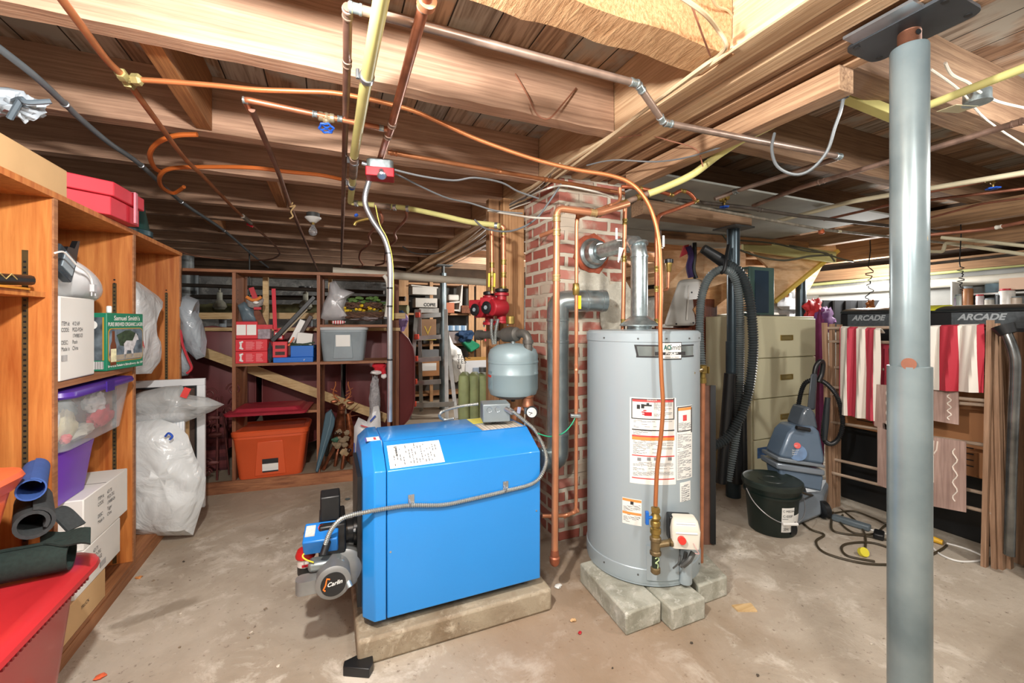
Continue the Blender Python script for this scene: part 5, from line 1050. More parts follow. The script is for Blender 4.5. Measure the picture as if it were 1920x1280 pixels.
# boxes in bay 2
def writing(box, lines, X, y0, z0, size, dy, hy=0, name='printed_text'):
    tm = MB()
    for k, s_ in enumerate(lines):
        for (off, s2_) in s_:
            text(None, '', s2_, 0, 0, 0, size, None, into=tm, fn=(lambda k, off: (lambda x, y: Vector((X, y0+off+x*.8, z0-dy*k+y))))(k, off))
    part(box, name, tm, M('3c3d42', .7, 0, 0, 5))
t = thing('white_carton', 'upper white carton low in the left bookcase, printed with an item code', 'box', (-1.12, 2.49, .37))
part(t, 'carton', MB().box(-1.32, 2.286, .372, -.915, 2.70, .58), WBX, .004); part(t, 'top_seam', MB().box(-1.32, 2.49, .5802, -.92, 2.494, .581), M('6d6a64', .7, 0, 0, 5))
writing(t, [[(0, 'ITEM #:'), (.085, '42170')], [(0, 'CODE:'), (.085, 'PGD-TIG')], [(.085, '174980-04')], [(0, 'DESC:'), (.085, 'Tigger')], [(0, 'Made in'), (.085, 'China')]], -.9135, 2.40, .53, .022, .025)
t = thing('white_carton', 'lower white carton low in the left bookcase, under the first one', 'box', (-1.12, 2.45, .2)); part(t, 'carton', MB().box(-1.3, 2.22, .207, -.915, 2.62, .370), WBX, .004)
writing(t, [[(.06, '42171')], [(.06, 'PGD-PIG')], [(.06, '174980-02')]], -.9135, 2.30, .325, .022, .025)
part(t, 'bar_code', MB().box(-.9145, 2.42, .23, -.9135, 2.47, .255), STRIPES('bc1', ['ded', '333', 'eee', '555'] if False else ['dddddd', '333333', 'eeeeee', '555555'], .002, 1))
t = thing('cardboard_box', 'tan cardboard box at the bottom of the left bookcase under the white cartons', 'box', (-1.12, 2.3, .074)); part(t, 'carton', MB().box(-1.3, 2.13, .075, -.918, 2.48, .205), CBD, .004)
tm = MB(); text(None, '', 'TRUCK', 0, 0, 0, .02, None, into=tm, fn=lambda x, y: Vector((-.9165, 2.27+x, .14+y))); part(t, 'printed_text', tm, INK)
t = thing('white_carton', 'tall white carton on the middle shelf of the left bookcase with printed item numbers', 'box', (-1.1, 2.25, 1.08)); part(t, 'carton', MB().box(-1.25, 2.118, 1.081, -.915, 2.375, 1.40), WBX, .005)
writing(t, [[(0, 'ITEM #:'), (.075, '412169')], [(0, 'CODE:'), (.075, 'PGD-POH')], [(.075, '174980-03')], [(0, 'DESC:'), (.075, 'Pooh')], [(0, 'Made in'), (.075, 'China')]], -.9135, 2.125, 1.29, .022, .024)
part(t, 'bar_code', MB().box(-.9145, 2.128, 1.155, -.9135, 2.165, 1.178), STRIPES('bc1', ['dddddd', '333333', 'eeeeee', '555555'], .002, 1))
# beer box
A = Vector((-.921, 2.50)); B = Vector((-.873, 2.76)); e1 = (B-A).normalized(); e2 = Vector((-e1.y, e1.x)); hz = 1.345
GRB = M('1f7a5c', .45, 0, .05, 5)
def bp_(u, v, w_, o=0.0):   # u along right face, v back, w up; o outwards
    return Vector((A.x+e1.x*u+e2.x*v, A.y+e1.y*u+e2.y*v, w_))+Vector((-e2.x*o, -e2.y*o, 0))
L1 = (B-A).length; D1 = .16
t = thing('lager_box', 'green cardboard beer carton with a horse picture on the middle shelf of the left bookcase', 'box', bp_(L1/2, D1/2, 1.08))
part(t, 'carton', MB().prism([bp_(0, 0, 1.081), bp_(L1, 0, 1.081), bp_(L1, D1, 1.081), bp_(0, D1, 1.081)], (0, 0, hz-1.081)), GRB, .003)
def rr_(u0, u1, w0, w1, o, k=.02):
    pts = []
    for (cx_, cw, a0_) in ((u1-k, w1-k, 0), (u0+k, w1-k, 1), (u0+k, w0+k, 2), (u1-k, w0+k, 3)):
        for j in range(5): a = math.pi/2*(a0_+j/4); pts.append(bp_(cx_+k*math.cos(a), 0, cw+k*math.sin(a), o))
    return MB().prism(pts, bp_(0, 0, 0, .0008)-bp_(0, 0, 0))
part(t, 'gold_border', rr_(.008, L1-.006, 1.118, 1.275, .0006), M('c59a3c', .4, .2, 0, 5))
pic = part(t, 'picture', rr_(.012, L1-.010, 1.122, 1.271, .0014), M('6f7f8c', .5, 0, .75, 18), label='picture of a grey horse, trees and a lager bottle')
def up(u, w_): return bp_(u, 0, w_, .0030)
def poly(pts): return MB().prism([up(u, w_) for u, w_ in pts], bp_(0, 0, 0, .0006)-bp_(0, 0, 0))
onto(pic, 'ground', poly([(.014, 1.126), (.25, 1.126), (.25, 1.15), (.014, 1.15)]), M('a79c8a', .6, 0, .2, 30))
onto(pic, 'trees', MB().add([], []).prism([up(.06+.075*math.cos(a/14*2*math.pi)*(1+.2*math.sin(a*2.3))+.08, 1.225+.04*math.sin(a/14*2*math.pi)) for a in range(14)], bp_(0, 0, 0, .0005)-bp_(0, 0, 0)), M('33452f', .7, 0, .5, 60))
onto(pic, 'horse', poly([(.11, 1.13), (.115, 1.17), (.11, 1.20), (.13, 1.215), (.175, 1.212), (.19, 1.235), (.20, 1.25), (.215, 1.235), (.222, 1.215), (.205, 1.213), (.195, 1.19), (.18, 1.17), (.182, 1.13), (.172, 1.13), (.165, 1.165), (.135, 1.168), (.122, 1.13)]), M('c9c9cc', .6, 0, .3, 60))
btl = MB().prism([up(u, w_) for u, w_ in ((.018, 1.105), (.055, 1.105), (.056, 1.195), (.047, 1.215), (.045, 1.262), (.030, 1.262), (.028, 1.215), (.018, 1.195))], bp_(0, 0, 0, .0016)-bp_(0, 0, 0))
onto(pic, 'bottle', btl, M('6b3a20', .3, 0, .1, 20)); onto(pic, 'bottle_label', MB().prism([bp_(.019, 0, 1.12, .0048), bp_(.055, 0, 1.12, .0048), bp_(.055, 0, 1.18, .0048), bp_(.019, 0, 1.18, .0048)], bp_(0, 0, 0, .0006)-bp_(0, 0, 0)), M('e4e0b8', .5, 0, .3, 50))
for s_, u0, w0, sz, wd in (("Samuel Smith's", .045, 1.312, .03, .19), ('PURE BREWED ORGANIC LAGER', .006, 1.285, .024, L1-.012), ("Brewed At Yorkshire's Oldest Brewery - Est. 1758", .006, 1.096, .014, L1-.012)):
    tm = MB(); text(None, '', s_, 0, 0, 0, sz, None, into=tm, bold=.0004, width=wd, fn=(lambda u0, w0: (lambda x, y: bp_(u0+x, 0, w0+y, .0015)))(u0, w0)); part(t, 'lettering', tm, WHITEP)
def lf(v0, v1, w0, w1, o): return MB().prism([Vector(bp_(0, v, w_))-Vector((e1.x*o, e1.y*o, 0)) for v, w_ in ((v0, w0), (v1, w0), (v1, w1), (v0, w1))], (-e1.x*.0008, -e1.y*.0008, 0))
part(t, 'side_picture', lf(.015, .155, 1.13, 1.325, .0004), M('59636a', .5, 0, .8, 22)); part(t, 'side_border', lf(.010, .016, 1.13, 1.325, .0008), M('c59a3c', .4, .2, 0, 5)); part(t, 'bar_code', lf(.012, .12, 1.09, 1.125, .0006), STRIPES('bc2', ['eeeeee', '222222', 'eeeeee', '444444'], .0035, 0)); part(t, 'round_seal', MB().cyl(Vector(bp_(0, .055, 1.29))-Vector((e1.x*.001, e1.y*.001, 0)), Vector(bp_(0, .055, 1.29))-Vector((e1.x*.002, e1.y*.002, 0)), .02, n=20), WHITEP)
# white appliance
ac = PXp(150, 530, -1.0)
t = thing('white_appliance', 'white rounded plastic appliance with dark display and loose plug, on the tall white carton', 'appliance', (-1.05, 2.35, 1.402))
part(t, 'shell', MB().blob((-1.04, 2.375, 1.486), (.125, .235, .080), 0, 1, n=40, m=24, fn=lambda p, d: Vector((p.x, p.y, p.z-.28*p.y))), M('e3e5e8', .25, 0, .03, 3, coat=.3))
part(t, 'display', MB().ob((-.945, 2.20, 1.53), (.03, .13, .10), 0, -.45), M('3d474f', .2, .2, .2, 9), .006); onto(bpy.data.objects['display'], 'screen', MB().ob((-.9285, 2.21, 1.53), (.004, .075, .065), 0, -.45), M('9aa6ae', .2, 0, .1, 8))
part(t, 'black_handle', MB().prism([PXp(x, y, -1.03) for x, y in ((104, 472), (122, 478), (128, 462), (140, 466), (146, 452), (150, 452), (143, 492), (120, 490), (104, 484))], (-.02, 0, 0)), BLACKP)
part(t, 'power_cord', MB().tube(spline([PXp(x, y, -.90) for x, y in ((103, 474), (118, 472), (130, 482), (145, 498), (160, 508), (170, 520), (173, 532))]), .0035, 6), WHITEP); part(t, 'plug', MB().ob(PXp(175, 540, -.90), (.014, .022, .03)).ob(PXp(172, 551, -.90), (.004, .003, .016)).ob(PXp(179, 551, -.90), (.004, .003, .016)), M('c9ccd0', .35, .2, .1, 9))
solo('small_plastic_piece', 'tiny white plastic hook on top of the green beer carton', 'plastic piece', MB().ob(bp_(.10, .05, hz+.018), (.02, .02, .035), .3), WHITEP, bevel=.006)
# clear bin with purple lid
clr = bpy.data.materials.new('clear_plastic'); clr.use_nodes = True; b_ = clr.node_tree.nodes['Principled BSDF']; b_.inputs['Base Color'].default_value = lin('d6dce0'); b_.inputs['Roughness'].default_value = .15; b_.inputs['Alpha'].default_value = .32
t = thing('storage_bin', 'clear plastic bin with a purple lid, full of oddments, under the bookcase middle shelf', 'storage bin', (-1.1, 2.42, .80))
part(t, 'bin_body', MB().loft([(.80, .17, .245, .04), (.805, .175, .25, .04), (1.01, .20, .29, .05)], (-1.1, 2.425, 0)), clr)
part(t, 'lid', MB().loft([(1.012, .212, .30, .05), (1.02, .215, .305, .05), (1.036, .21, .30, .05), (1.04, .19, .28, .05)], (-1.1, 2.425, 0)), M('4d2f92', .35, 0, .08, 6), label='purple lid'); part(t, 'latch', MB().box(-.888, 2.40, 1.0, -.882, 2.47, 1.045), M('3d2480', .35, 0, 0, 5))
random.seed(5)
for nm, lb_, c_, r_, col in (('straw_hat', 'round cream straw bowl seen inside the clear bin', (-.98, 2.30, .88), (.02, .075, .07), 'c9bf96'), ('white_bow', 'white ribbon bow inside the clear bin', (-.97, 2.52, .945), (.03, .07, .05), 'dfe0e2'), ('red_cloth', 'red cloth inside the clear bin', (-.97, 2.56, .87), (.03, .10, .05), 'c2434c'),
                        ('red_bauble', 'small red bauble inside the clear bin, near its front corner', (-.955, 2.25, .84), (.018, .02, .018), 'd02f3c'), ('green_cloth', 'grey-green cloth filling the upper left of the clear bin', (-1.06, 2.38, .93), (.06, .16, .07), '8fa39e'), ('white_paper', 'crumpled white paper at the near end of the clear bin', (-1.0, 2.23, .92), (.03, .04, .07), 'e0e2e4'), ('silver_ball', 'pale grey ornament at the bottom of the clear bin', (-1.0, 2.42, .835), (.05, .12, .03), 'b5b3a6')):
    solo(nm, lb_, 'oddment', MB().blob(c_, r_, .25, random.random()*9), M(col, .6, 0, .25, 25))
t = thing('storage_bin', 'bright purple plastic bin half hidden under the clear bin', 'storage bin', (-1.14, 2.3, .582)); part(t, 'bin_body', MB().loft([(.583, .13, .15, .03), (.76, .15, .17, .03), (.79, .155, .175, .03)], (-1.10, 2.30, 0)), M('6a35b5', .35, 0, .08, 6))
# ------------------------------------------------------------------ bags and frame at bay 3
PBW = bpy.data.materials.new('white_bag'); PBW.use_nodes = True
def film(mat, col, alpha, rough=.22):
    N = mat.node_tree.nodes; L = mat.node_tree.links; b_ = N['Principled BSDF']; b_.inputs['Base Color'].default_value = lin(col); b_.inputs['Alpha'].default_value = alpha; b_.inputs['Roughness'].default_value = rough
    tc = N.new('ShaderNodeTexCoord'); n = N.new('ShaderNodeTexNoise'); n.inputs['Scale'].default_value = 5; n.inputs['Detail'].default_value = 4; n.inputs['Distortion'].default_value = 1.2; L.new(tc.outputs['Object'], n.inputs['Vector'])
    bp = N.new('ShaderNodeBump'); bp.inputs['Strength'].default_value = .55; bp.inputs['Distance'].default_value = .05; L.new(n.outputs['Fac'], bp.inputs['Height']); L.new(bp.outputs['Normal'], b_.inputs['Normal'])
film(PBW, 'e0e5e6', .80)
CLB = bpy.data.materials.new('clear_bag'); CLB.use_nodes = True; film(CLB, 'c4c8c8', .55, .15)
GRBG = bpy.data.materials.new('grey_bag'); GRBG.use_nodes = True; film(GRBG, '9da6ad', 1.0, .25)
def sack(pts, depth, dvec, seed=1, amp=.25, n=26):
    """closed bag: outline polygon (world points), inflated along dvec, with crumples"""
    P = [V(p) for p in pts]; c = sum(P, Vector())/len(P); Q = []
    m = len(P); per = 4
    for i in range(m):
        for j in range(per): Q.append(P[i].lerp(P[(i+1) % m], j/per))
    N = len(Q); R = 7; vs = []; fs = []; dv = V(dvec).normalized()
    for s in (1, -1):
        for k in range(R):
            t_ = k/(R-1)*.999; h_ = math.sqrt(max(0, 1-(1-t_)**2))*depth
            for q in Q:
                p = q.lerp(c, t_); f = noise.noise(p*7+Vector((seed, s, 0)))*.6+noise.noise(p*18+Vector((seed*2, s, 3)))*.5
                vs.append(p+dv*s*(h_*(1+amp*f)+(amp*.25*depth*f if k else 0)))
    for s in range(2):
        o = s*R*N
        for k in range(R-1):
            for i in range(N):
                j = (i+1) % N; f = (o+k*N+i, o+k*N+j, o+(k+1)*N+j, o+(k+1)*N+i); fs.append(f if s == 0 else tuple(reversed(f)))
        f = tuple(o+(R-1)*N+i for i in range(N)); fs.append(f)
    for i in range(N): j = (i+1) % N; fs.append((i, R*N+i, R*N+j, j))
    return MB().add(vs, fs)
t = thing('plastic_bag', 'white shopping bag with a red letter hanging in the far bay of the left bookcase', 'plastic bag', PXp(265, 700, -.97))
part(t, 'bag_film', sack([PXp(x, y, -.97) for x, y in ((236, 520), (262, 530), (298, 556), (280, 590), (268, 620), (278, 660), (294, 682), (284, 700), (236, 702))], .05, (1, 0, 0), 2, .5), PBW)
tm = MB(); text(None, '', 'A', 0, 0, 0, .05, None, into=tm, bold=.002, fn=lambda x, y: PXp(266, 652, -.905)+Vector((0, x, y))); part(t, 'red_letter', tm, M('d03a44', .5, 0, 0, 5))
# window frame
def quadbar(mb, pts, w_, th, y):
    for i in range(len(pts)): mb.bar(pts[i], pts[(i+1) % len(pts)], th, w_, (0, 1, 0) if False else (0, 0, 1))
fy = 3.40
FA = PYp(384, 709, fy); FB = PYp(374, 968, fy); 
t = thing('window_sash', 'white-framed window sash leaning behind the plastic bags, left of the far bookcase', 'window sash', FB)
WF = M('d5d8da', .45, 0, .06, 5)
xl, xr, zt, zb2 = -1.34, FA.x, FA.z, .08
part(t, 'frame_top', MB().box(xl, fy, zt-.045, xr, fy+.03, zt), WF, .003); part(t, 'frame_side', MB().box(xr-.045, fy, zb2, xr, fy+.03, zt-.045), WF, .003); part(t, 'frame_bottom', MB().box(xl, fy, zb2, xr-.045, fy+.03, zb2+.04), WF)
part(t, 'inner_bead', MB().box(xl, fy-.002, zt-.055, xr-.045, fy+.005, zt-.045).box(xr-.055, fy-.002, zb2+.04, xr-.045, fy+.005, zt-.055), BLACKP)
part(t, 'mesh', MB().box(xl, fy+.012, zb2+.04, xr-.045, fy+.014, zt-.045), M('5a4a40', .8, 0, .2, 9, alpha=.55))
t = thing('wooden_frame', 'thin pale wooden frame with wire mesh standing in front of the white window sash', 'frame', (xr-.15, fy-.05, .08))
part(t, 'side_rail', MB().box(xr-.115, fy-.055, .075, xr-.075, fy-.03, zt-.09), WOOD('b08a5a', 'cfaa78', 'z', 3, .6, .1)); part(t, 'top_rail', MB().box(xr-.42, fy-.055, zt-.14, xr-.075, fy-.03, zt-.10), WOOD('b08a5a', 'cfaa78', 'x', 3, .6, .1), .012)
gm = MB()
for i in range(10): gm.box(xr-.30+i*.018, fy-.045, .1, xr-.298+i*.018, fy-.043, zt-.14)
for i in range(28): gm.box(xr-.31, fy-.046, .12+i*.024, xr-.115, fy-.044, .122+i*.024)
part(t, 'wire_mesh', gm, M('7a3a38', .5, .3, 0, 9))
Yb = 3.12
t = thing('plastic_bag', 'large translucent white bin bag wrapping a ribbed white panel, standing on the bookcase base', 'plastic bag', PYp(310, 1005, Yb))
part(t, 'bag_film', sack([PYp(x, y, Yb) for x, y in ((225, 812), (250, 792), (300, 785), (330, 795), (352, 815), (366, 855), (386, 895), (384, 930), (362, 1003), (300, 1004), (240, 1000), (222, 900))], .13, (0, -1, 0), 4, .35), PBW)
part(t, 'blue_tie', MB().tube(spline([PYp(310, 818, Yb-.12), PYp(316, 812, Yb-.13), PYp(323, 818, Yb-.13), PYp(318, 824, Yb-.13)]), .006, 6), M('2350b8', .4, 0, 0, 5))
q = PYp(322, 795, Yb+.06); solo('ribbed_panel', 'white ribbed plastic panel poking out of the top of the large white bag', 'panel', MB().box(q.x-.20, q.y, .12, q.x+.06, q.y+.03, q.z+.065), STRIPES('rib', ['e8eaec', 'cdd2d6'], .008, 0), bevel=.004)
Yc = 3.20
t = thing('plastic_bag', 'clear crinkled plastic bag with a red tag, lying above the white bag and pointing right', 'plastic bag', PYp(320, 800, Yc))
part(t, 'bag_film', sack([PYp(x, y, Yc) for x, y in ((225, 752), (262, 735), (310, 724), (340, 722), (352, 740), (390, 745), (421, 758), (395, 772), (350, 790), (300, 797), (240, 800))], .10, (0, -1, 0), 9, .5), CLB)
part(t, 'red_tag', MB().ob(PYp(348, 736, Yc-.07), (.035, .006, .06), 0, 0, .4), M('cf3a36', .5, 0, .1, 20))
Yd = 3.62
t = thing('plastic_bag', 'shiny grey garment bag hanging at the left end of the far bookcase', 'plastic bag', PYp(360, 680, Yd))
part(t, 'bag_film', sack([PYp(x, y, Yd) for x, y in ((334, 560), (350, 553), (372, 562), (366, 582), (378, 600), (388, 640), (385, 668), (368, 674), (348, 655), (336, 610))], .10, (0, -1, 0), 12, .35), GRBG)
t = thing('plastic_bag', 'silver bag with red and white edge below the shiny grey garment bag', 'plastic bag', PYp(345, 706, Yd))
part(t, 'bag_film', sack([PYp(x, y, Yd) for x, y in ((333, 640), (345, 640), (352, 665), (362, 688), (352, 704), (333, 706))], .06, (0, -1, 0), 14, .35), GRBG); part(t, 'red_stripe', MB().tube(spline([PYp(x, y, Yd-.075) for x, y in ((339, 618), (342, 645), (352, 672), (359, 690), (350, 700))]), .008, 6), M('c22f3a', .5, 0, .1, 9))
# ================================================================== FAR BOOKCASE (left part)
BO = Vector((-.868, 3.868, 0)); BA = math.radians(-6.3); BX_ = Vector((math.cos(BA), math.sin(BA), 0)); BY_ = Vector((-BX_.y, BX_.x, 0))
def Bk(s, t_=0, z_=0): return BO+BX_*s+BY_*t_+Z*z_
def bbox(mb, s0, s1, t0, t1, z0, z1): return mb.hexa([Bk(s0, t0, z0), Bk(s1, t0, z0), Bk(s1, t1, z0), Bk(s0, t1, z0), Bk(s0, t0, z1), Bk(s1, t0, z1), Bk(s1, t1, z1), Bk(s0, t1, z1)])
def BP(px, py, t_=0):
    """point of the bookcase plane (offset t_) under a picture position"""
    o = Bk(0, t_); r = FW+RT*((px-960)/FPX); d = (o.dot(BY_))/(r.dot(BY_)); return C(px, py, d)
def Bs(p): return (p-BO).dot(BX_)
BW = WOOD('7a4a32', 'a56e4c', 'z', 2.5, .6, .15, 10); BWX = WOOD('7e4e34', 'ac7550', 'x', 2.5, .6, .15, 10)
t = thing('bookcase', 'wide open brown wooden bookcase across the back, in front of the dark red oil tanks', 'bookcase', Bk(.4, .15, 0))
SD = [-.45, .205, .80, 1.345]; TZ_ = 1.685
for s in SD: part(t, 'divider', bbox(MB(), s-.012, s+.012, 0, .30, .09, TZ_), BW)
part(t, 'top_board', bbox(MB(), -.47, 1.37, -.01, .30, TZ_, TZ_+.022), BWX); part(t, 'bottom_shelf', bbox(MB(), -.46, 1.36, 0, .30, .068, .09), M('8c7f6c', .8, 0, .2, 4)); part(t, 'kick_board', bbox(MB(), -.46, 1.36, -.012, .008, 0, .092), BWX)
z1_, z2_, z3_, z4_ = .985, .60, 1.285, .985
part(t, 'shelf', bbox(MB(), .217, .788, 0, .29, z1_-.02, z1_), BWX); part(t, 'shelf', bbox(MB(), .217, .788, 0, .29, z2_-.02, z2_), BWX); part(t, 'shelf', bbox(MB(), .812, 1.333, 0, .29, z3_-.02, z3_), BWX); part(t, 'shelf', bbox(MB(), .812, 1.345, -.02, .29, z4_-.02, z4_), BWX)
LW = WOOD('c2a06c', 'e0c392', 'x', 3, .6, .1)
a_ = BP(375, 657, .32); b_ = BP(725, 784, .32); part(t, 'diagonal_brace', MB().bar(a_, b_, .02, .075), LW, label='pale diagonal brace across the back'); 
part(t, 'back_stud', bbox(MB(), .33, .37, .30, .33, 1.2, TZ_), LW, label='pale stud at the back'); part(t, 'back_stud', bbox(MB(), .84, .87, .30, .33, 1.0, TZ_), LW)
# pin holes
for s in (.205, .80):
    mm = MB()
    for k in range(40): 
        p = Bk(s+.0125, .05, .15+k*.036); mm.ob(p, (.002, .006, .006), BA)
    part(t, 'pin_holes', mm, INK)
# horizontal lumber & pipes behind
solo('lumber_rail', 'pale two-by-four running behind the far bookcase above the oil tanks', 'lumber', MB().bar(BP(345, 592, .5), BP(760, 592, .55), .04, .055), LW)
solo('lumber_rail', 'second pale board just above the oil tanks, lower than the first', 'lumber', MB().bar(BP(385, 617, .55), BP(750, 617, .6), .04, .03), LW)
OLV = M('8b8a62', .6, 0, .3, 12)
t = thing('iron_pipe', 'thick olive pipe with couplings running behind the far bookcase', 'pipe', C(500, 578, 5.2)); a_, b_ = C(345, 578, 5.4), C(765, 580, 5.2); part(t, 'tube', MB().cyl(a_, b_, .055, n=18), OLV)
part(t, 'hanger', MB().cyl(a_.lerp(b_, .3), Vector((*a_.lerp(b_, .3).xy, 2.21)), .008, n=8), IRON)
for k in (.12, .2, .5, .62): part(t, 'coupling', MB().cyl(a_.lerp(b_, k), a_.lerp(b_, k+.03), .068, n=18), OLV)
solo('iron_pipe', 'thin dark pipe high behind the far bookcase', 'pipe', MB().cyl(C(338, 534, 5.0), C(720, 548, 4.8), .022, n=12), DK)
solo('iron_pipe', 'dark horizontal pipe between the olive pipe and the thin pipe', 'pipe', MB().cyl(C(338, 556, 5.6), C(760, 560, 5.4), .03, n=12), DK)
solo('iron_pipe', 'vertical light grey pipe at the left end behind the far bookcase', 'pipe', MB().cyl(C(352, 480, 5.6), C(352, 790, 5.6), .07, n=16), M('8f9494', .5, .2, .25, 12))
solo('iron_pipe', 'slim vertical pipe beside the light grey one', 'pipe', MB().cyl(C(368, 515, 5.6), C(368, 790, 5.6), .03, n=12), M('6d7476', .5, .3, .25, 12))
for x, lb_ in ((412, 'left'), (573, 'right')):
    q = C(x, 575, 5.1); t = thing('gate_valve', 'dark iron gate valve with wheel on the olive pipe, the '+lb_+' one', 'valve', q)
    part(t, 'valve_body', MB().lathe([(.05, -.03), (.075, .0), (.06, .05), (.03, .08), (.03, .17), (.012, .175), (.012, .23)], q, n=16), M('a9a898', .6, .2, .3, 14)); part(t, 'handwheel', MB().lathe([(.05, .225), (.075, .228), (.075, .24), (.05, .243)], q, n=20), BLACKP)
# oil tanks
OT = M('6b2f30', .45, .1, .12, 3)
def oval(X, Y, r, zc_, hh, n=10):
    pts = []
    for i in range(n+1): a = math.pi*i/n; pts.append(Vector((X+r*math.cos(a), Y, zc_+hh+r*math.sin(a))))
    for i in range(n+1): a = math.pi+math.pi*i/n; pts.append(Vector((X+r*math.cos(a), Y, zc_-hh+r*math.sin(a))))
    return pts
for X, lb_ in ((-.93, 'leftmost oil tank, dark red, behind the iron plant stand'), (-.22, 'middle dark red oil tank, behind the orange tote'), (.49, 'rightmost dark red oil tank, its rounded end showing beside the ladder')):
    t = thing('oil_tank', lb_, 'oil tank', (X, 5.1, .16), 'dark red oval oil tanks')
    y0 = 4.45; sec = []
    O1 = oval(X, y0, .325, .72, .22); O0 = oval(X, y0-.03, .24, .72, .20); O2 = oval(X, y0+1.5, .325, .72, .22); n = len(O1); fs = [tuple(range(n)), tuple(reversed(range(2*n, 3*n)))]
    for k in range(2):
        for i in range(n): j = (i+1) % n; fs.append((k*n+i, k*n+j, (k+1)*n+j, (k+1)*n+i))
    part(t, 'tank_shell', MB().add(O0+O1+O2, fs), OT); rr = oval(X, y0+.0, .328, .72, .22); part(t, 'welded_rim', MB().tube(rr+[rr[0]], .008, 6), OT)
    for sx in (-.2, .2): part(t, 'leg', MB().cyl((X+sx, y0+.1, 0), (X+sx, y0+.1, .24), .02), IRON)
    part(t, 'filler_pipe', MB().cyl((X+.05, y0+.15, 1.26), (X+.05, y0+.15, 1.33), .03, n=14).cyl((X+.05, y0+.15, 1.33), (X+.05, y0+.15, 1.345), .06, n=14), GREYP)
# --- things on the far bookcase
zt0 = z1_+.001
RBX = M('cf2e38', .5, 0, .06, 5)
for k in range(2):
    s0 = Bs(BP(440, 690)); s1 = Bs(BP(501, 690)); z0 = zt0+k*.094
    t = thing('red_box', ['lower', 'upper'][k]+' of two long red boxes on the far bookcase, with white bow-shaped logo', 'box', Bk((s0+s1)/2, .1, z0), 'long red boxes')
    part(t, 'carton', bbox(MB(), s0, s1, .0, .26, z0, z0+.092), RBX, .003)
    p = Bk(s0+.045, -.001, z0+.046); part(t, 'logo', MB().tube([p+BX_*.012+Z*.03, p-BX_*.006+Z*.022, p-BX_*.004, p-BX_*.006-Z*.022, p+BX_*.012-Z*.03], [.006, .012, .006, .012, .006], 6), WHITEP)
    mm = MB()
    for i in range(9): bbox(mm, s0+.075+(i % 2)*.0, s0+.115+random.random()*.02, -.0015, 0, z0+.015+i*.007, z0+.018+i*.007); bbox(mm, s0+.145, s0+.175+random.random()*.02, -.0015, 0, z0+.015+i*.007, z0+.018+i*.007)
    part(t, 'printed_text', mm, M('e58c90', .6, 0, 0, 5))
zt1 = zt0+.189
for k in range(2):
    s0 = Bs(BP(441+k*19.5, 640)); s1 = s0+.078
    t = thing('tea_tin', 'square red and white tin on the stacked red boxes, '+['left', 'right'][k]+' one of the pair', 'tin', Bk(s0+.04, .06, zt1), 'square tins on the red boxes')
    part(t, 'tin_body', bbox(MB(), s0, s1, .01, .10, zt1, zt1+.135), RBX, .004); part(t, 'white_label', bbox(MB(), s0+.006, s1-.008, .0085, .0098, zt1+.03, zt1+.11), PAPER)
zt2 = zt1+.136; q = BP(466, 590, .06)
solo('plastic_bag', 'blue-grey plastic bag slumped on the square tins of the far bookcase', 'plastic bag', sack([BP(x, y, .06) for x, y in ((445, 572), (458, 565), (472, 575), (484, 598), (480, 604), (455, 604))], .05, -BY_, 21, .4), M('5f7079', .35, 0, .25, 14))
t = thing('scarecrow_toy', 'stuffed fox-like toy with a red ribbon hanging in the corner of the far bookcase', 'toy', BP(475, 604, .03))
part(t, 'face', MB().blob(BP(478, 566, .02), (.06, .03, .045), .15, 3), M('8a8480', .9, 0, .2, 40)); part(t, 'orange_trim', MB().tube(spline([BP(x, y, -.02) for x, y in ((462, 556), (472, 562), (482, 561), (490, 556))]), .012, 8), M('cf7a35', .8, 0, .1, 30)); part(t, 'nose', MB().blob(BP(480, 567, -.02), (.02, .014, .012), .05, 2), WHITEP)
part(t, 'scarf', MB().bar(BP(471, 539, -.02), BP(480, 562, -.02), .012, .035), RED); part(t, 'body', MB().prism([BP(x, y, .03) for x, y in ((476, 572), (488, 585), (500, 612), (486, 612), (476, 590))], BY_*.03), M('6b4030', .9, 0, .3, 30)); part(t, 'bow', MB().ob(BP(483, 578, .01), (.05, .015, .02), BA), RED)
solo('red_ribbon', 'long straight red ribbon hanging down inside the far bookcase', 'ribbon', MB().bar(BP(513, 541, .05), BP(516, 618, .05), .004, .028, BX_), M('c42536', .6, 0, .05, 9))
s0, s1 = Bs(BP(512, 680)), Bs(BP(587, 680))
t = thing('blue_tray', 'shallow blue cardboard tray on the far bookcase beside the red boxes', 'tray', Bk((s0+s1)/2, .1, zt0)); part(t, 'tray_body', bbox(MB(), s0, s1, .0, .2, zt0, zt0+.04), M('1668c4', .45, 0, .06, 5), .003); part(t, 'raised_back', bbox(MB(), s0+.12, s1, .02, .2, zt0+.04, zt0+.13), M('1668c4', .45, 0, .06, 5), .003)
tm = MB(); text(None, '', 'r', 0, 0, 0, .03, None, into=tm, fn=lambda x, y: Bk(s1-.07+x, -.001, zt0+.01)+Z*y); part(t, 'logo', tm, WHITEP)
t = thing('ornament_box', 'red box with dark round ornaments showing in two windows, beside the blue tray', 'box', BP(523, 672, -.01)); part(t, 'carton', bbox(MB(), Bs(BP(511, 660)), Bs(BP(538, 660)), .0, .06, zt0+.041, zt0+.165), M('cc3640', .45, 0, .06, 5), .003)
for zz in (.075, .125): part(t, 'window', bbox(MB(), Bs(BP(516, 660)), Bs(BP(534, 660)), -.001, .0, zt0+zz-.015, zt0+zz+.012), M('3c2422', .4, 0, .6, 40))
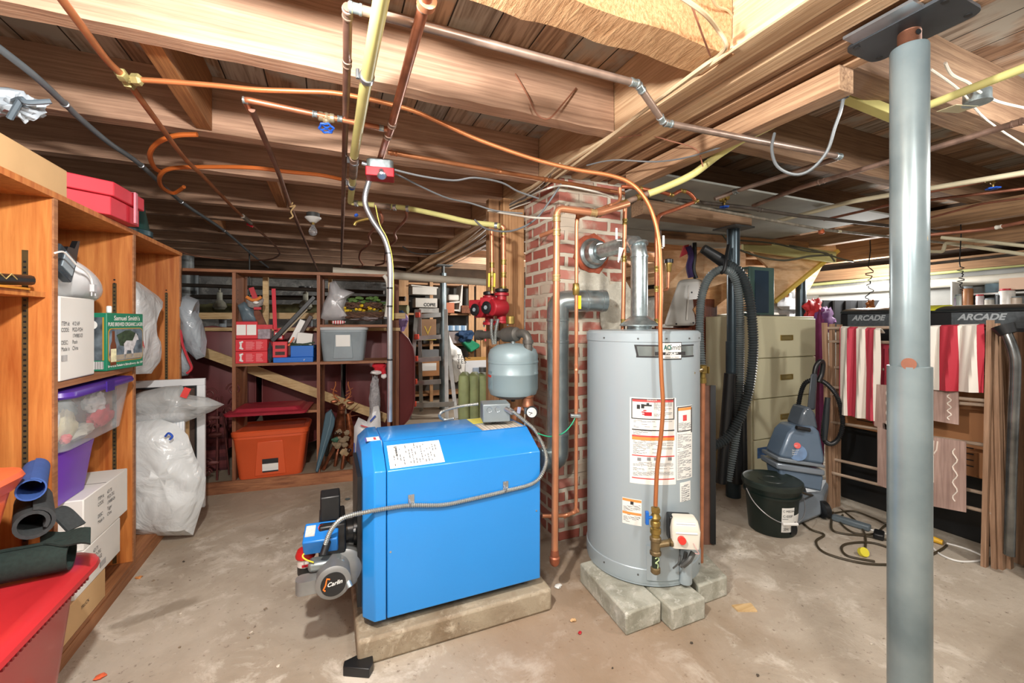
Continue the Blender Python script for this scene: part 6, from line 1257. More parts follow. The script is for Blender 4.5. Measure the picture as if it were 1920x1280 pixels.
t = thing('gift_bags', 'small clear gift packs with red tops standing on the red boxes', 'pack', BP(493, 636, .04)); part(t, 'clear_front', bbox(MB(), Bs(BP(482, 640)), Bs(BP(505, 640)), .02, .08, zt1, zt1+.075), M('9a8f96', .3, 0, .4, 40)); part(t, 'red_top', bbox(MB(), Bs(BP(481, 640)), Bs(BP(510, 640)), .02, .09, zt1+.076, zt1+.11), M('c4323a', .5, 0, .2, 30)); 
t = thing('red_box', 'small red box with pale label behind the clear gift packs', 'box', BP(517, 636, .12)); part(t, 'carton', bbox(MB(), Bs(BP(508, 640)), Bs(BP(525, 640)), .10, .16, zt1-.01, zt1+.08), RBX); part(t, 'white_label', bbox(MB(), Bs(BP(510, 640)), Bs(BP(523, 640)), .098, .0995, zt1, zt1+.045), PAPER)
solo('dark_cloth_bag', 'dark grey cloth stuffed between the red boxes and the ornament box', 'cloth', MB().blob(BP(506, 662, .06)+Z*.0, (.028, .05, .075), .3, 6), M('3a3f46', .9, 0, .2, 20))
for k, (a_, b_, mt, lb_) in enumerate((((510, 640), (590, 556), BLACKP, 'black grooved snow-brush handle slanting to the upper right'), ((530, 628), (576, 580), M('b9a98c', .6, 0, .1, 9), 'thin tan stick slanting beside the black handle'), ((543, 648), (568, 600), WHITEP, 'white and orange plastic lantern pole leaning in the bookcase'), ((549, 650), (584, 592), M('4a3a34', .5, 0, .2, 9), 'dark brown pole leaning behind the white one'))):
    p, q_ = BP(a_[0], a_[1], .05+.03*k), BP(b_[0], b_[1], .08+.03*k); solo('pole', lb_, 'pole', MB().bar(p, q_, .018, [.035, .012, .045, .035][k], BX_), mt, bevel=.004)
solo('orange_strip', 'orange strip along the white leaning pole', 'strip', MB().bar(BP(541, 648, .04), BP(551, 632, .04), .012, .012), M('d8622c', .5, 0, 0, 5))
t = thing('white_carton', 'small square white box tilted above the blue tray', 'box', BP(571, 646, .06)); part(t, 'carton', MB().ob(BP(572, 636, .07), (.115, .06, .105), BA, 0, .12), WBX, .003)
solo('wire_tangle', 'tangle of dark string lights lying in the blue tray', 'lights', MB().tube([BP(530+60*abs(math.sin(i*1.3)), 646+5*math.sin(i*2.9), .06+.03*math.sin(i)) for i in range(40)], .0035, 5), M('30402f', .6, 0, .1, 9))
# bay 3 upper
t = thing('plastic_bag', 'pale grey tied plastic bag on the upper right shelf of the far bookcase', 'plastic bag', BP(628, 600, .05)); part(t, 'bag_film', sack([BP(x, y, .05) for x, y in ((601, 596), (606, 570), (615, 552), (618, 530), (628, 526), (638, 540), (665, 548), (650, 560), (645, 578), (655, 596), (640, 600), (610, 600))], .08, -BY_, 31, .45), M('b9b9bb', .3, .1, .15, 10))
wc = BP(684, 585, .10)
t = thing('twig_basket', 'two stacked twig wreaths with yellow flowers on the upper right shelf of the far bookcase', 'wreath', wc-Z*.05)
TW = M('5a4030', .85, 0, .4, 60)
for z_, r in ((-.025, .175), (.055, .14)):
    random.seed(int(z_*1000)+40)
    mm = MB()
    for j in range(8):
        ph = random.random()*6; mm.tube([wc+Vector(((r+.012*math.sin(5*a+ph))*math.cos(a), (r*.75+.012*math.sin(5*a+ph))*math.sin(a), z_+.02*math.sin(4*a+ph*2))) for a in [i/28*2*math.pi for i in range(29)]], .009, 5)
    part(t, 'twig_ring', mm, TW)
fm = MB(); lm_ = MB()
random.seed(9)
for i in range(60):
    a = random.random()*6.28; r = .09+random.random()*.08; p = wc+Vector((r*math.cos(a), r*.75*math.sin(a)-.02, .075+random.random()*.05-.07*(i % 3 == 0)))
    
    if i % 3 == 0: part(t, 'flower', MB().blob(p, (.018, .018, .013), .2, i, n=7, m=5), M('d9b420', .6, 0, .3, 60))
    else: lm_.blob(p, (.022, .008, .012), .2, i, n=7, m=5)
part(t, 'leaves', lm_, M('4c6b2c', .7, 0, .3, 60))
solo('clear_wrap', 'crumpled clear wrap under the twig wreaths', 'wrapping', MB().blob(BP(690, 597, .02), (.11, .05, .018), .5, 7), M('8a8080', .2, 0, .3, 40))
solo('striped_cloth', 'red and white striped cloth tucked over the grey tote lid', 'cloth', MB().blob(BP(635, 604, -.03), (.055, .02, .016), .1, 3), STRIPES('candy', ['c23a44', 'e8dfdc'], .009, 0))
# grey tote
def tote(name, lab, c, hx, hy, h_, mat, lidmat, rz, lh=.028, lab_mat=None, grp=None, lid_over=.012):
    t = thing(name, lab, 'storage tote', c)
    part(t, 'tub_body', MB().loft([(0, hx*.84, hy*.84, .04), (.008, hx*.86, hy*.86, .045), (h_*.93, hx*.985, hy*.985, .05), (h_*.94, hx, hy, .05), (h_, hx, hy, .05)], c, rz), mat)
    part(t, 'lid', MB().loft([(h_+.001, hx+lid_over*.7, hy+lid_over*.7, .055), (h_+lh*.7, hx+lid_over, hy+lid_over, .06), (h_+lh, hx, hy, .05), (h_+lh, hx*.9, hy*.9, .05), (h_+lh*.7, hx*.86, hy*.86, .04)], c, rz), lidmat)
    R_ = Matrix.Rotation(rz, 3, 'Z')
    def fr(x0, x1, z0, z1, k0=.0):
        y0 = lambda z_: -hy*(.86+(.985-.86)*z_/(h_*.93))
        return MB().hexa([c+R_@Vector(p) for p in ((x0, y0(z0)-.006, z0), (x1, y0(z0)-.006, z0), (x1, y0(z0)+.002, z0), (x0, y0(z0)+.002, z0), (x0*.8, y0(z1)-.006, z1), (x1*.8, y0(z1)-.006, z1), (x1*.8, y0(z1)+.002, z1), (x0*.8, y0(z1)+.002, z1))])
    part(t, 'handle_panel', fr(-hx*.42, hx*.42, .02, h_*.86), mat, .004)
    return t, fr, R_
c_ = BP(643, 676, .15); c_.z = z4_+.001; cc = Bk(Bs(BP(643, 676, 0)), .14, z4_+.001)
t, fr, R_ = tote('storage_tote', 'grey plastic storage tote with white lid on the right shelf of the far bookcase', cc, .185, .135, .255, GREYP, M('bfc4c6', .4, 0, .05, 5), BA)
part(t, 'paper_label', MB().hexa([cc+R_@Vector(p) for p in ((-.055, -.135, .12), (.055, -.135, .12), (.055, -.13, .12), (-.055, -.13, .12), (-.055, -.1435, .215), (.055, -.1435, .215), (.055, -.138, .215), (-.055, -.138, .215))]), PAPER)
cc = Bk(Bs(BP(504, 893, .0)), .17, .091)
TO = M('d4582e', .42, 0, .06, 5)
t, fr, R_ = tote('storage_tote', 'large orange plastic tote with lid at the bottom of the far bookcase', cc+Vector((0, -.0, 0)), .26, .19, .335, TO, TO, BA+math.radians(4), .04)
part(t, 'paper_label', MB().hexa([cc+R_@Vector(p) for p in ((-.055, -.178, .045), (.055, -.178, .045), (.055, -.17, .045), (-.055, -.17, .045), (-.055, -.186, .15), (.055, -.186, .15), (.055, -.178, .15), (-.055, -.178, .15))]), STRIPES('tl', ['26262a', '2a2a2e', 'e2e2e0', 'e6e6e2'], .028, 2))
lc = Bk(Bs(BP(505, 780, 0))-.0, .12, z2_+.001)
solo('tote_lid', 'spare dark red tote lid lying on the lower shelf above the orange tote', 'lid', MB().loft([(0, .28, .2, .04), (.018, .285, .205, .04), (.022, .27, .19, .04), (.024, .24, .16, .03), (.045, .22, .14, .03), (.045, .02, .02, .01)], lc+BY_*-.04, BA), M('a02838', .5, 0, .15, 8))
# bay 3 lower
t = thing('folding_board', 'blue-grey padded board leaning against the far bookcase upright', 'board', BP(602, 886, -.02)); part(t, 'board', MB().prism([BP(x, y, -.03) for x, y in ((591, 884), (596, 886), (626, 800), (628, 785), (620, 768), (610, 775))], BY_*.05), M('3f5a68', .5, 0, .1, 8), .006); part(t, 'piping', MB().tube([BP(x, y, -.033) for x, y in ((594, 882), (619, 795), (622, 775))], .004, 6), M('6c8794', .5, 0, .1, 8))
BZ = M('8a5238', .35, .7, .4, 30)
dc = BP(640, 780, .10)
t = thing('reindeer_figure', 'bronze-coloured standing reindeer decoration with antlers and a leaf garland', 'figurine', Vector((dc.x, dc.y, .092)))
def sk(pts, rr, n=10): return MB().tube(spline(pts, 5), [rr[min(int(i/5), len(rr)-1)]+(rr[min(int(i/5)+1, len(rr)-1)]-rr[min(int(i/5), len(rr)-1)])*((i % 5)/5) for i in range((len(pts)-1)*5+1)], n)
part(t, 'body', sk([BP(640, 768, .05), BP(639, 782, .10), BP(637, 805, .13), BP(640, 825, .18), BP(648, 832, .24)], [.028, .035, .055, .075, .04]), BZ)
part(t, 'head', MB().blob(BP(641, 765, .03), (.032, .05, .04), .05, 3).blob(BP(640, 772, -.01), (.02, .03, .022), .05, 3), BZ)
part(t, 'ear', MB().blob(BP(627, 753, .05), (.03, .01, .016), .05, 3).blob(BP(657, 755, .05), (.03, .01, .016), .05, 3), BZ)
am = MB()
for sgn in (-1, 1):
    b0 = BP(641+sgn*4, 752, .05); e_ = BP(641+sgn*12, 722, .05); m_ = BP(641+sgn*16, 738, .05); am.tube(spline([b0, m_, e_, e_+Z*.03]), .0055, 6)
    for f_, dx in ((.25, 16), (.55, 20), (.8, 14)): s_ = b0.lerp(m_ if f_ < .5 else e_, f_ if f_ < .5 else (f_-.2)); am.tube([s_, s_+BX_*sgn*.05+Z*.028], [.005, .002], 6)
part(t, 'antlers', am, M('a8663f', .35, .7, .3, 20))
for (x0, y0, x1, y1, tt_) in ((632, 830, 606, 877, .05), (636, 830, 628, 870, .12), (648, 832, 641, 878, .03), (650, 830, 655, 862, .2)): part(t, 'leg', MB().tube([BP(x0, y0, tt_+.05), BP((x0+x1)/2, (y0+y1)/2, tt_), Vector((*BP(x1, y1, tt_).xy, .096))], [.022, .015, .014], 8), BZ)
gm_ = MB(); random.seed(3)
for i in range(14): gm_.blob(BP(628+random.random()*26, 808+random.random()*28, -.02+random.random()*.04), (.025, .008, .022), .3, i, n=8, m=5)
part(t, 'leaf_garland', gm_, M('84725a', .8, 0, .3, 40)); part(t, 'bells', MB().blob(BP(629, 812, -.03), (.014, .014, .014), 0, 1, n=10, m=6).blob(BP(637, 813, -.03), (.014, .014, .014), 0, 1, n=10, m=6), M('4a3a30', .3, .6, .2, 20)); part(t, 'green_sprig', MB().blob(BP(629, 824, -.03), (.025, .01, .02), .4, 5, n=10, m=6), M('2f5a46', .7, 0, .5, 80))
t = thing('reindeer_figure', 'second, smaller copper reindeer decoration behind the first, facing right', 'figurine', Vector((*BP(658, 860, .2).xy, .092)))
part(t, 'body', sk([BP(652, 775, .2), BP(656, 800, .2), BP(658, 830, .2), BP(657, 862, .2)], [.02, .03, .045, .04]), M('a5603c', .35, .7, .5, 40)); part(t, 'antlers', MB().tube([BP(655, 775, .19), BP(664, 764, .19), BP(672, 756, .19)], [.006, .003, .002], 6).tube([BP(658, 780, .19), BP(668, 778, .19), BP(676, 778, .19)], [.006, .003, .002], 6), BZ)
part(t, 'acorn', MB().blob(BP(655, 844, .02), (.018, .018, .018), 0, 1, n=10, m=6), M('3a2420', .3, .3, .2, 20)); part(t, 'leaf', MB().blob(BP(646, 848, .03), (.04, .01, .035), .3, 4, n=10, m=6), M('9c8464', .8, 0, .3, 30)); part(t, 'wood_block', MB().ob(Vector((*BP(662, 864, .16).xy, .125)), (.06, .06, .06), .2), M('6d4a30', .7, 0, .2, 20))
t = thing('santa_hat', 'red and white fuzzy santa hat on top of a grey furry figure', 'hat', BP(712, 706, .05)); part(t, 'felt', MB().blob(BP(711, 686, .06), (.055, .04, .045), .15, 4).blob(BP(719, 697, .04), (.02, .02, .045), .15, 5), M('bf1f2c', .9, 0, .15, 40)); part(t, 'white_brim', MB().blob(BP(706, 698, .05), (.05, .04, .02), .15, 6), M('e6e2e0', .95, 0, .1, 60)); part(t, 'pompom', MB().blob(BP(720, 705, .03), (.024, .024, .022), .1, 7), M('e6e2e0', .95, 0, .1, 60))
solo('furry_figure', 'tall grey fuzzy decoration standing under the santa hat', 'figurine', MB().blob(BP(703, 760, .08), (.045, .05, .25), .2, 9, 9).cyl(Vector((*BP(703, 760, .08).xy, .092)), Vector((*BP(703, 760, .08).xy, .7)), .03), M('9a989a', .95, 0, .3, 60))
t = thing('plastic_bag', 'white and blue printed plastic sack standing behind the boiler, left', 'plastic bag', BP(685, 880, -.05)); part(t, 'bag_film', sack([BP(x, y, -.1) for x, y in ((662, 884), (664, 800), (672, 782), (688, 790), (700, 762), (710, 760), (713, 775), (716, 840), (712, 884))], .07, -BY_, 41, .5), M('d4d6d8', .35, 0, .1, 12)); part(t, 'blue_print', MB().bar(BP(694, 790, -.185), BP(704, 779, -.185), .003, .012).bar(BP(664, 830, -.15), BP(664, 870, -.15), .006, .012), M('2e4fa8', .5, 0, 0, 5)); part(t, 'red_print', MB().bar(BP(676, 797, -.18), BP(690, 801, -.18), .003, .008), M('c84450', .5, 0, 0, 5))
# iron plant stand
SC = M('5e2f2c', .55, .3, .25, 14)
t = thing('iron_plant_stand', 'rusty red scrolled wrought-iron plant stand standing in the left bay of the far bookcase', 'plant stand', Vector((*BP(406, 900, .06).xy, .091)))
c_ = BP(407, 900, .05); ztop = BP(407, 745, .05).z
part(t, 'stem', MB().tube([Vector((c_.x, c_.y, .092)), Vector((c_.x, c_.y, ztop))], .008, 8).tube([Vector((c_.x+.06, c_.y+.1, .092)), Vector((c_.x+.02, c_.y+.05, ztop))], .006, 8), SC)
def scroll(p, r, turns, s, ph=0): return [p+BX_*s*(r*(1-k/30*.75)*math.cos(ph+turns*2*math.pi*k/30)-r)+Z*(r*(1-k/30*.75)*math.sin(ph+turns*2*math.pi*k/30)) for k in range(31)]
for (x, y, r, s) in ((407, 738, .05, 1), (424, 730, .05, -1), (400, 790, .045, 1), (395, 800, .03, -1), (400, 868, .05, 1), (398, 885, .03, 1), (418, 770, .04, -1)): part(t, 'scroll', MB().tube(scroll(BP(x, y, .05), r, 1.6, s), .0055, 6), SC)
for (x, y) in ((400, 783), (398, 868), (404, 815)): part(t, 'leaf', MB().blob(BP(x, y, .04), (.05, .012, .018), .2, x, n=12, m=6), SC)
solo('louvre_panel', 'dark red louvred shutter leaning behind the iron plant stand', 'shutter', MB().prism([BP(x, y, .31) for x, y in ((384, 785), (425, 770), (425, 880), (384, 900))], BY_*.02), STRIPES('louv', ['5c2628', '6d3132', '45191c'], .03, 2))
# ================================================================== BACK MIDDLE ZONE
PW = WOOD('b98a5a', 'dcb083', 'z', 2.5, .6, .15, 10); PWX = WOOD('b0805a', 'd2a070', 'x', 2.5, .6, .15, 10)
YS = 7.0
def FP(px, py, Y=YS): return PYp(px, py, Y)
t = thing('shelving_unit', 'pale wood shelving unit against the far wall behind the ladder, crammed with boxes', 'shelving unit', (1.9, YS+.2, 0))
Zs = [1.07, 1.47]; 
xL, xR = FP(748, 600).x, FP(925, 600).x
for (a, b_) in ((748, 766), (806, 812), (879, 889), (893, 925)): part(t, 'upright', MB().box(FP(a, 600).x, YS, 0, FP(b_, 600).x, YS+.04, 2.0), PW)
part(t, 'back_panel', MB().box(xL, YS+.42, 0, xR, YS+.44, 2.0), M('5c5a55', .8, 0, .3, 3))
for z_ in (.12, .62, .94, 1.46, 1.96): part(t, 'shelf', MB().box(xL+.16, YS+.045, z_-.03, xR-.3, YS+.41, z_), PWX)
def bxp(name, lab, cat, px0, px1, z0, h_, Y, mat, dep=.3, extra=None, group=None, rz=0, bev=.004):
    a, b_ = FP(px0, 600, Y), FP(px1, 600, Y); t = thing(name, lab, cat, ((a.x+b_.x)/2, Y+dep/2, z0), group)
    part(t, 'body', MB().ob(((a.x+b_.x)/2, Y+dep/2, z0+h_/2), (b_.x-a.x, dep, h_), rz), mat, bev); return t, a, b_
WB2 = M('c9c4ba', .6, 0, .08, 6); CB2 = M('a9764a', .75, 0, .12, 5)
t, a, b_ = bxp('document_box', 'white lidded box lettered on the front, on the top shelf behind the ladder', 'box', 779, 820, 1.55, .15, 6.9, WB2, .3)
tm = MB(); text(None, '', 'COPIE', 0, 0, 0, .07, None, into=tm, fn=lambda x, y: Vector((a.x+.13+x, 6.898, 1.57+y)), bold=.003); part(t, 'lettering', tm, INK)
t, a, b_ = bxp('document_box', 'tilted white box on top of the lettered box behind the ladder', 'box', 771, 818, 1.76, .12, 6.95, WB2, .3, rz=.1); part(t, 'lid', MB().ob(((a.x+b_.x)/2, 7.1, 1.89), (b_.x-a.x+.04, .32, .02), .1, 0, .05), WB2)
bxp('magazine_stack', 'flat stack of pale papers under the lettered white box', 'papers', 786, 823, 1.462, .08, 6.95, M('a9a6a0', .7, 0, .2, 20), .3)
t, a, b_ = bxp('cardboard_box', 'brown carton with a gold letter V behind the ladder', 'box', 788, 818, 1.02, .34, 6.9, M('8c6a4c', .7, 0, .1, 6), .3); tm = MB(); text(None, '', 'V', 0, 0, 0, .2, None, into=tm, fn=lambda x, y: Vector((a.x+.06+x, 6.895, 1.11+y))); part(t, 'gold_letter', tm, M('c9a94a', .4, .3, 0, 5)); part(t, 'yellow_base', MB().box(a.x, 6.893, 1.02, b_.x, 6.897, 1.06), M('b9a23c', .6, 0, 0, 5))
t, a, b_ = bxp('cardboard_box', 'brown cardboard carton with a white label low behind the ladder', 'box', 788, 826, .44, .30, 6.85, CB2, .35); part(t, 'white_label', MB().box(a.x+.03, 6.846, .53, a.x+.26, 6.8495, .65), PAPER)
bxp('grey_box', 'grey box between ladder rungs on the lower shelf', 'box', 788, 823, .66, .2, 6.95, M('6f7274', .6, 0, .1, 6), .3)
t = thing('desk_organiser', 'white upright paper organiser leaning on the top shelf right of the steel post', 'organiser', FP(862, 583, 6.95)); part(t, 'side_panel', MB().prism([FP(x, y, 6.95) for x, y in ((860, 584), (866, 534), (868, 534), (866, 584))], (0, .3, 0)).prism([FP(x, y, 6.95) for x, y in ((845, 582), (847, 580), (866, 580), (866, 584))], (0, .3, 0)), WB2); part(t, 'shelf_plate', MB().prism([FP(x, y, 6.95) for x, y in ((842, 566), (864, 564), (864, 567), (842, 569))], (0, .3, 0)), WB2)
bxp('white_box', 'white rounded box on the top shelf right of the steel post', 'box', 841, 861, 1.67, .10, 6.9, WB2, .2, bev=.02)
bxp('orange_carton', 'small orange-brown carton on the top shelf right of the steel post', 'box', 837, 852, 1.462, .17, 6.85, M('b5643c', .6, 0, .1, 8), .2)
bxp('woven_basket', 'brown woven basket at the right end of the top shelf', 'basket', 866, 887, 1.462, .13, 6.9, M('7a4a30', .8, 0, .5, 60), .25)
bxp('grey_shoebox', 'grey box under a blue patterned box on the middle shelf behind the post', 'box', 842, 866, .96, .2, 6.85, M('9a8f8c', .6, 0, .08, 6), .3)
bxp('patterned_box', 'flat blue and white patterned box on the grey box', 'box', 838, 875, 1.17, .085, 6.82, STRIPES('pat', ['7d9cb8', 'c5d2dc', '5a7ea0'], .035, 0), .3)
solo('blue_cloth', 'dark blue crumpled cloth on the middle shelf right of the grey box', 'cloth', MB().blob(FP(873, 630, 6.8), (.14, .12, .09), .35, 3), M('1f3f63', .8, 0, .2, 9))
solo('green_towel', 'folded green cloth hanging off the middle shelf beside the white bag', 'cloth', MB().prism([FP(x, y, 6.75) for x, y in ((866, 640), (885, 637), (901, 646), (899, 652), (883, 661), (880, 655))], (0, .2, 0)), M('1f8a62', .7, 0, .15, 12), bevel=.02)
# wooden ladder-side post & low cabinet
solo('tall_cupboard', 'pale wooden cupboard side with a small window at the right end of the far shelving', 'cupboard', MB().box(FP(902, 600, 6.7).x, 6.7, 0, FP(930, 600, 6.7).x, 6.74, 1.05), PW)
t = thing('framed_print', 'large framed print in a white mount and gold frame leaning behind the green radiator', 'picture', FP(893, 790, 6.2)); a, b_ = FP(872, 670, 6.2), FP(925, 800, 6.2)
part(t, 'gold_frame', MB().box(a.x, 6.2, 0, b_.x, 6.23, a.z), M('b38a4a', .5, .2, .1, 8)); part(t, 'white_mount', MB().box(a.x, 6.19, 0, b_.x, 6.199, a.z-.05), M('d5d8dc', .5, 0, .03, 4)); part(t, 'print', MB().box(a.x+.12, 6.18, 0, b_.x, 6.189, a.z-.16), M('8a98a8', .5, 0, .3, 5))
# radiator
RG = M('8f9a6a', .6, .1, .25, 9)
t = thing('cast_iron_radiator', 'old green cast-iron radiator with chipped paint behind the boiler', 'radiator', C(893, 790, 3.4))
for k, x in enumerate((871, 889, 905)):
    d = 3.35+.07*k; p = C(x, 700, d); hz_ = p.z
    part(t, 'radiator_section', MB().loft([(0, .042, .09, .03), (hz_-.06, .042, .09, .03), (hz_-.01, .038, .085, .035), (hz_+.01, .02, .05, .02)], (p.x, p.y, 0), -YAW), RG)
part(t, 'top_nipple', MB().cyl(C(905, 697, 3.4), C(905, 688, 3.4), .03, n=12), IRON)
# aluminium ladder
LM = M('b9bbb8', .35, .75, .15, 12); LY = 5.9
t = thing('ladder', 'folding aluminium ladder with red joints standing by the far shelving', 'ladder', C(800, 800, 5.9))
TL, BL_, BR_ = C(780, 580, 5.95), C(772, 905, 5.75), C(856, 905, 5.8)
for (x0, x1, dd_) in ((781, 768, 5.75), (786, 790, 6.3)): part(t, 'side_rail', MB().bar(C(x0, 580, 5.95), Vector((*C(x1, 800, dd_).xy, .0)), .05, .025, FW), LM)
part(t, 'side_rail', MB().bar(C(836, 580, 6.1), Vector((*C(838, 800, 5.8).xy, .0)), .05, .025, FW), LM); part(t, 'side_rail', MB().bar(C(838, 620, 6.1), Vector((*C(856, 800, 5.8).xy, .0)), .05, .025, FW), LM)
for i, y in enumerate((590, 631, 672, 715, 757, 799)):
    xa = 783-i*1.7; d = 5.93-.03*i; xb = 826 if i < 4 else 852
    part(t, 'rung', MB().bar(C(xa, y+3, d), C(xb, y, d), .04, .06), LM); part(t, 'red_joint', MB().ob(C(xa, y, d-.04), (.06, .05, .07), -YAW), M('cf4a34', .5, 0, .05, 8), .006)
# bag on post
t = thing('plastic_bag', 'white printed shopping bag hanging from the far steel post', 'plastic bag', C(850, 718, 6.2)); part(t, 'bag_film', sack([C(x, y, 6.2) for x, y in ((836, 622), (840, 622), (850, 645), (864, 655), (872, 680), (871, 705), (855, 717), (838, 710), (831, 685), (833, 650))], .14, -FW, 51, .35), M('d9d9d4', .35, 0, .06, 12))
tm = MB(); 
for s_, y in (('TA C', 672), ('TES', 681), ('U', 691)): text(None, '', s_, 0, 0, 0, .085, None, into=tm, fn=(lambda y: (lambda x_, y_: C(857, y, 6.03)+RT*x_+Z*y_))(y))
part(t, 'lettering', tm, INK)
t = thing('rubber_glove', 'purple rubber glove hanging on the post of the far shelving', 'glove', C(758, 618, 4.6)); gp2 = C(756, 600, 4.6)
part(t, 'palm', MB().blob(gp2, (.055, .02, .07), .1, 3), M('a48ac2', .5, 0, .08, 12)); 
fm = MB()
for dx, dz, l in ((-.04, -.03, .07), (-.02, -.05, .09), (.005, -.055, .085), (.03, -.05, .07), (.045, .0, .06)): p = gp2+RT*dx+Z*dz; fm.tube([p, p-Z*l*.5-RT*.02, p-Z*l-RT*.03], [.014, .013, .008], 8)
part(t, 'finger', fm, M('a48ac2', .5, 0, .08, 12)); part(t, 'cuff', MB().blob(gp2+Z*.075-RT*.03, (.05, .02, .03), .3, 5), M('1f4a78', .6, 0, .1, 9))
t = thing('curved_board', 'pale curved board standing beside the silver metal conduit', 'board', BP(722, 600, -.03)); part(t, 'strip', MB().tube(spline([BP(x, y, -.03) for x, y in ((720, 516), (727, 530), (728, 560), (724, 594))]), .016, 8), M('d9d6cc', .5, 0, .05, 9)); part(t, 'black_tip', MB().ob(BP(724, 596, -.03), (.04, .03, .015), BA), BLACKP)
# chair-like wood post at middle
solo('timber_post', 'brown timber upright beside the round tank end, left of the ladder', 'post', MB().box(BP(742, 600, .6).x-.03, BP(742, 600, .6).y, 0, BP(742, 600, .6).x+.03, BP(742, 600, .6).y+.06, 1.75), BW)
solo('notice_sheet', 'white and red notice sheet on the far shelving behind the pumps', 'notice', MB().box(FP(909, 640, 6.6).x, 6.6, 1.0, FP(930, 640, 6.6).x, 6.605, 1.2), STRIPES('not', ['dcdcda', 'c84a4e', 'dcdcda'], .07, 0))
# ================================================================== RIGHT SIDE
# --- bookcase with white bin behind the heater
DB = WOOD('5a2c1c', '8a4a30', 'z', 2.5, .5, .1, 8)
YB = 2.95
def Q(px, py, Y=YB): return PYp(px, py, Y)
t = thing('low_cabinet', 'dark reddish-brown open cabinet behind the water heater', 'cabinet', (Q(1300, 600).x, YB+.2, 0))
x0, x1 = Q(1205, 600).x, Q(1316, 600, 2.85).x-.012; zt_ = Q(1250, 615).z
part(t, 'top_board', MB().box(x0, YB, zt_-.02, x1, YB+.4, zt_), DB); part(t, 'side_panel', MB().box(x0, YB, 0, x0+.02, YB+.4, zt_-.02), DB); part(t, 'side_panel', MB().box(x1-.02, YB, 0, x1, YB+.4, zt_-.02), DB); part(t, 'back_panel', MB().box(x0, YB+.38, 0, x1, YB+.4, zt_-.02), DB)
for z_ in (.35, .82): part(t, 'shelf', MB().box(x0+.02, YB, z_, x1-.02, YB+.38, z_+.02), DB)
xc = Q(1320, 600, 2.7).x
t = thing('tall_cupboard', 'dark brown flat-fronted cupboard standing behind the dark steel post', 'cupboard', (Q(1355, 600).x, 2.9, 0)); part(t, 'body', MB().box(Q(1316, 600, 2.85).x, 2.85, 0, Q(1345, 600, 2.85).x, 3.2, Q(1320, 560, 2.85).z), DB, .004)
solo('orange_board', 'orange-brown board between the dark cupboard and the filing cabinet', 'board', MB().box(Q(1372, 600, 2.75).x, 2.75, 0, Q(1408, 600, 2.75).x, 2.78, Q(1400, 655, 2.75).z), WOOD('a04c20', 'c26a34', 'z', 2.5, .5, .1, 8))
solo('white_door_panel', 'pale painted panel showing between the hanging hose and the filing cabinet', 'panel', MB().box(Q(1345, 600, 3.3).x, 3.3, 0, Q(1400, 600, 3.3).x, 3.33, Q(1400, 590, 3.3).z), M('b9b39c', .6, 0, .08, 4))
# leaning slab
lp = [PYp(x, y, 2.91) for x, y in ((1318, 622), (1332, 618), (1354, 673), (1334, 676))]
solo('wood_offcut', 'rough orange wood offcut leaning against the dark cupboard above the relief valve', 'wood', MB().prism(lp, FW*.03), WOOD('a8602c', 'd08a4c', 'z', 4, .7, .4, 8), bevel=.003)
t = thing('leaning_painting', 'dusty brown panel in a dark frame leaning behind the copper discharge tube', 'picture', C(1330, 940, 2.55)); a, b_ = C(1306, 720, 2.55), C(1340, 950, 2.5)
part(t, 'panel', MB().hexa([C(1295, 1021, 2.5), C(1334, 1021, 2.5), C(1334, 1014, 2.54), C(1295, 1014, 2.54), C(1295, 724, 2.62), C(1334, 722, 2.62), C(1334, 722, 2.66), C(1295, 724, 2.66)]), M('7a5444', .7, 0, .45, 7)); part(t, 'frame_edge', MB().bar(C(1337, 1018, 2.5), C(1337, 722, 2.62), .03, .03), BLACKP)
# white bin lying
t = thing('plastic_chair_seat', 'dusty white moulded plastic seat upside down on top of the dark cabinet', 'plastic seat', Q(1280, 612, 3.05))
P8 = [Q(1243, 612, 2.92), Q(1314, 610, 2.92), Q(1326, 609, 3.3), Q(1258, 611, 3.3), Q(1272, 524, 2.98), Q(1308, 522, 2.98), Q(1322, 524, 3.25), Q(1285, 525, 3.25)]
part(t, 'shell', MB().hexa(P8), M('c9c6bf', .5, 0, .12, 4), .03); part(t, 'screw_hole', MB().cyl(Q(1297, 548, 2.93), Q(1297, 548, 2.92), .008).cyl(Q(1300, 605, 2.9), Q(1300, 605, 2.89), .008).cyl(Q(1268, 607, 2.9), Q(1268, 607, 2.89), .008), INK)
part(t, 'rib', MB().bar(Q(1288, 600, 2.91), Q(1292, 535, 2.96), .01, .006), M('d8d4cc', .5, 0, .1, 4))
# --- stairs
PLY = WOOD('d6a676', 'f0cca2', 'x', 1.8, .6, .1, 6); PLD = WOOD('b87a48', 'd9a56e', 'x', 2.2, .6, .1, 6)
st = thing('staircase', 'raw plywood and pine staircase seen from below, coming down from the right ceiling', 'stairs', C(1420, 560, 4.6))
sd = 4.7
part(st, 'stringer', MB().prism([C(1569, 470, 4.3), C(1567, 462, 4.3), C(1400, 462, 4.3), C(1440, 500, 4.3), C(1400, 560, 4.3), C(1455, 562, 4.3)], FW*.035), PLY)
part(st, 'stringer_edge', MB().bar(C(1570, 470, 4.28), C(1452, 566, 4.28), .05, .035), M('d2b455', .6, 0, .1, 6), label='yellowish stringer edge')
part(st, 'stringer', MB().prism([C(1404, 500, 4.7), C(1392, 455, 4.7), C(1330, 452, 4.7), C(1230, 560, 4.7), C(1230, 610, 4.7), C(1290, 600, 4.7)], FW*.04), PLY)
part(st, 'stringer', MB().prism([C(1400, 530, 3.9), C(1385, 522, 3.9), C(1330, 540, 3.9), C(1300, 580, 3.9), C(1310, 600, 3.9)], FW*.04), PLD)
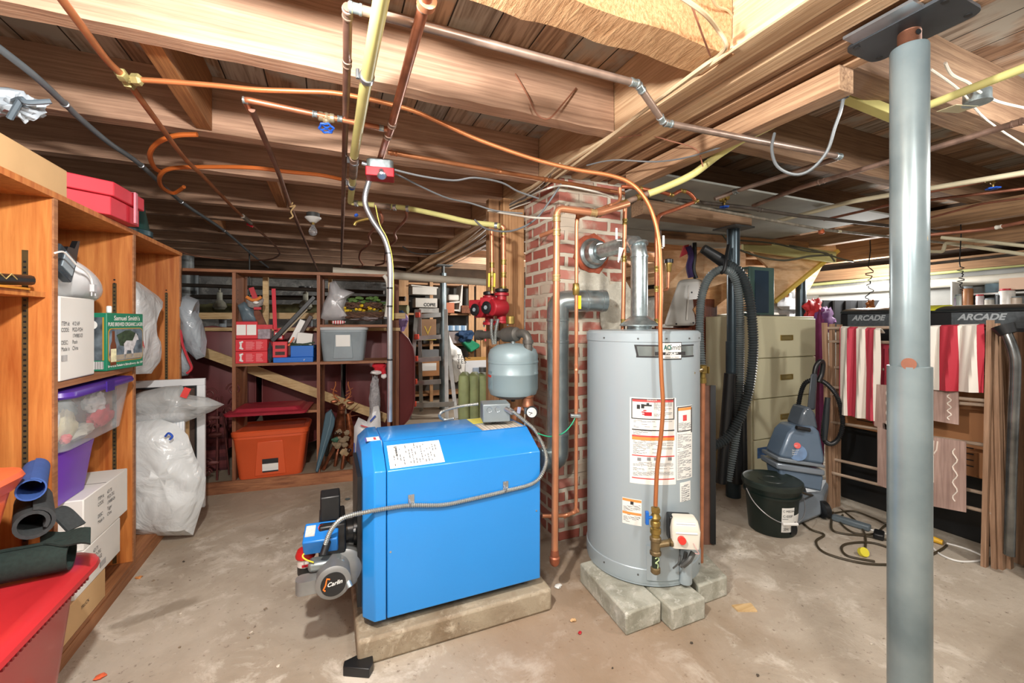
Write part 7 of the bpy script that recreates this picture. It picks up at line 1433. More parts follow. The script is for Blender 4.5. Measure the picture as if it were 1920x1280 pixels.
for (x0, x1, y, d) in ((1400, 1545, 488, 4.34), (1385, 1500, 520, 4.36), (1370, 1478, 548, 4.38)):
    part(st, 'riser', MB().prism([C(x0, y-2, d+.3), C(x1, y-2, d), C(x1, y+9, d), C(x0, y+9, d+.3)], FW*.02), PLD)
part(st, 'underside_panel', MB().prism([C(1235, 470, 5.0), C(1560, 466, 5.0), C(1500, 575, 5.0), C(1235, 600, 5.0)], FW*.02), PLY)
solo('header_board', 'yellow-green painted header board at the head of the staircase', 'board', MB().prism([C(1394, 448, 4.15), C(1568, 472, 4.15), C(1568, 492, 4.15), C(1394, 468, 4.15)], FW*.04), M('c2bb7c', .6, 0, .12, 5))
solo('header_board', 'orange brown trim board under the grey ceiling panel above the staircase', 'board', MB().prism([G(1240, 432, 2.112), G(1567, 458, 2.112), G(1567, 458, 2.112)-Z*.06, G(1240, 432, 2.112)-Z*.06], FW*.04), WOOD('6d4a28', '96683c', 'x', 2.2, .6, .2, 10))
solo('dangling_cables', 'bundle of dark cables drooping across the staircase header', 'cable', MB().tube(spline([C(1355, 440, 3.8), C(1375, 462, 3.8), C(1420, 480, 3.8), C(1470, 488, 3.8), C(1520, 480, 3.8), C(1560, 478, 3.8)]), .009, 6).tube(spline([C(1380, 450, 3.8), C(1450, 456, 3.8), C(1510, 470, 3.8), C(1550, 475, 3.8), C(1565, 490, 3.8)]), .008, 6).tube(spline([C(1480, 460, 3.8), C(1530, 470, 3.8), C(1580, 486, 3.8), C(1600, 490, 3.9)]), .008, 6), M('45412f', .6, 0, .1, 9))
# hanging coats at the left of stairs
t = thing('hanging_scarves', 'red, purple and black scarves and dog leads hanging by the stairs', 'scarves', C(1300, 520, 4.2))
part(t, 'red_scarf', MB().prism([C(1283, 460, 4.2), C(1292, 458, 4.2), C(1290, 475, 4.2), C(1276, 482, 4.2)], FW*.03), RED); part(t, 'purple_scarf', MB().tube(spline([C(1290, 462, 4.2), C(1296, 480, 4.2), C(1292, 500, 4.2), C(1296, 520, 4.2)]), .03, 8), M('3c2a5c', .8, 0, .2, 12)); part(t, 'black_lead', MB().tube(spline([C(1302, 455, 4.2), C(1302, 480, 4.2), C(1300, 505, 4.2), C(1305, 522, 4.2)]), .022, 8), BLACKP)
# --- vacuum hose on dark post
HM = M('3a4042', .4, 0, .15, 12); d_ = 3.05
hose = [C(1316, 690, 2.9), C(1312, 620, 2.92), C(1315, 560, 2.94), C(1328, 522, 2.96), C(1350, 506, 2.96), C(1372, 512, 2.98), C(1384, 545, 3.0), C(1388, 600, 3.02), C(1388, 680, 3.05), C(1386, 760, 3.05)]
t = thing('vacuum_hose', 'long black ribbed vacuum hose looped over a hook on the dark steel post', 'hose', C(1375, 900, 3.05))
part(t, 'hose', corr(hose+[C(1378, 830, 3.05), C(1365, 900, 3.05)], .030, .016, 10, 8), M('5f6768', .45, 0, .2, 12), label='grey ribbed hose loop')
hose2 = [C(1352, 488, 3.0), C(1368, 498, 3.0), C(1388, 512, 3.0), C(1402, 545, 2.98), C(1410, 600, 2.96), C(1412, 660, 2.96), C(1405, 725, 2.96), C(1388, 780, 2.96), C(1362, 822, 2.96), C(1330, 838, 2.96), C(1308, 838, 2.98)]
part(t, 'hose', corr(hose2, .036, .018, 10, 8), HM, label='black ribbed hose loop'); part(t, 'nozzle', MB().tube([C(1318, 466, 3.0), C(1334, 476, 3.0), C(1356, 490, 3.0)], [.032, .036, .042], 16), BLACKP)
part(t, 'strap', MB().tube(spline([C(1366, 460, 3.05), C(1362, 480, 2.94), C(1358, 505, 2.92), C(1352, 512, 2.94)]), .012, 8), BLACKP)
solo('folded_black_tubes', 'dark black tubes and stands gathered at the foot of the dark steel post', 'tubes', MB().cyl(C(1352, 905, 3.0), C(1368, 700, 3.0), .035).cyl(C(1382, 905, 3.1), C(1376, 700, 3.1), .04).cyl(C(1395, 900, 3.1), C(1392, 720, 3.1), .025), BLACKP)
# --- filing cabinet
FC = M('d2ccab', .45, .1, .05, 3)
cz = Vector((Q(1412, 600, 2.37).x, 2.37, 0)); cx0 = cz.x; cx1 = Q(1530, 600, 2.37).x; CH = Q(1412, 592, 2.37).z
t = thing('filing_cabinet', 'tall four-drawer cream-green metal filing cabinet', 'filing cabinet', ((cx0+cx1)/2, 2.6, 0))
part(t, 'body', MB().box(cx0, 2.385, 0, cx1, 2.84, CH), FC, .006)
dh = (CH-.045)/4
for k in range(4):
    z0 = .03+k*dh; dr = part(t, 'drawer', MB().box(cx0+.012, 2.366, z0+.003, cx1-.012, 2.384, z0+dh-.005), FC, .004)
    xm = (cx0+cx1)/2; zz = z0+dh*.50
    onto(dr, 'handle', MB().box(xm-.075, 2.358, zz-.022, xm+.075, 2.3655, zz-.016).box(xm-.075, 2.358, zz+.016, xm+.075, 2.3655, zz+.022).box(xm-.075, 2.358, zz-.016, xm-.068, 2.3655, zz+.016).box(xm+.068, 2.358, zz-.016, xm+.075, 2.3655, zz+.016), BRASS, 'brass recessed handle')
    onto(dr, 'handle_recess', MB().box(xm-.067, 2.3635, zz-.015, xm+.067, 2.3655, zz+.015), M('8a7a4a', .5, .3, .2, 9))
q = PYp(1430, 848, 2.36); part(t, 'blue_sticker', MB().box(q.x-.055, 2.3645, q.z-.045, q.x+.055, 2.3655, q.z+.04), M('3c5f8c', .5, 0, .5, 30), label='small blue picture sticker')
t = thing('disc_rack', 'dark grey-green slotted disc rack standing on the filing cabinet', 'rack', Q(1420, 587, 2.5)); a = PYp(1385, 587, 2.50); b_ = PYp(1452, 587, 2.50); h2_ = PYp(1420, 500, 2.5).z
DRK = M('46625c', .35, .1, .1, 8); a.x += .02
part(t, 'case', MB().box(a.x+.11, 2.5, CH+.003, b_.x, 2.52, h2_).box(a.x+.11, 2.52, h2_-.02, b_.x, 2.72, h2_).box(a.x+.11, 2.52, CH+.003, b_.x, 2.72, CH+.02), DRK, .006)
part(t, 'front_panel', MB().box(a.x+.17, 2.494, CH+.03, b_.x-.08, 2.499, h2_-.03), M('22384a', .25, .1, .15, 6)); 
sl = MB()
for k in range(18): sl.box(a.x+.02, 2.5, CH+.02+k*.019, a.x+.105, 2.6, CH+.028+k*.019)
part(t, 'slots', sl, DRK); rk = MB()
for k in range(7): rk.box(b_.x, 2.54, CH+.03+k*.05, b_.x+.035, 2.68, CH+.045+k*.05)
part(t, 'disc_cases', rk, M('6d7472', .3, .3, .3, 40))
solo('magazines', 'flat dark magazines on top of the filing cabinet', 'papers', MB().box(cx0+.12, 2.40, CH+.001, cx0+.45, 2.485, CH+.012), M('4a4a44', .6, 0, .3, 30))
# --- bucket
bc = C(1447, 605, 2.70); bx, by_ = bc.x, bc.y
t = thing('plastic_bucket', 'black lidded plastic pail with white labels and wire handle', 'bucket', (bx, by_, 0)); BKM = M('14201c', .35, 0, .15, 6)
part(t, 'pail', MB().lathe([(.125, 0), (.13, .005), (.148, .23), (.16, .232), (.16, .245), (.15, .248), (.15, .27), (.163, .272), (.163, .285)], (bx, by_, 0), n=48), BKM)
part(t, 'lid', MB().lathe([(.168, .283), (.17, .288), (.17, .312), (.162, .318), (.15, .312), (.08, .313), (.078, .316), (.05, .316), (.048, .312), (.01, .313)], (bx, by_, 0), n=48), M('26302c', .4, 0, .35, 10))
def bl(a0_, a1_, z0, z1, r_=None):
    rr = lambda z_: .13+.018*(z_/.23)
    return MB().grid(lambda u, v: Vector((bx, by_, 0))+RT*((rr(z0+(z1-z0)*v)+.003)*math.sin(a0_+(a1_-a0_)*u))-FW*((rr(z0+(z1-z0)*v)+.003)*math.cos(a0_+(a1_-a0_)*u))+Z*(z0+(z1-z0)*v), 10, 2, .001)
o = part(t, 'paper_label', bl(-.18, .36, .04, .19), PAPER); onto(o, 'print', MB().add([], []).grid(lambda u, v: Vector((bx, by_, 0)), 1, 1) if False else bl(-.15, .1, .12, .123), INK)
part(t, 'paper_label', bl(.37, .8, .05, .14), PAPER, label='second small white label')
for s_, zz, sz in (('C MEDIA', .165, .018), ('C-050P', .135, .02), ('3M', .055, .025)):
    tm = MB(); text(None, '', s_, 0, 0, 0, sz, None, into=tm, fn=(lambda zz: (lambda x, y: Vector((bx, by_, 0))+RT*((.1485)*math.sin(-.15+x/.145))-FW*(.1485*math.cos(-.15+x/.145))+Z*(zz+y)))(zz)); onto(o, 'lettering', tm, INK)
part(t, 'wire_handle', MB().tube(spline([Vector((bx, by_, 0))+RT*(.168*math.sin(a))-FW*(.168*math.cos(a)+.01)+Z*(.26-.15*math.cos(a*.98)**1 if abs(a) < 1.55 else .26) for a in [-1.55+i*.31 for i in range(11)]]), .003, 6), STEEL); hp3 = Vector((bx, by_, .11))-FW*.178; part(t, 'handle_grip', MB().cyl(hp3-RT*.045, hp3+RT*.045, .009, n=10), WHITEP)
# --- carpet cleaner
vb = C(1502, 605, 2.86)
def VC(px, py, d=2.80): return C(px, py, d)
NV = M('5f7286', .3, .05, .1, 5, coat=.3); NV2 = M('7d868e', .3, .1, .1, 6)
t = thing('carpet_cleaner', 'upright blue-grey carpet cleaner with looped hose in front of the filing cabinet', 'carpet cleaner', Vector((vb.x, vb.y, 0)))
def slabp(pts, d, th): return MB().prism([VC(x, y, d) for x, y in pts], FW*th)
part(t, 'base', MB().hexa([G(1468, 998, .02), G(1540, 968, .02), G(1556, 925, .02), G(1490, 935, .02), G(1466, 930, .17), G(1545, 925, .15), G(1560, 895, .20), G(1490, 900, .20)]), NV2, .02)
for x, y in ((1478, 985), (1543, 955)): part(t, 'wheel', MB().cyl(G(x, y, .06)+RT*-.012, G(x, y, .06)+RT*.02, .055, n=20), BLACKP)
part(t, 'lower_tank', slabp([(1461, 880), (1543, 893), (1546, 927), (1470, 912)] if False else [(1462, 878), (1545, 892), (1541, 922), (1467, 906)], 2.78, .16), NV, .012, 'translucent blue lower tank')
part(t, 'tank_lid', slabp([(1456, 868), (1548, 882), (1547, 893), (1458, 880)], 2.76, .19), M('7b858f', .15, .1, .1, 6), .01)
part(t, 'upper_tank', slabp([(1463, 858), (1546, 872), (1548, 860), (1538, 808), (1528, 800), (1492, 800), (1480, 812), (1464, 852)], 2.77, .17), NV, .02, 'dark blue upper tank')
part(t, 'tank_skirt', slabp([(1459, 857), (1547, 872), (1548, 878), (1460, 865)], 2.755, .19), NV2, .008)
part(t, 'grip_bar', MB().tube([VC(1493, 801, 2.74), VC(1518, 806, 2.74)], .013, 10), BLACKP)
part(t, 'clear_dome', slabp([(1498, 799), (1536, 806), (1530, 775), (1522, 764), (1512, 762), (1506, 775)], 2.80, .14), M('565f68', .12, .1, .15, 9), .02, 'clear smoky dome')
part(t, 'handle_column', MB().hexa([VC(1513, 768, 2.82), VC(1528, 768, 2.82), VC(1529, 768, 2.90), VC(1514, 768, 2.90), VC(1520, 700, 2.84), VC(1532, 700, 2.84), VC(1533, 700, 2.90), VC(1521, 700, 2.90)]), M('3b4147', .35, .1, .1, 6), .01)
part(t, 'handle_grip', MB().tube(spline([VC(1526, 712, 2.86), VC(1529, 690, 2.86), VC(1536, 678, 2.86), VC(1543, 680, 2.87), VC(1541, 700, 2.88), VC(1535, 715, 2.88)]), .015, 10), BLACKP)
part(t, 'hose', corr([VC(1495, 800, 2.88), VC(1497, 760, 2.9), VC(1507, 722, 2.9), VC(1525, 712, 2.9), VC(1548, 718, 2.9), VC(1570, 745, 2.9), VC(1580, 790, 2.88), VC(1572, 822, 2.86), VC(1556, 832, 2.84), VC(1544, 820, 2.82), VC(1545, 790, 2.82)], .0165, .012, 8, 8), BLACKP)
part(t, 'hose_wand', MB().tube([VC(1546, 825, 2.80), VC(1548, 790, 2.80), VC(1552, 745, 2.80)], [.014, .02, .016], 10), M('262b2e', .3, .1, .1, 9))
stc = VC(1496, 843, 2.765); ba = part(t, 'round_sticker', MB().cyl(VC(1495, 848, 2.7645), VC(1495, 848, 2.7625), .052, n=28), M('4c6f98', .4, 0, .3, 20), label='round sticker with red logo'); onto(ba, 'red_logo', MB().cyl(VC(1495, 835, 2.762), VC(1495, 835, 2.759), .019, n=20), M('d23a30', .4, 0, 0, 5)); onto(ba, 'green_oval', MB().cyl(VC(1503, 857, 2.762), VC(1503, 857, 2.759), .016, n=16), M('3f9a5c', .4, 0, .1, 5))
tm = MB()
for s_, y in (('Hoover', 837), ): text(None, '', s_, 0, 0, 0, .011, None, into=tm, fn=lambda x, y_: VC(1495, 836.5, 2.7585)+RT*(x-.017)+Z*y_)
onto(ba, 'lettering', tm, WHITEP); tm = MB()
for s_, y in (('Easy to USE', 844.5), ('Easy to CLEAN', 848.5), ('Faster DRY time', 852.5)): text(None, '', s_, 0, 0, 0, .0115, None, into=tm, fn=(lambda y: (lambda x, y_: VC(1495, y, 2.7615)+RT*(x*.85-.034)+Z*y_))(y))
onto(ba, 'lettering', tm, WHITEP)
# --- cords on floor
CRD = M('3d3424', .55, 0, .15, 20)
def fl_(pts, z=.007): return [G(x, y, z) for x, y in pts]
t = thing('extension_cord', 'dark brown power cord lying in loops on the floor with a yellow plug', 'cord', G(1600, 1000, 0))
part(t, 'cord', MB().tube(spline([C(1500, 920, 2.62), C(1512, 926, 2.66)]+fl_([(1545, 935), (1600, 972), (1621, 1000), (1622, 1033)]), 7), .006, 8), CRD)
part(t, 'cord', MB().tube(spline(fl_([(1500, 975), (1520, 992), (1545, 1002), (1530, 1015), (1545, 1035), (1600, 1052), (1650, 1058), (1700, 1055), (1735, 1045), (1765, 1030), (1775, 1022)]), 7), .0065, 8), CRD)
part(t, 'cord', MB().tube(spline(fl_([(1562, 960), (1559, 990), (1580, 1000), (1620, 1004), (1665, 1012), (1700, 1020)]), 7), .0065, 8).tube(spline(fl_([(1700, 1040), (1640, 1018), (1595, 1018), (1578, 1026), (1590, 1042), (1640, 1052)]), 7), .0065, 8).tube(spline(fl_([(1562, 962), (1600, 958), (1640, 972), (1665, 982), (1720, 985)]), 7), .006, 8).tube(spline(fl_([(1580, 965), (1575, 978), (1600, 998), (1640, 1000), (1660, 985), (1690, 975)]), 7), .006, 8), CRD)
q = G(1616, 1041, .0); yp2 = part(t, 'plug', MB().cyl(q+Z*.018, q+Z*.018-FW*.02+Z*.012, .024, n=20), M('dcd03a', .45, 0, .05, 8), label='round yellow plug'); 
q = G(1768, 1022, .0); part(t, 'plug', MB().tube([q+Z*.016, q+Z*.02+FW*.06-RT*.035], [.014, .02], 12), M('d9a92c', .45, 0, .1, 8), label='yellow three-way plug end')
solo('white_cable', 'white cable curling on the floor by the clothes rack', 'cable', MB().tube(spline(fl_([(1630, 992), (1680, 1006), (1735, 1018), (1765, 1040), (1800, 1052), (1840, 1050), (1842, 1042), (1810, 1028), (1775, 1018)], .006), 7), .005, 8), WHITEP)
a, b_ = G(1560, 968, .02), G(1632, 990, .02); solo('power_strip', 'grey flat-ended power strip among the cord loops', 'power strip', MB().bar(a, b_, .05, .035), M('5d6970', .45, 0, .1, 8), bevel=.008)
solo('black_charger', 'black power adapter beside the grey power strip', 'adapter', MB().ob(G(1648, 1002, .02), (.09, .05, .035), .4), BLACKP, bevel=.008)
solo('pine_offcut', 'small flat pine offcut on the floor by the rightmost concrete block', 'wood', MB().prism([G(1372, 1136, 0), G(1384, 1147, 0), G(1420, 1147, 0), G(1408, 1132, 0)], Z*.006), LW)
for i, (x, y, lb_, mt, s_) in enumerate(((1047, 1098, 'white torn scrap of paper on the floor between boiler and heater', PAPER, .022), (1075, 1162, 'tan stone chip on the floor in front of the heater blocks', CBD, .014), (1087, 1186, 'tiny red chip on the floor left of the heater blocks', RED, .009), (260, 1082, 'orange and white scrap on the floor by the left bookcase', M('cf8a4c', .7, 0, .5, 60), .016), (188, 1268, 'small orange scrap on the floor beside the red tub', ORG, .018), (652, 935, 'small grey leaf-like scrap on the floor left of the boiler', M('4f5a5c', .8, 0, .2, 20), .018))):
    solo('floor_scrap', lb_, 'scrap', MB().blob(G(x, y, .006), (s_, s_*.7, .006), .4, i, n=10, m=6), mt)
random.seed(21)
for i in range(16):
    x, y = random.uniform(240, 1640), random.uniform(1000, 1270)
    if 560 < x < 1060 and y < 1215 or 1080 < x < 1370 and y < 1190: continue
    P0 = G(x, y, .0); r_ = random.uniform(.004, .009)
    solo('floor_chip', 'tiny crumb of mortar lying on the bare concrete floor', 'chip', MB().blob(P0+Z*.003, (r_, r_*.7, .004), .4, i, n=7, m=5), M(random.choice(['8a7a66', 'cfc6b6', '4c443a']), .9, 0, .2, 50), 'crumbs scattered on the floor')
# --- arcade table folded upright
AX = 3.52
def AP(px, py, X=AX): return PXp(px, py, X)
y0_, y1_ = 1.0, AP(1575, 620).y
t = thing('games_table', 'black folded games table standing on edge behind the clothes rack', 'games table', (AX+.1, (y0_+y1_)/2, 0))
part(t, 'table_top', MB().box(AX, y0_, .0, AX+.03, y1_, 1.37), M('141618', .35, 0, .2, 5), .01)
cp = []
for i in range(9): a = math.pi/2*i/8; cp.append((AX+.0+.22*(1-math.cos(a)), 0, 1.371+.04*math.sin(a)))
part(t, 'curved_rim', MB().prism([(x, y0_, z_) for x, _, z_ in cp]+[(AX+.26, y0_, 1.371)], (0, y1_-y0_, 0)), M('202526', .3, .05, .2, 6))
yy0 = AP(1768, 600, AX+.1).y; part(t, 'yellow_end', MB().prism([(x-.004, yy0, z_+.006) for x, _, z_ in cp]+[(AX+.262, yy0, 1.371)], (0, .10, 0)), M('b7b52e', .5, 0, .1, 6))
for (px, py) in ((1872, 590), (1650, 604)):
    o = part(t, 'decal', MB().hexa([Vector((AX-.001, AP(px, py).y+dy, z_)) for z_ in (1.17, 1.29) for dy in (.22, -.12)]+[Vector((AX-.003, AP(px, py).y+dy, z_)) for z_ in (1.17, 1.29) for dy in (.22, -.12)]) if False else MB().box(AX-.002, AP(px, py).y-.12, 1.27, AX, AP(px, py).y+.20, 1.362), M('454b4e', .4, 0, .3, 60))
    tm = MB(); text(None, '', 'ARCADE', 0, 0, 0, .05, None, into=tm, shear=.3, bold=.002, fn=(lambda yy: (lambda x, y: Vector((AX-.003, yy-x, 1.318+y))))(AP(px, py).y+.17)); onto(o, 'lettering', tm, M('9aa0a2', .4, 0, 0, 5))
t = thing('folding_chair', 'tan folding panel with dark slots leaning between the games table and the clothes rack', 'panel', (AX-.05, 1.7, .35))
for (pa, pb, za, zb3) in ((1580, 1662, .55, .80), (1745, 1850, .40, .98)):
    ya, yb = AP(pb, 800, AX-.06).y, AP(pa, 800, AX-.06).y; part(t, 'panel', MB().box(AX-.07, ya, za, AX-.045, yb, zb3), M('a9744a', .6, 0, .06, 4), .01)
    mm = MB()
    for k in range(4): mm.box(AX-.072, ya+.05, za+.06+k*.035, AX-.0695, ya+.17, za+.066+k*.035)
    part(t, 'slots', mm, INK)
# --- drying rack
RX = 3.27; RW = WOOD('8a6a50', 'b8967a', 'z', 3, .65, .15, 12); RWL = WOOD('9c8672', 'c0ac98', 'y', 3, .65, .15, 12)
def RP_(px, py, X=RX): return PXp(px, py, X)
t = thing('clothes_rack', 'wooden folding clothes-drying rack holding a striped flag and placemats', 'drying rack', (RX, 1.5, 0))
def legp(x0, y0, x1, y1, X, w_=.035): return MB().bar(RP_(x0, y0, X), Vector((RP_(x1, y1, X).x, RP_(x1, y1, X).y, .0)), .02, w_, (1, 0, 0))
for (x0, y0, x1, y1, X) in ((1857, 600, 1846, 1060, RX-.05), (1868, 606, 1878, 1060, RX), (1874, 610, 1893, 1055, RX+.05), (1857, 720, 1866, 1055, RX-.02)): part(t, 'leg', legp(x0, y0, x1, y1, X), RW)
for (x0, y0, x1, y1, X) in ((1546, 605, 1556, 940, RX-.05), (1560, 607, 1562, 935, RX), (1574, 608, 1570, 930, RX+.05)): part(t, 'leg', legp(x0, y0, x1, y1, X), RW)
for k, (ya, yb) in enumerate(((615, 612), (640, 645), (688, 700), (725, 752), (790, 836), (858, 928), (884, 962), (738, 760))): part(t, 'dowel', MB().cyl(RP_(1552, ya, RX-.03+.02*(k % 3)), RP_(1860, yb, RX-.03+.02*(k % 3)), .010, n=8), RWL)
# flag
def cloth(pts_fn, mat, nu=24, nv=12): return MB().grid(pts_fn, nu, nv, .006)
FLG = STRIPES('flag', ['a62434', 'd4cec4'], .078, 1, .75)
FLG2 = STRIPES('flag_narrow', ['b03446', 'd2cbbf', 'b03446', 'd8d2c6'], .05, 1, .75)
def drape(pxa, pxb, yta, ytb, yba, ybb, X, amp=.012, back=.15):
    def f(u, v):
        px = pxa+(pxb-pxa)*u; a_ = RP_(px, yta+(ytb-yta)*u, X); b2 = RP_(px, yba+(ybb-yba)*u, X); w_ = amp*math.sin(u*19+v*2)*(.3+v)+amp*.5*math.sin(u*37+v*5)
        if v < .2: t_ = v/.2; an = math.pi*(1-t_)/2; return Vector((a_.x+.035*math.sin(an)*1.3, a_.y, a_.z-.035+.035*math.cos(an)))+Vector((-.035*math.cos(an)*0, 0, 0)) if False else Vector((a_.x-.02+.06*(1-t_), a_.y, a_.z-.03*(1-t_)**2))
        t_ = (v-.2)/.8; return Vector((a_.x-.02+w_, a_.y+(b2.y-a_.y)*t_, a_.z+(b2.z-a_.z)*t_))
    return f
t = thing('striped_flag', 'red and white striped flag cloth draped over the left part of the clothes rack', 'flag', RP_(1610, 785, RX-.05)); part(t, 'cloth', cloth(drape(1577, 1652, 612, 616, 775, 790, RX-.05), 0, 30, 14), FLG2)
t = thing('striped_flag', 'red and white striped flag on the clothes rack, right of the steel post', 'flag', RP_(1800, 730, RX-.06)); part(t, 'cloth', cloth(drape(1715, 1846, 612, 608, 728, 736, RX-.06), 0, 30, 14), FLG)
solo('red_cloth', 'corner of dark red cloth hanging under the left striped flag by the steel post', 'cloth', MB().grid(drape(1640, 1668, 640, 645, 792, 800, RX+.02), 6, 8, .006), M('8f2032', .8, 0, .15, 9))
PMT = WOOD('9a7f76', 'c0a59a', 'z', 3, .6, 0, 12)
def mat_(lab, x0, x1, ya, yb, yc, yd, X):
    t = thing('placemat', lab, 'placemat', RP_((x0+x1)/2, yd, X), 'wood-print placemats on the rack'); P = [RP_(x0, ya, X), RP_(x1, yb, X), RP_(x1, yd, X), RP_(x0, yc, X)]
    part(t, 'mat_sheet', MB().prism(P, (-.006, 0, 0)), PMT, .0)
    c_ = P[0].lerp(P[2], .5); r_ = (P[1]-P[0]); h_ = (P[0].z-P[3].z)
    sc = [P[1].lerp(P[2], .12+.76*k/20)+(P[0]-P[1])*(.22+.05*math.sin(k*1.1)) for k in range(21)]; part(t, 'scroll_print', MB().tube([p+Vector((-.008, 0, 0)) for p in sc], .0035, 5), M('ddd2c6', .6, 0, 0, 5))
    return t, P
mat_('wood-print placemat hanging just right of the left striped flag', 1640, 1672, 720, 722, 798, 808, RX-.07)
mat_('wood-print placemat hanging low, just left of the steel post', 1646, 1672, 790, 796, 908, 918, RX-.07)
mat_('short wood-print placemat hanging under the right striped flag', 1725, 1798, 728, 733, 784, 796, RX-.04)
t, P = mat_('large wood-print placemat with fork print hanging right of the steel post', 1725, 1812, 815, 828, 944, 960, RX-.08)
fk = MB(); o_ = P[0].lerp(P[1], .35)+Vector((-.008, 0, -.02))
for k in range(5): fk.tube([o_+Vector((0, .06-k*.018, 0)), o_+Vector((0, .05-k*.018*.8, -.05)), o_+Vector((0, .01, -.085))], .0035, 5)
fk.tube([o_+Vector((0, .01, -.085)), o_+Vector((0, .01, -.24))], .006, 5); part(t, 'fork_print', fk, M('ddd2c6', .6, 0, 0, 5))
t = thing('metal_tube', 'black rubber-tipped metal tube leaning at the right end of the clothes rack', 'tube', RP_(1893, 1050, 3.15)); part(t, 'tube', MB().tube(spline([PXp(1886, 622, 3.2), PXp(1900, 660, 3.2), PXp(1903, 700, 3.2), PXp(1897, 850, 3.2), PXp(1892, 1040, 3.2)]), .022, 12), M('7d7f7e', .2, .85, .5, 12)); part(t, 'rubber_end', MB().tube([PXp(1880, 610, 3.2), PXp(1890, 626, 3.2)], [.045, .035], 14), BLACKP)
solo('stacked_boards', 'brown boards and trim leaning behind the chrome tube at the right edge', 'boards', MB().box(3.42, .98, 0, 3.45, 1.12, 1.25).box(3.46, .97, 0, 3.48, 1.09, 1.2), RW)
wx = G(1912, 1085, 0); solo('grey_cabinet', 'pale speckled grey cabinet cut by the right edge of the picture', 'cabinet', MB().box(wx.x, wx.y-.55, 0, wx.x+.5, wx.y-.02, 1.42), M('a9acac', .6, 0, .25, 60), bevel=.02)
# --- right wall stuff
RWX = 5.55
def WP(px, py, X=RWX): return PXp(px, py, X)
solo('white_drain_pipe', 'thick white pipe running along the right wall under the joists', 'pipe', MB().cyl(WP(1500, 549, 5.5), WP(1960, 517, 5.5), .045, n=16), M('cfccc0', .5, 0, .1, 6))
solo('yellow_pipe', 'thin yellow-green pipe above the white one on the right wall', 'pipe', MB().cyl(WP(1500, 536, 5.5), WP(1960, 492, 5.5), .018, n=10), M('b5b97c', .5, 0, .1, 6))
solo('white_wall_panel', 'white painted insulation panel on the right wall above the black clothes', 'panel', MB().hexa([WP(1535, 578, 5.6), WP(1668, 578, 5.6), WP(1668, 578, 5.63), WP(1535, 578, 5.63), WP(1535, 553, 5.6), WP(1668, 545, 5.6), WP(1668, 545, 5.63), WP(1535, 553, 5.63)]), M('d5d6d2', .6, 0, .08, 4))
solo('black_coats', 'dark black garments hanging against the right wall above the games table', 'garments', MB().grid(lambda u, v: WP(1530+150*u, 563+60*v, 5.3)+Vector((.04*math.sin(u*40), 0, 0)), 40, 6, .02), M('121315', .85, 0, .3, 10))
t = thing('beach_bag', 'red and purple cloth bag slumped beside the filing cabinet top', 'bag', WP(1540, 620, 4.4)); part(t, 'red_cloth', MB().blob(C(1525, 580, 4.3), (.10, .06, .10), .4, 3), M('c22f36', .6, 0, .2, 12)); part(t, 'purple_cloth', MB().blob(C(1545, 598, 4.3), (.14, .06, .12), .35, 5), M('6d3f78', .7, 0, .3, 12)); part(t, 'magenta_hem', MB().blob(C(1537, 640, 3.9)-Z*.42, (.05, .05, .72), .12, 5), M('6b1f4e', .8, 0, .2, 9))
t = thing('wind_chime', 'tangled dark wire ornament hanging left of the steel post', 'ornament', C(1632, 590, 4.0)); random.seed(2)
part(t, 'wire', MB().tube([C(1630, 424, 4.0), C(1632, 470, 4.0), C(1628, 500, 4.0)]+[C(1630+random.uniform(-8, 8), 508+i*2.4, 4.0) for i in range(32)], .005, 5), BLACKP); part(t, 'copper_piece', MB().blob(C(1632, 572, 3.98), (.04, .03, .05), .3, 3), M('a8683c', .4, .6, .2, 20))
solo('wind_chime', 'small dark tangle of wire hanging right of the steel post', 'ornament', MB().tube([C(1800, 392, 3.3), C(1802, 440, 3.3), C(1799, 490, 3.3)]+[C(1800+random.uniform(-8, 8), 500+i*2.1, 3.3) for i in range(22)], .004, 5), BLACKP)
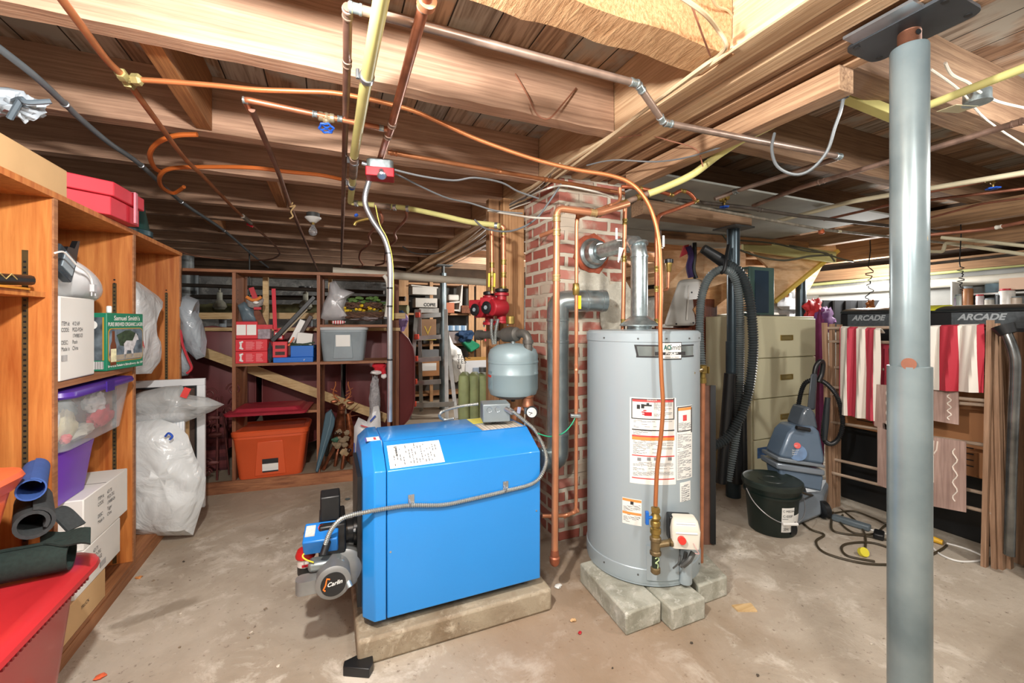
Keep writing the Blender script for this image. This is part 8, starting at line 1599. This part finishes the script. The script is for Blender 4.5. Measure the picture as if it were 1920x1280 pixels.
# can shelf
t = thing('wall_shelf', 'pale wall shelf on the right wall with small cans and jars', 'shelf', WP(1850, 575, 4.9)); SX = 5.3
ya, yb = PXp(1925, 570, SX).y, PXp(1780, 570, SX).y; z0 = PXp(1850, 571, SX).z; z1 = PXp(1850, 549, SX).z
part(t, 'shelf', MB().box(SX, ya, z0-.02, SX+.28, yb, z0), WHITEP); part(t, 'shelf', MB().box(SX+.1, ya, z1-.01, SX+.28, yb, z1+.005), WHITEP); part(t, 'end_panel', MB().box(SX+.02, yb-.012, z0, SX+.28, yb, z1+.12), WHITEP); part(t, 'back_panel', MB().box(SX+.285, ya, z0-.1, SX+.30, yb+.4, z1+.25), M('8a8a86', .8, 0, .3, 3))
for i, (px, col, r, h_, lb_) in enumerate(((1790, '9a8a9c', .028, .08, 'small grey can, leftmost on the wall shelf'), (1800, 'b9c4c0', .03, .10, 'pale tin, second from the left on the wall shelf'), (1814, '9c6a44', .038, .17, 'tall brown bottle on the wall shelf'), (1837, 'c9bfc0', .028, .09, 'small jar with pink lid on the wall shelf'), (1856, 'a8a49a', .035, .05, 'low flat tin in the middle of the wall shelf'), (1878, '22282c', .04, .09, 'dark paint can on the wall shelf'), (1888, 'dcd9d2', .05, .13, 'large white tub with red lid on the wall shelf'), (1903, 'c9b9a8', .04, .06, 'beige bowl at the right end of the wall shelf'))):
    p = PXp(px, 570, SX+.08); p.z = z0+.001; t = thing('small_can', lb_, 'can', p, 'cans on the wall shelf'); part(t, 'can_body', MB().lathe([(r, 0), (r, h_*.85), (r*.9, h_*.9)], p, n=16), M(col, .4, .1, .15, 20)); part(t, 'can_lid', MB().cyl(p+Z*(h_*.9+.001), p+Z*(h_+.004), r*.9, n=16), RED if i in (3, 6) else GREYP)
solo('blue_case', 'blue-grey plastic case on the upper wall shelf', 'case', MB().box(SX+.12, PXp(1865, 545, SX).y, z1+.006, SX+.27, PXp(1833, 545, SX).y, z1+.09), M('6f8a98', .5, 0, .1, 8), bevel=.01)
solo('pink_board', 'pinkish-cream board above the wall shelf at the right edge', 'board', MB().box(SX+.05, PXp(1960, 545, SX).y, z1+.02, SX+.07, PXp(1868, 545, SX).y, z1+.12), M('d8b8a0', .6, 0, .06, 5))
# pale clutter on left end of wall
solo('white_cloth_pile', 'pile of pale cloths and papers seen under the stairs behind the cabinet top', 'cloth', MB().blob(C(1480, 575, 4.9), (.22, .15, .14), .4, 4), M('cfd4d8', .7, 0, .3, 14))
solo('white_lampshade', 'pale grey rounded shade behind the wire ornament', 'shade', MB().lathe([(.14, 0), (.06, .16), (.02, .17)], C(1665, 590, 4.4), n=20), M('c9c6c8', .6, 0, .05, 8))
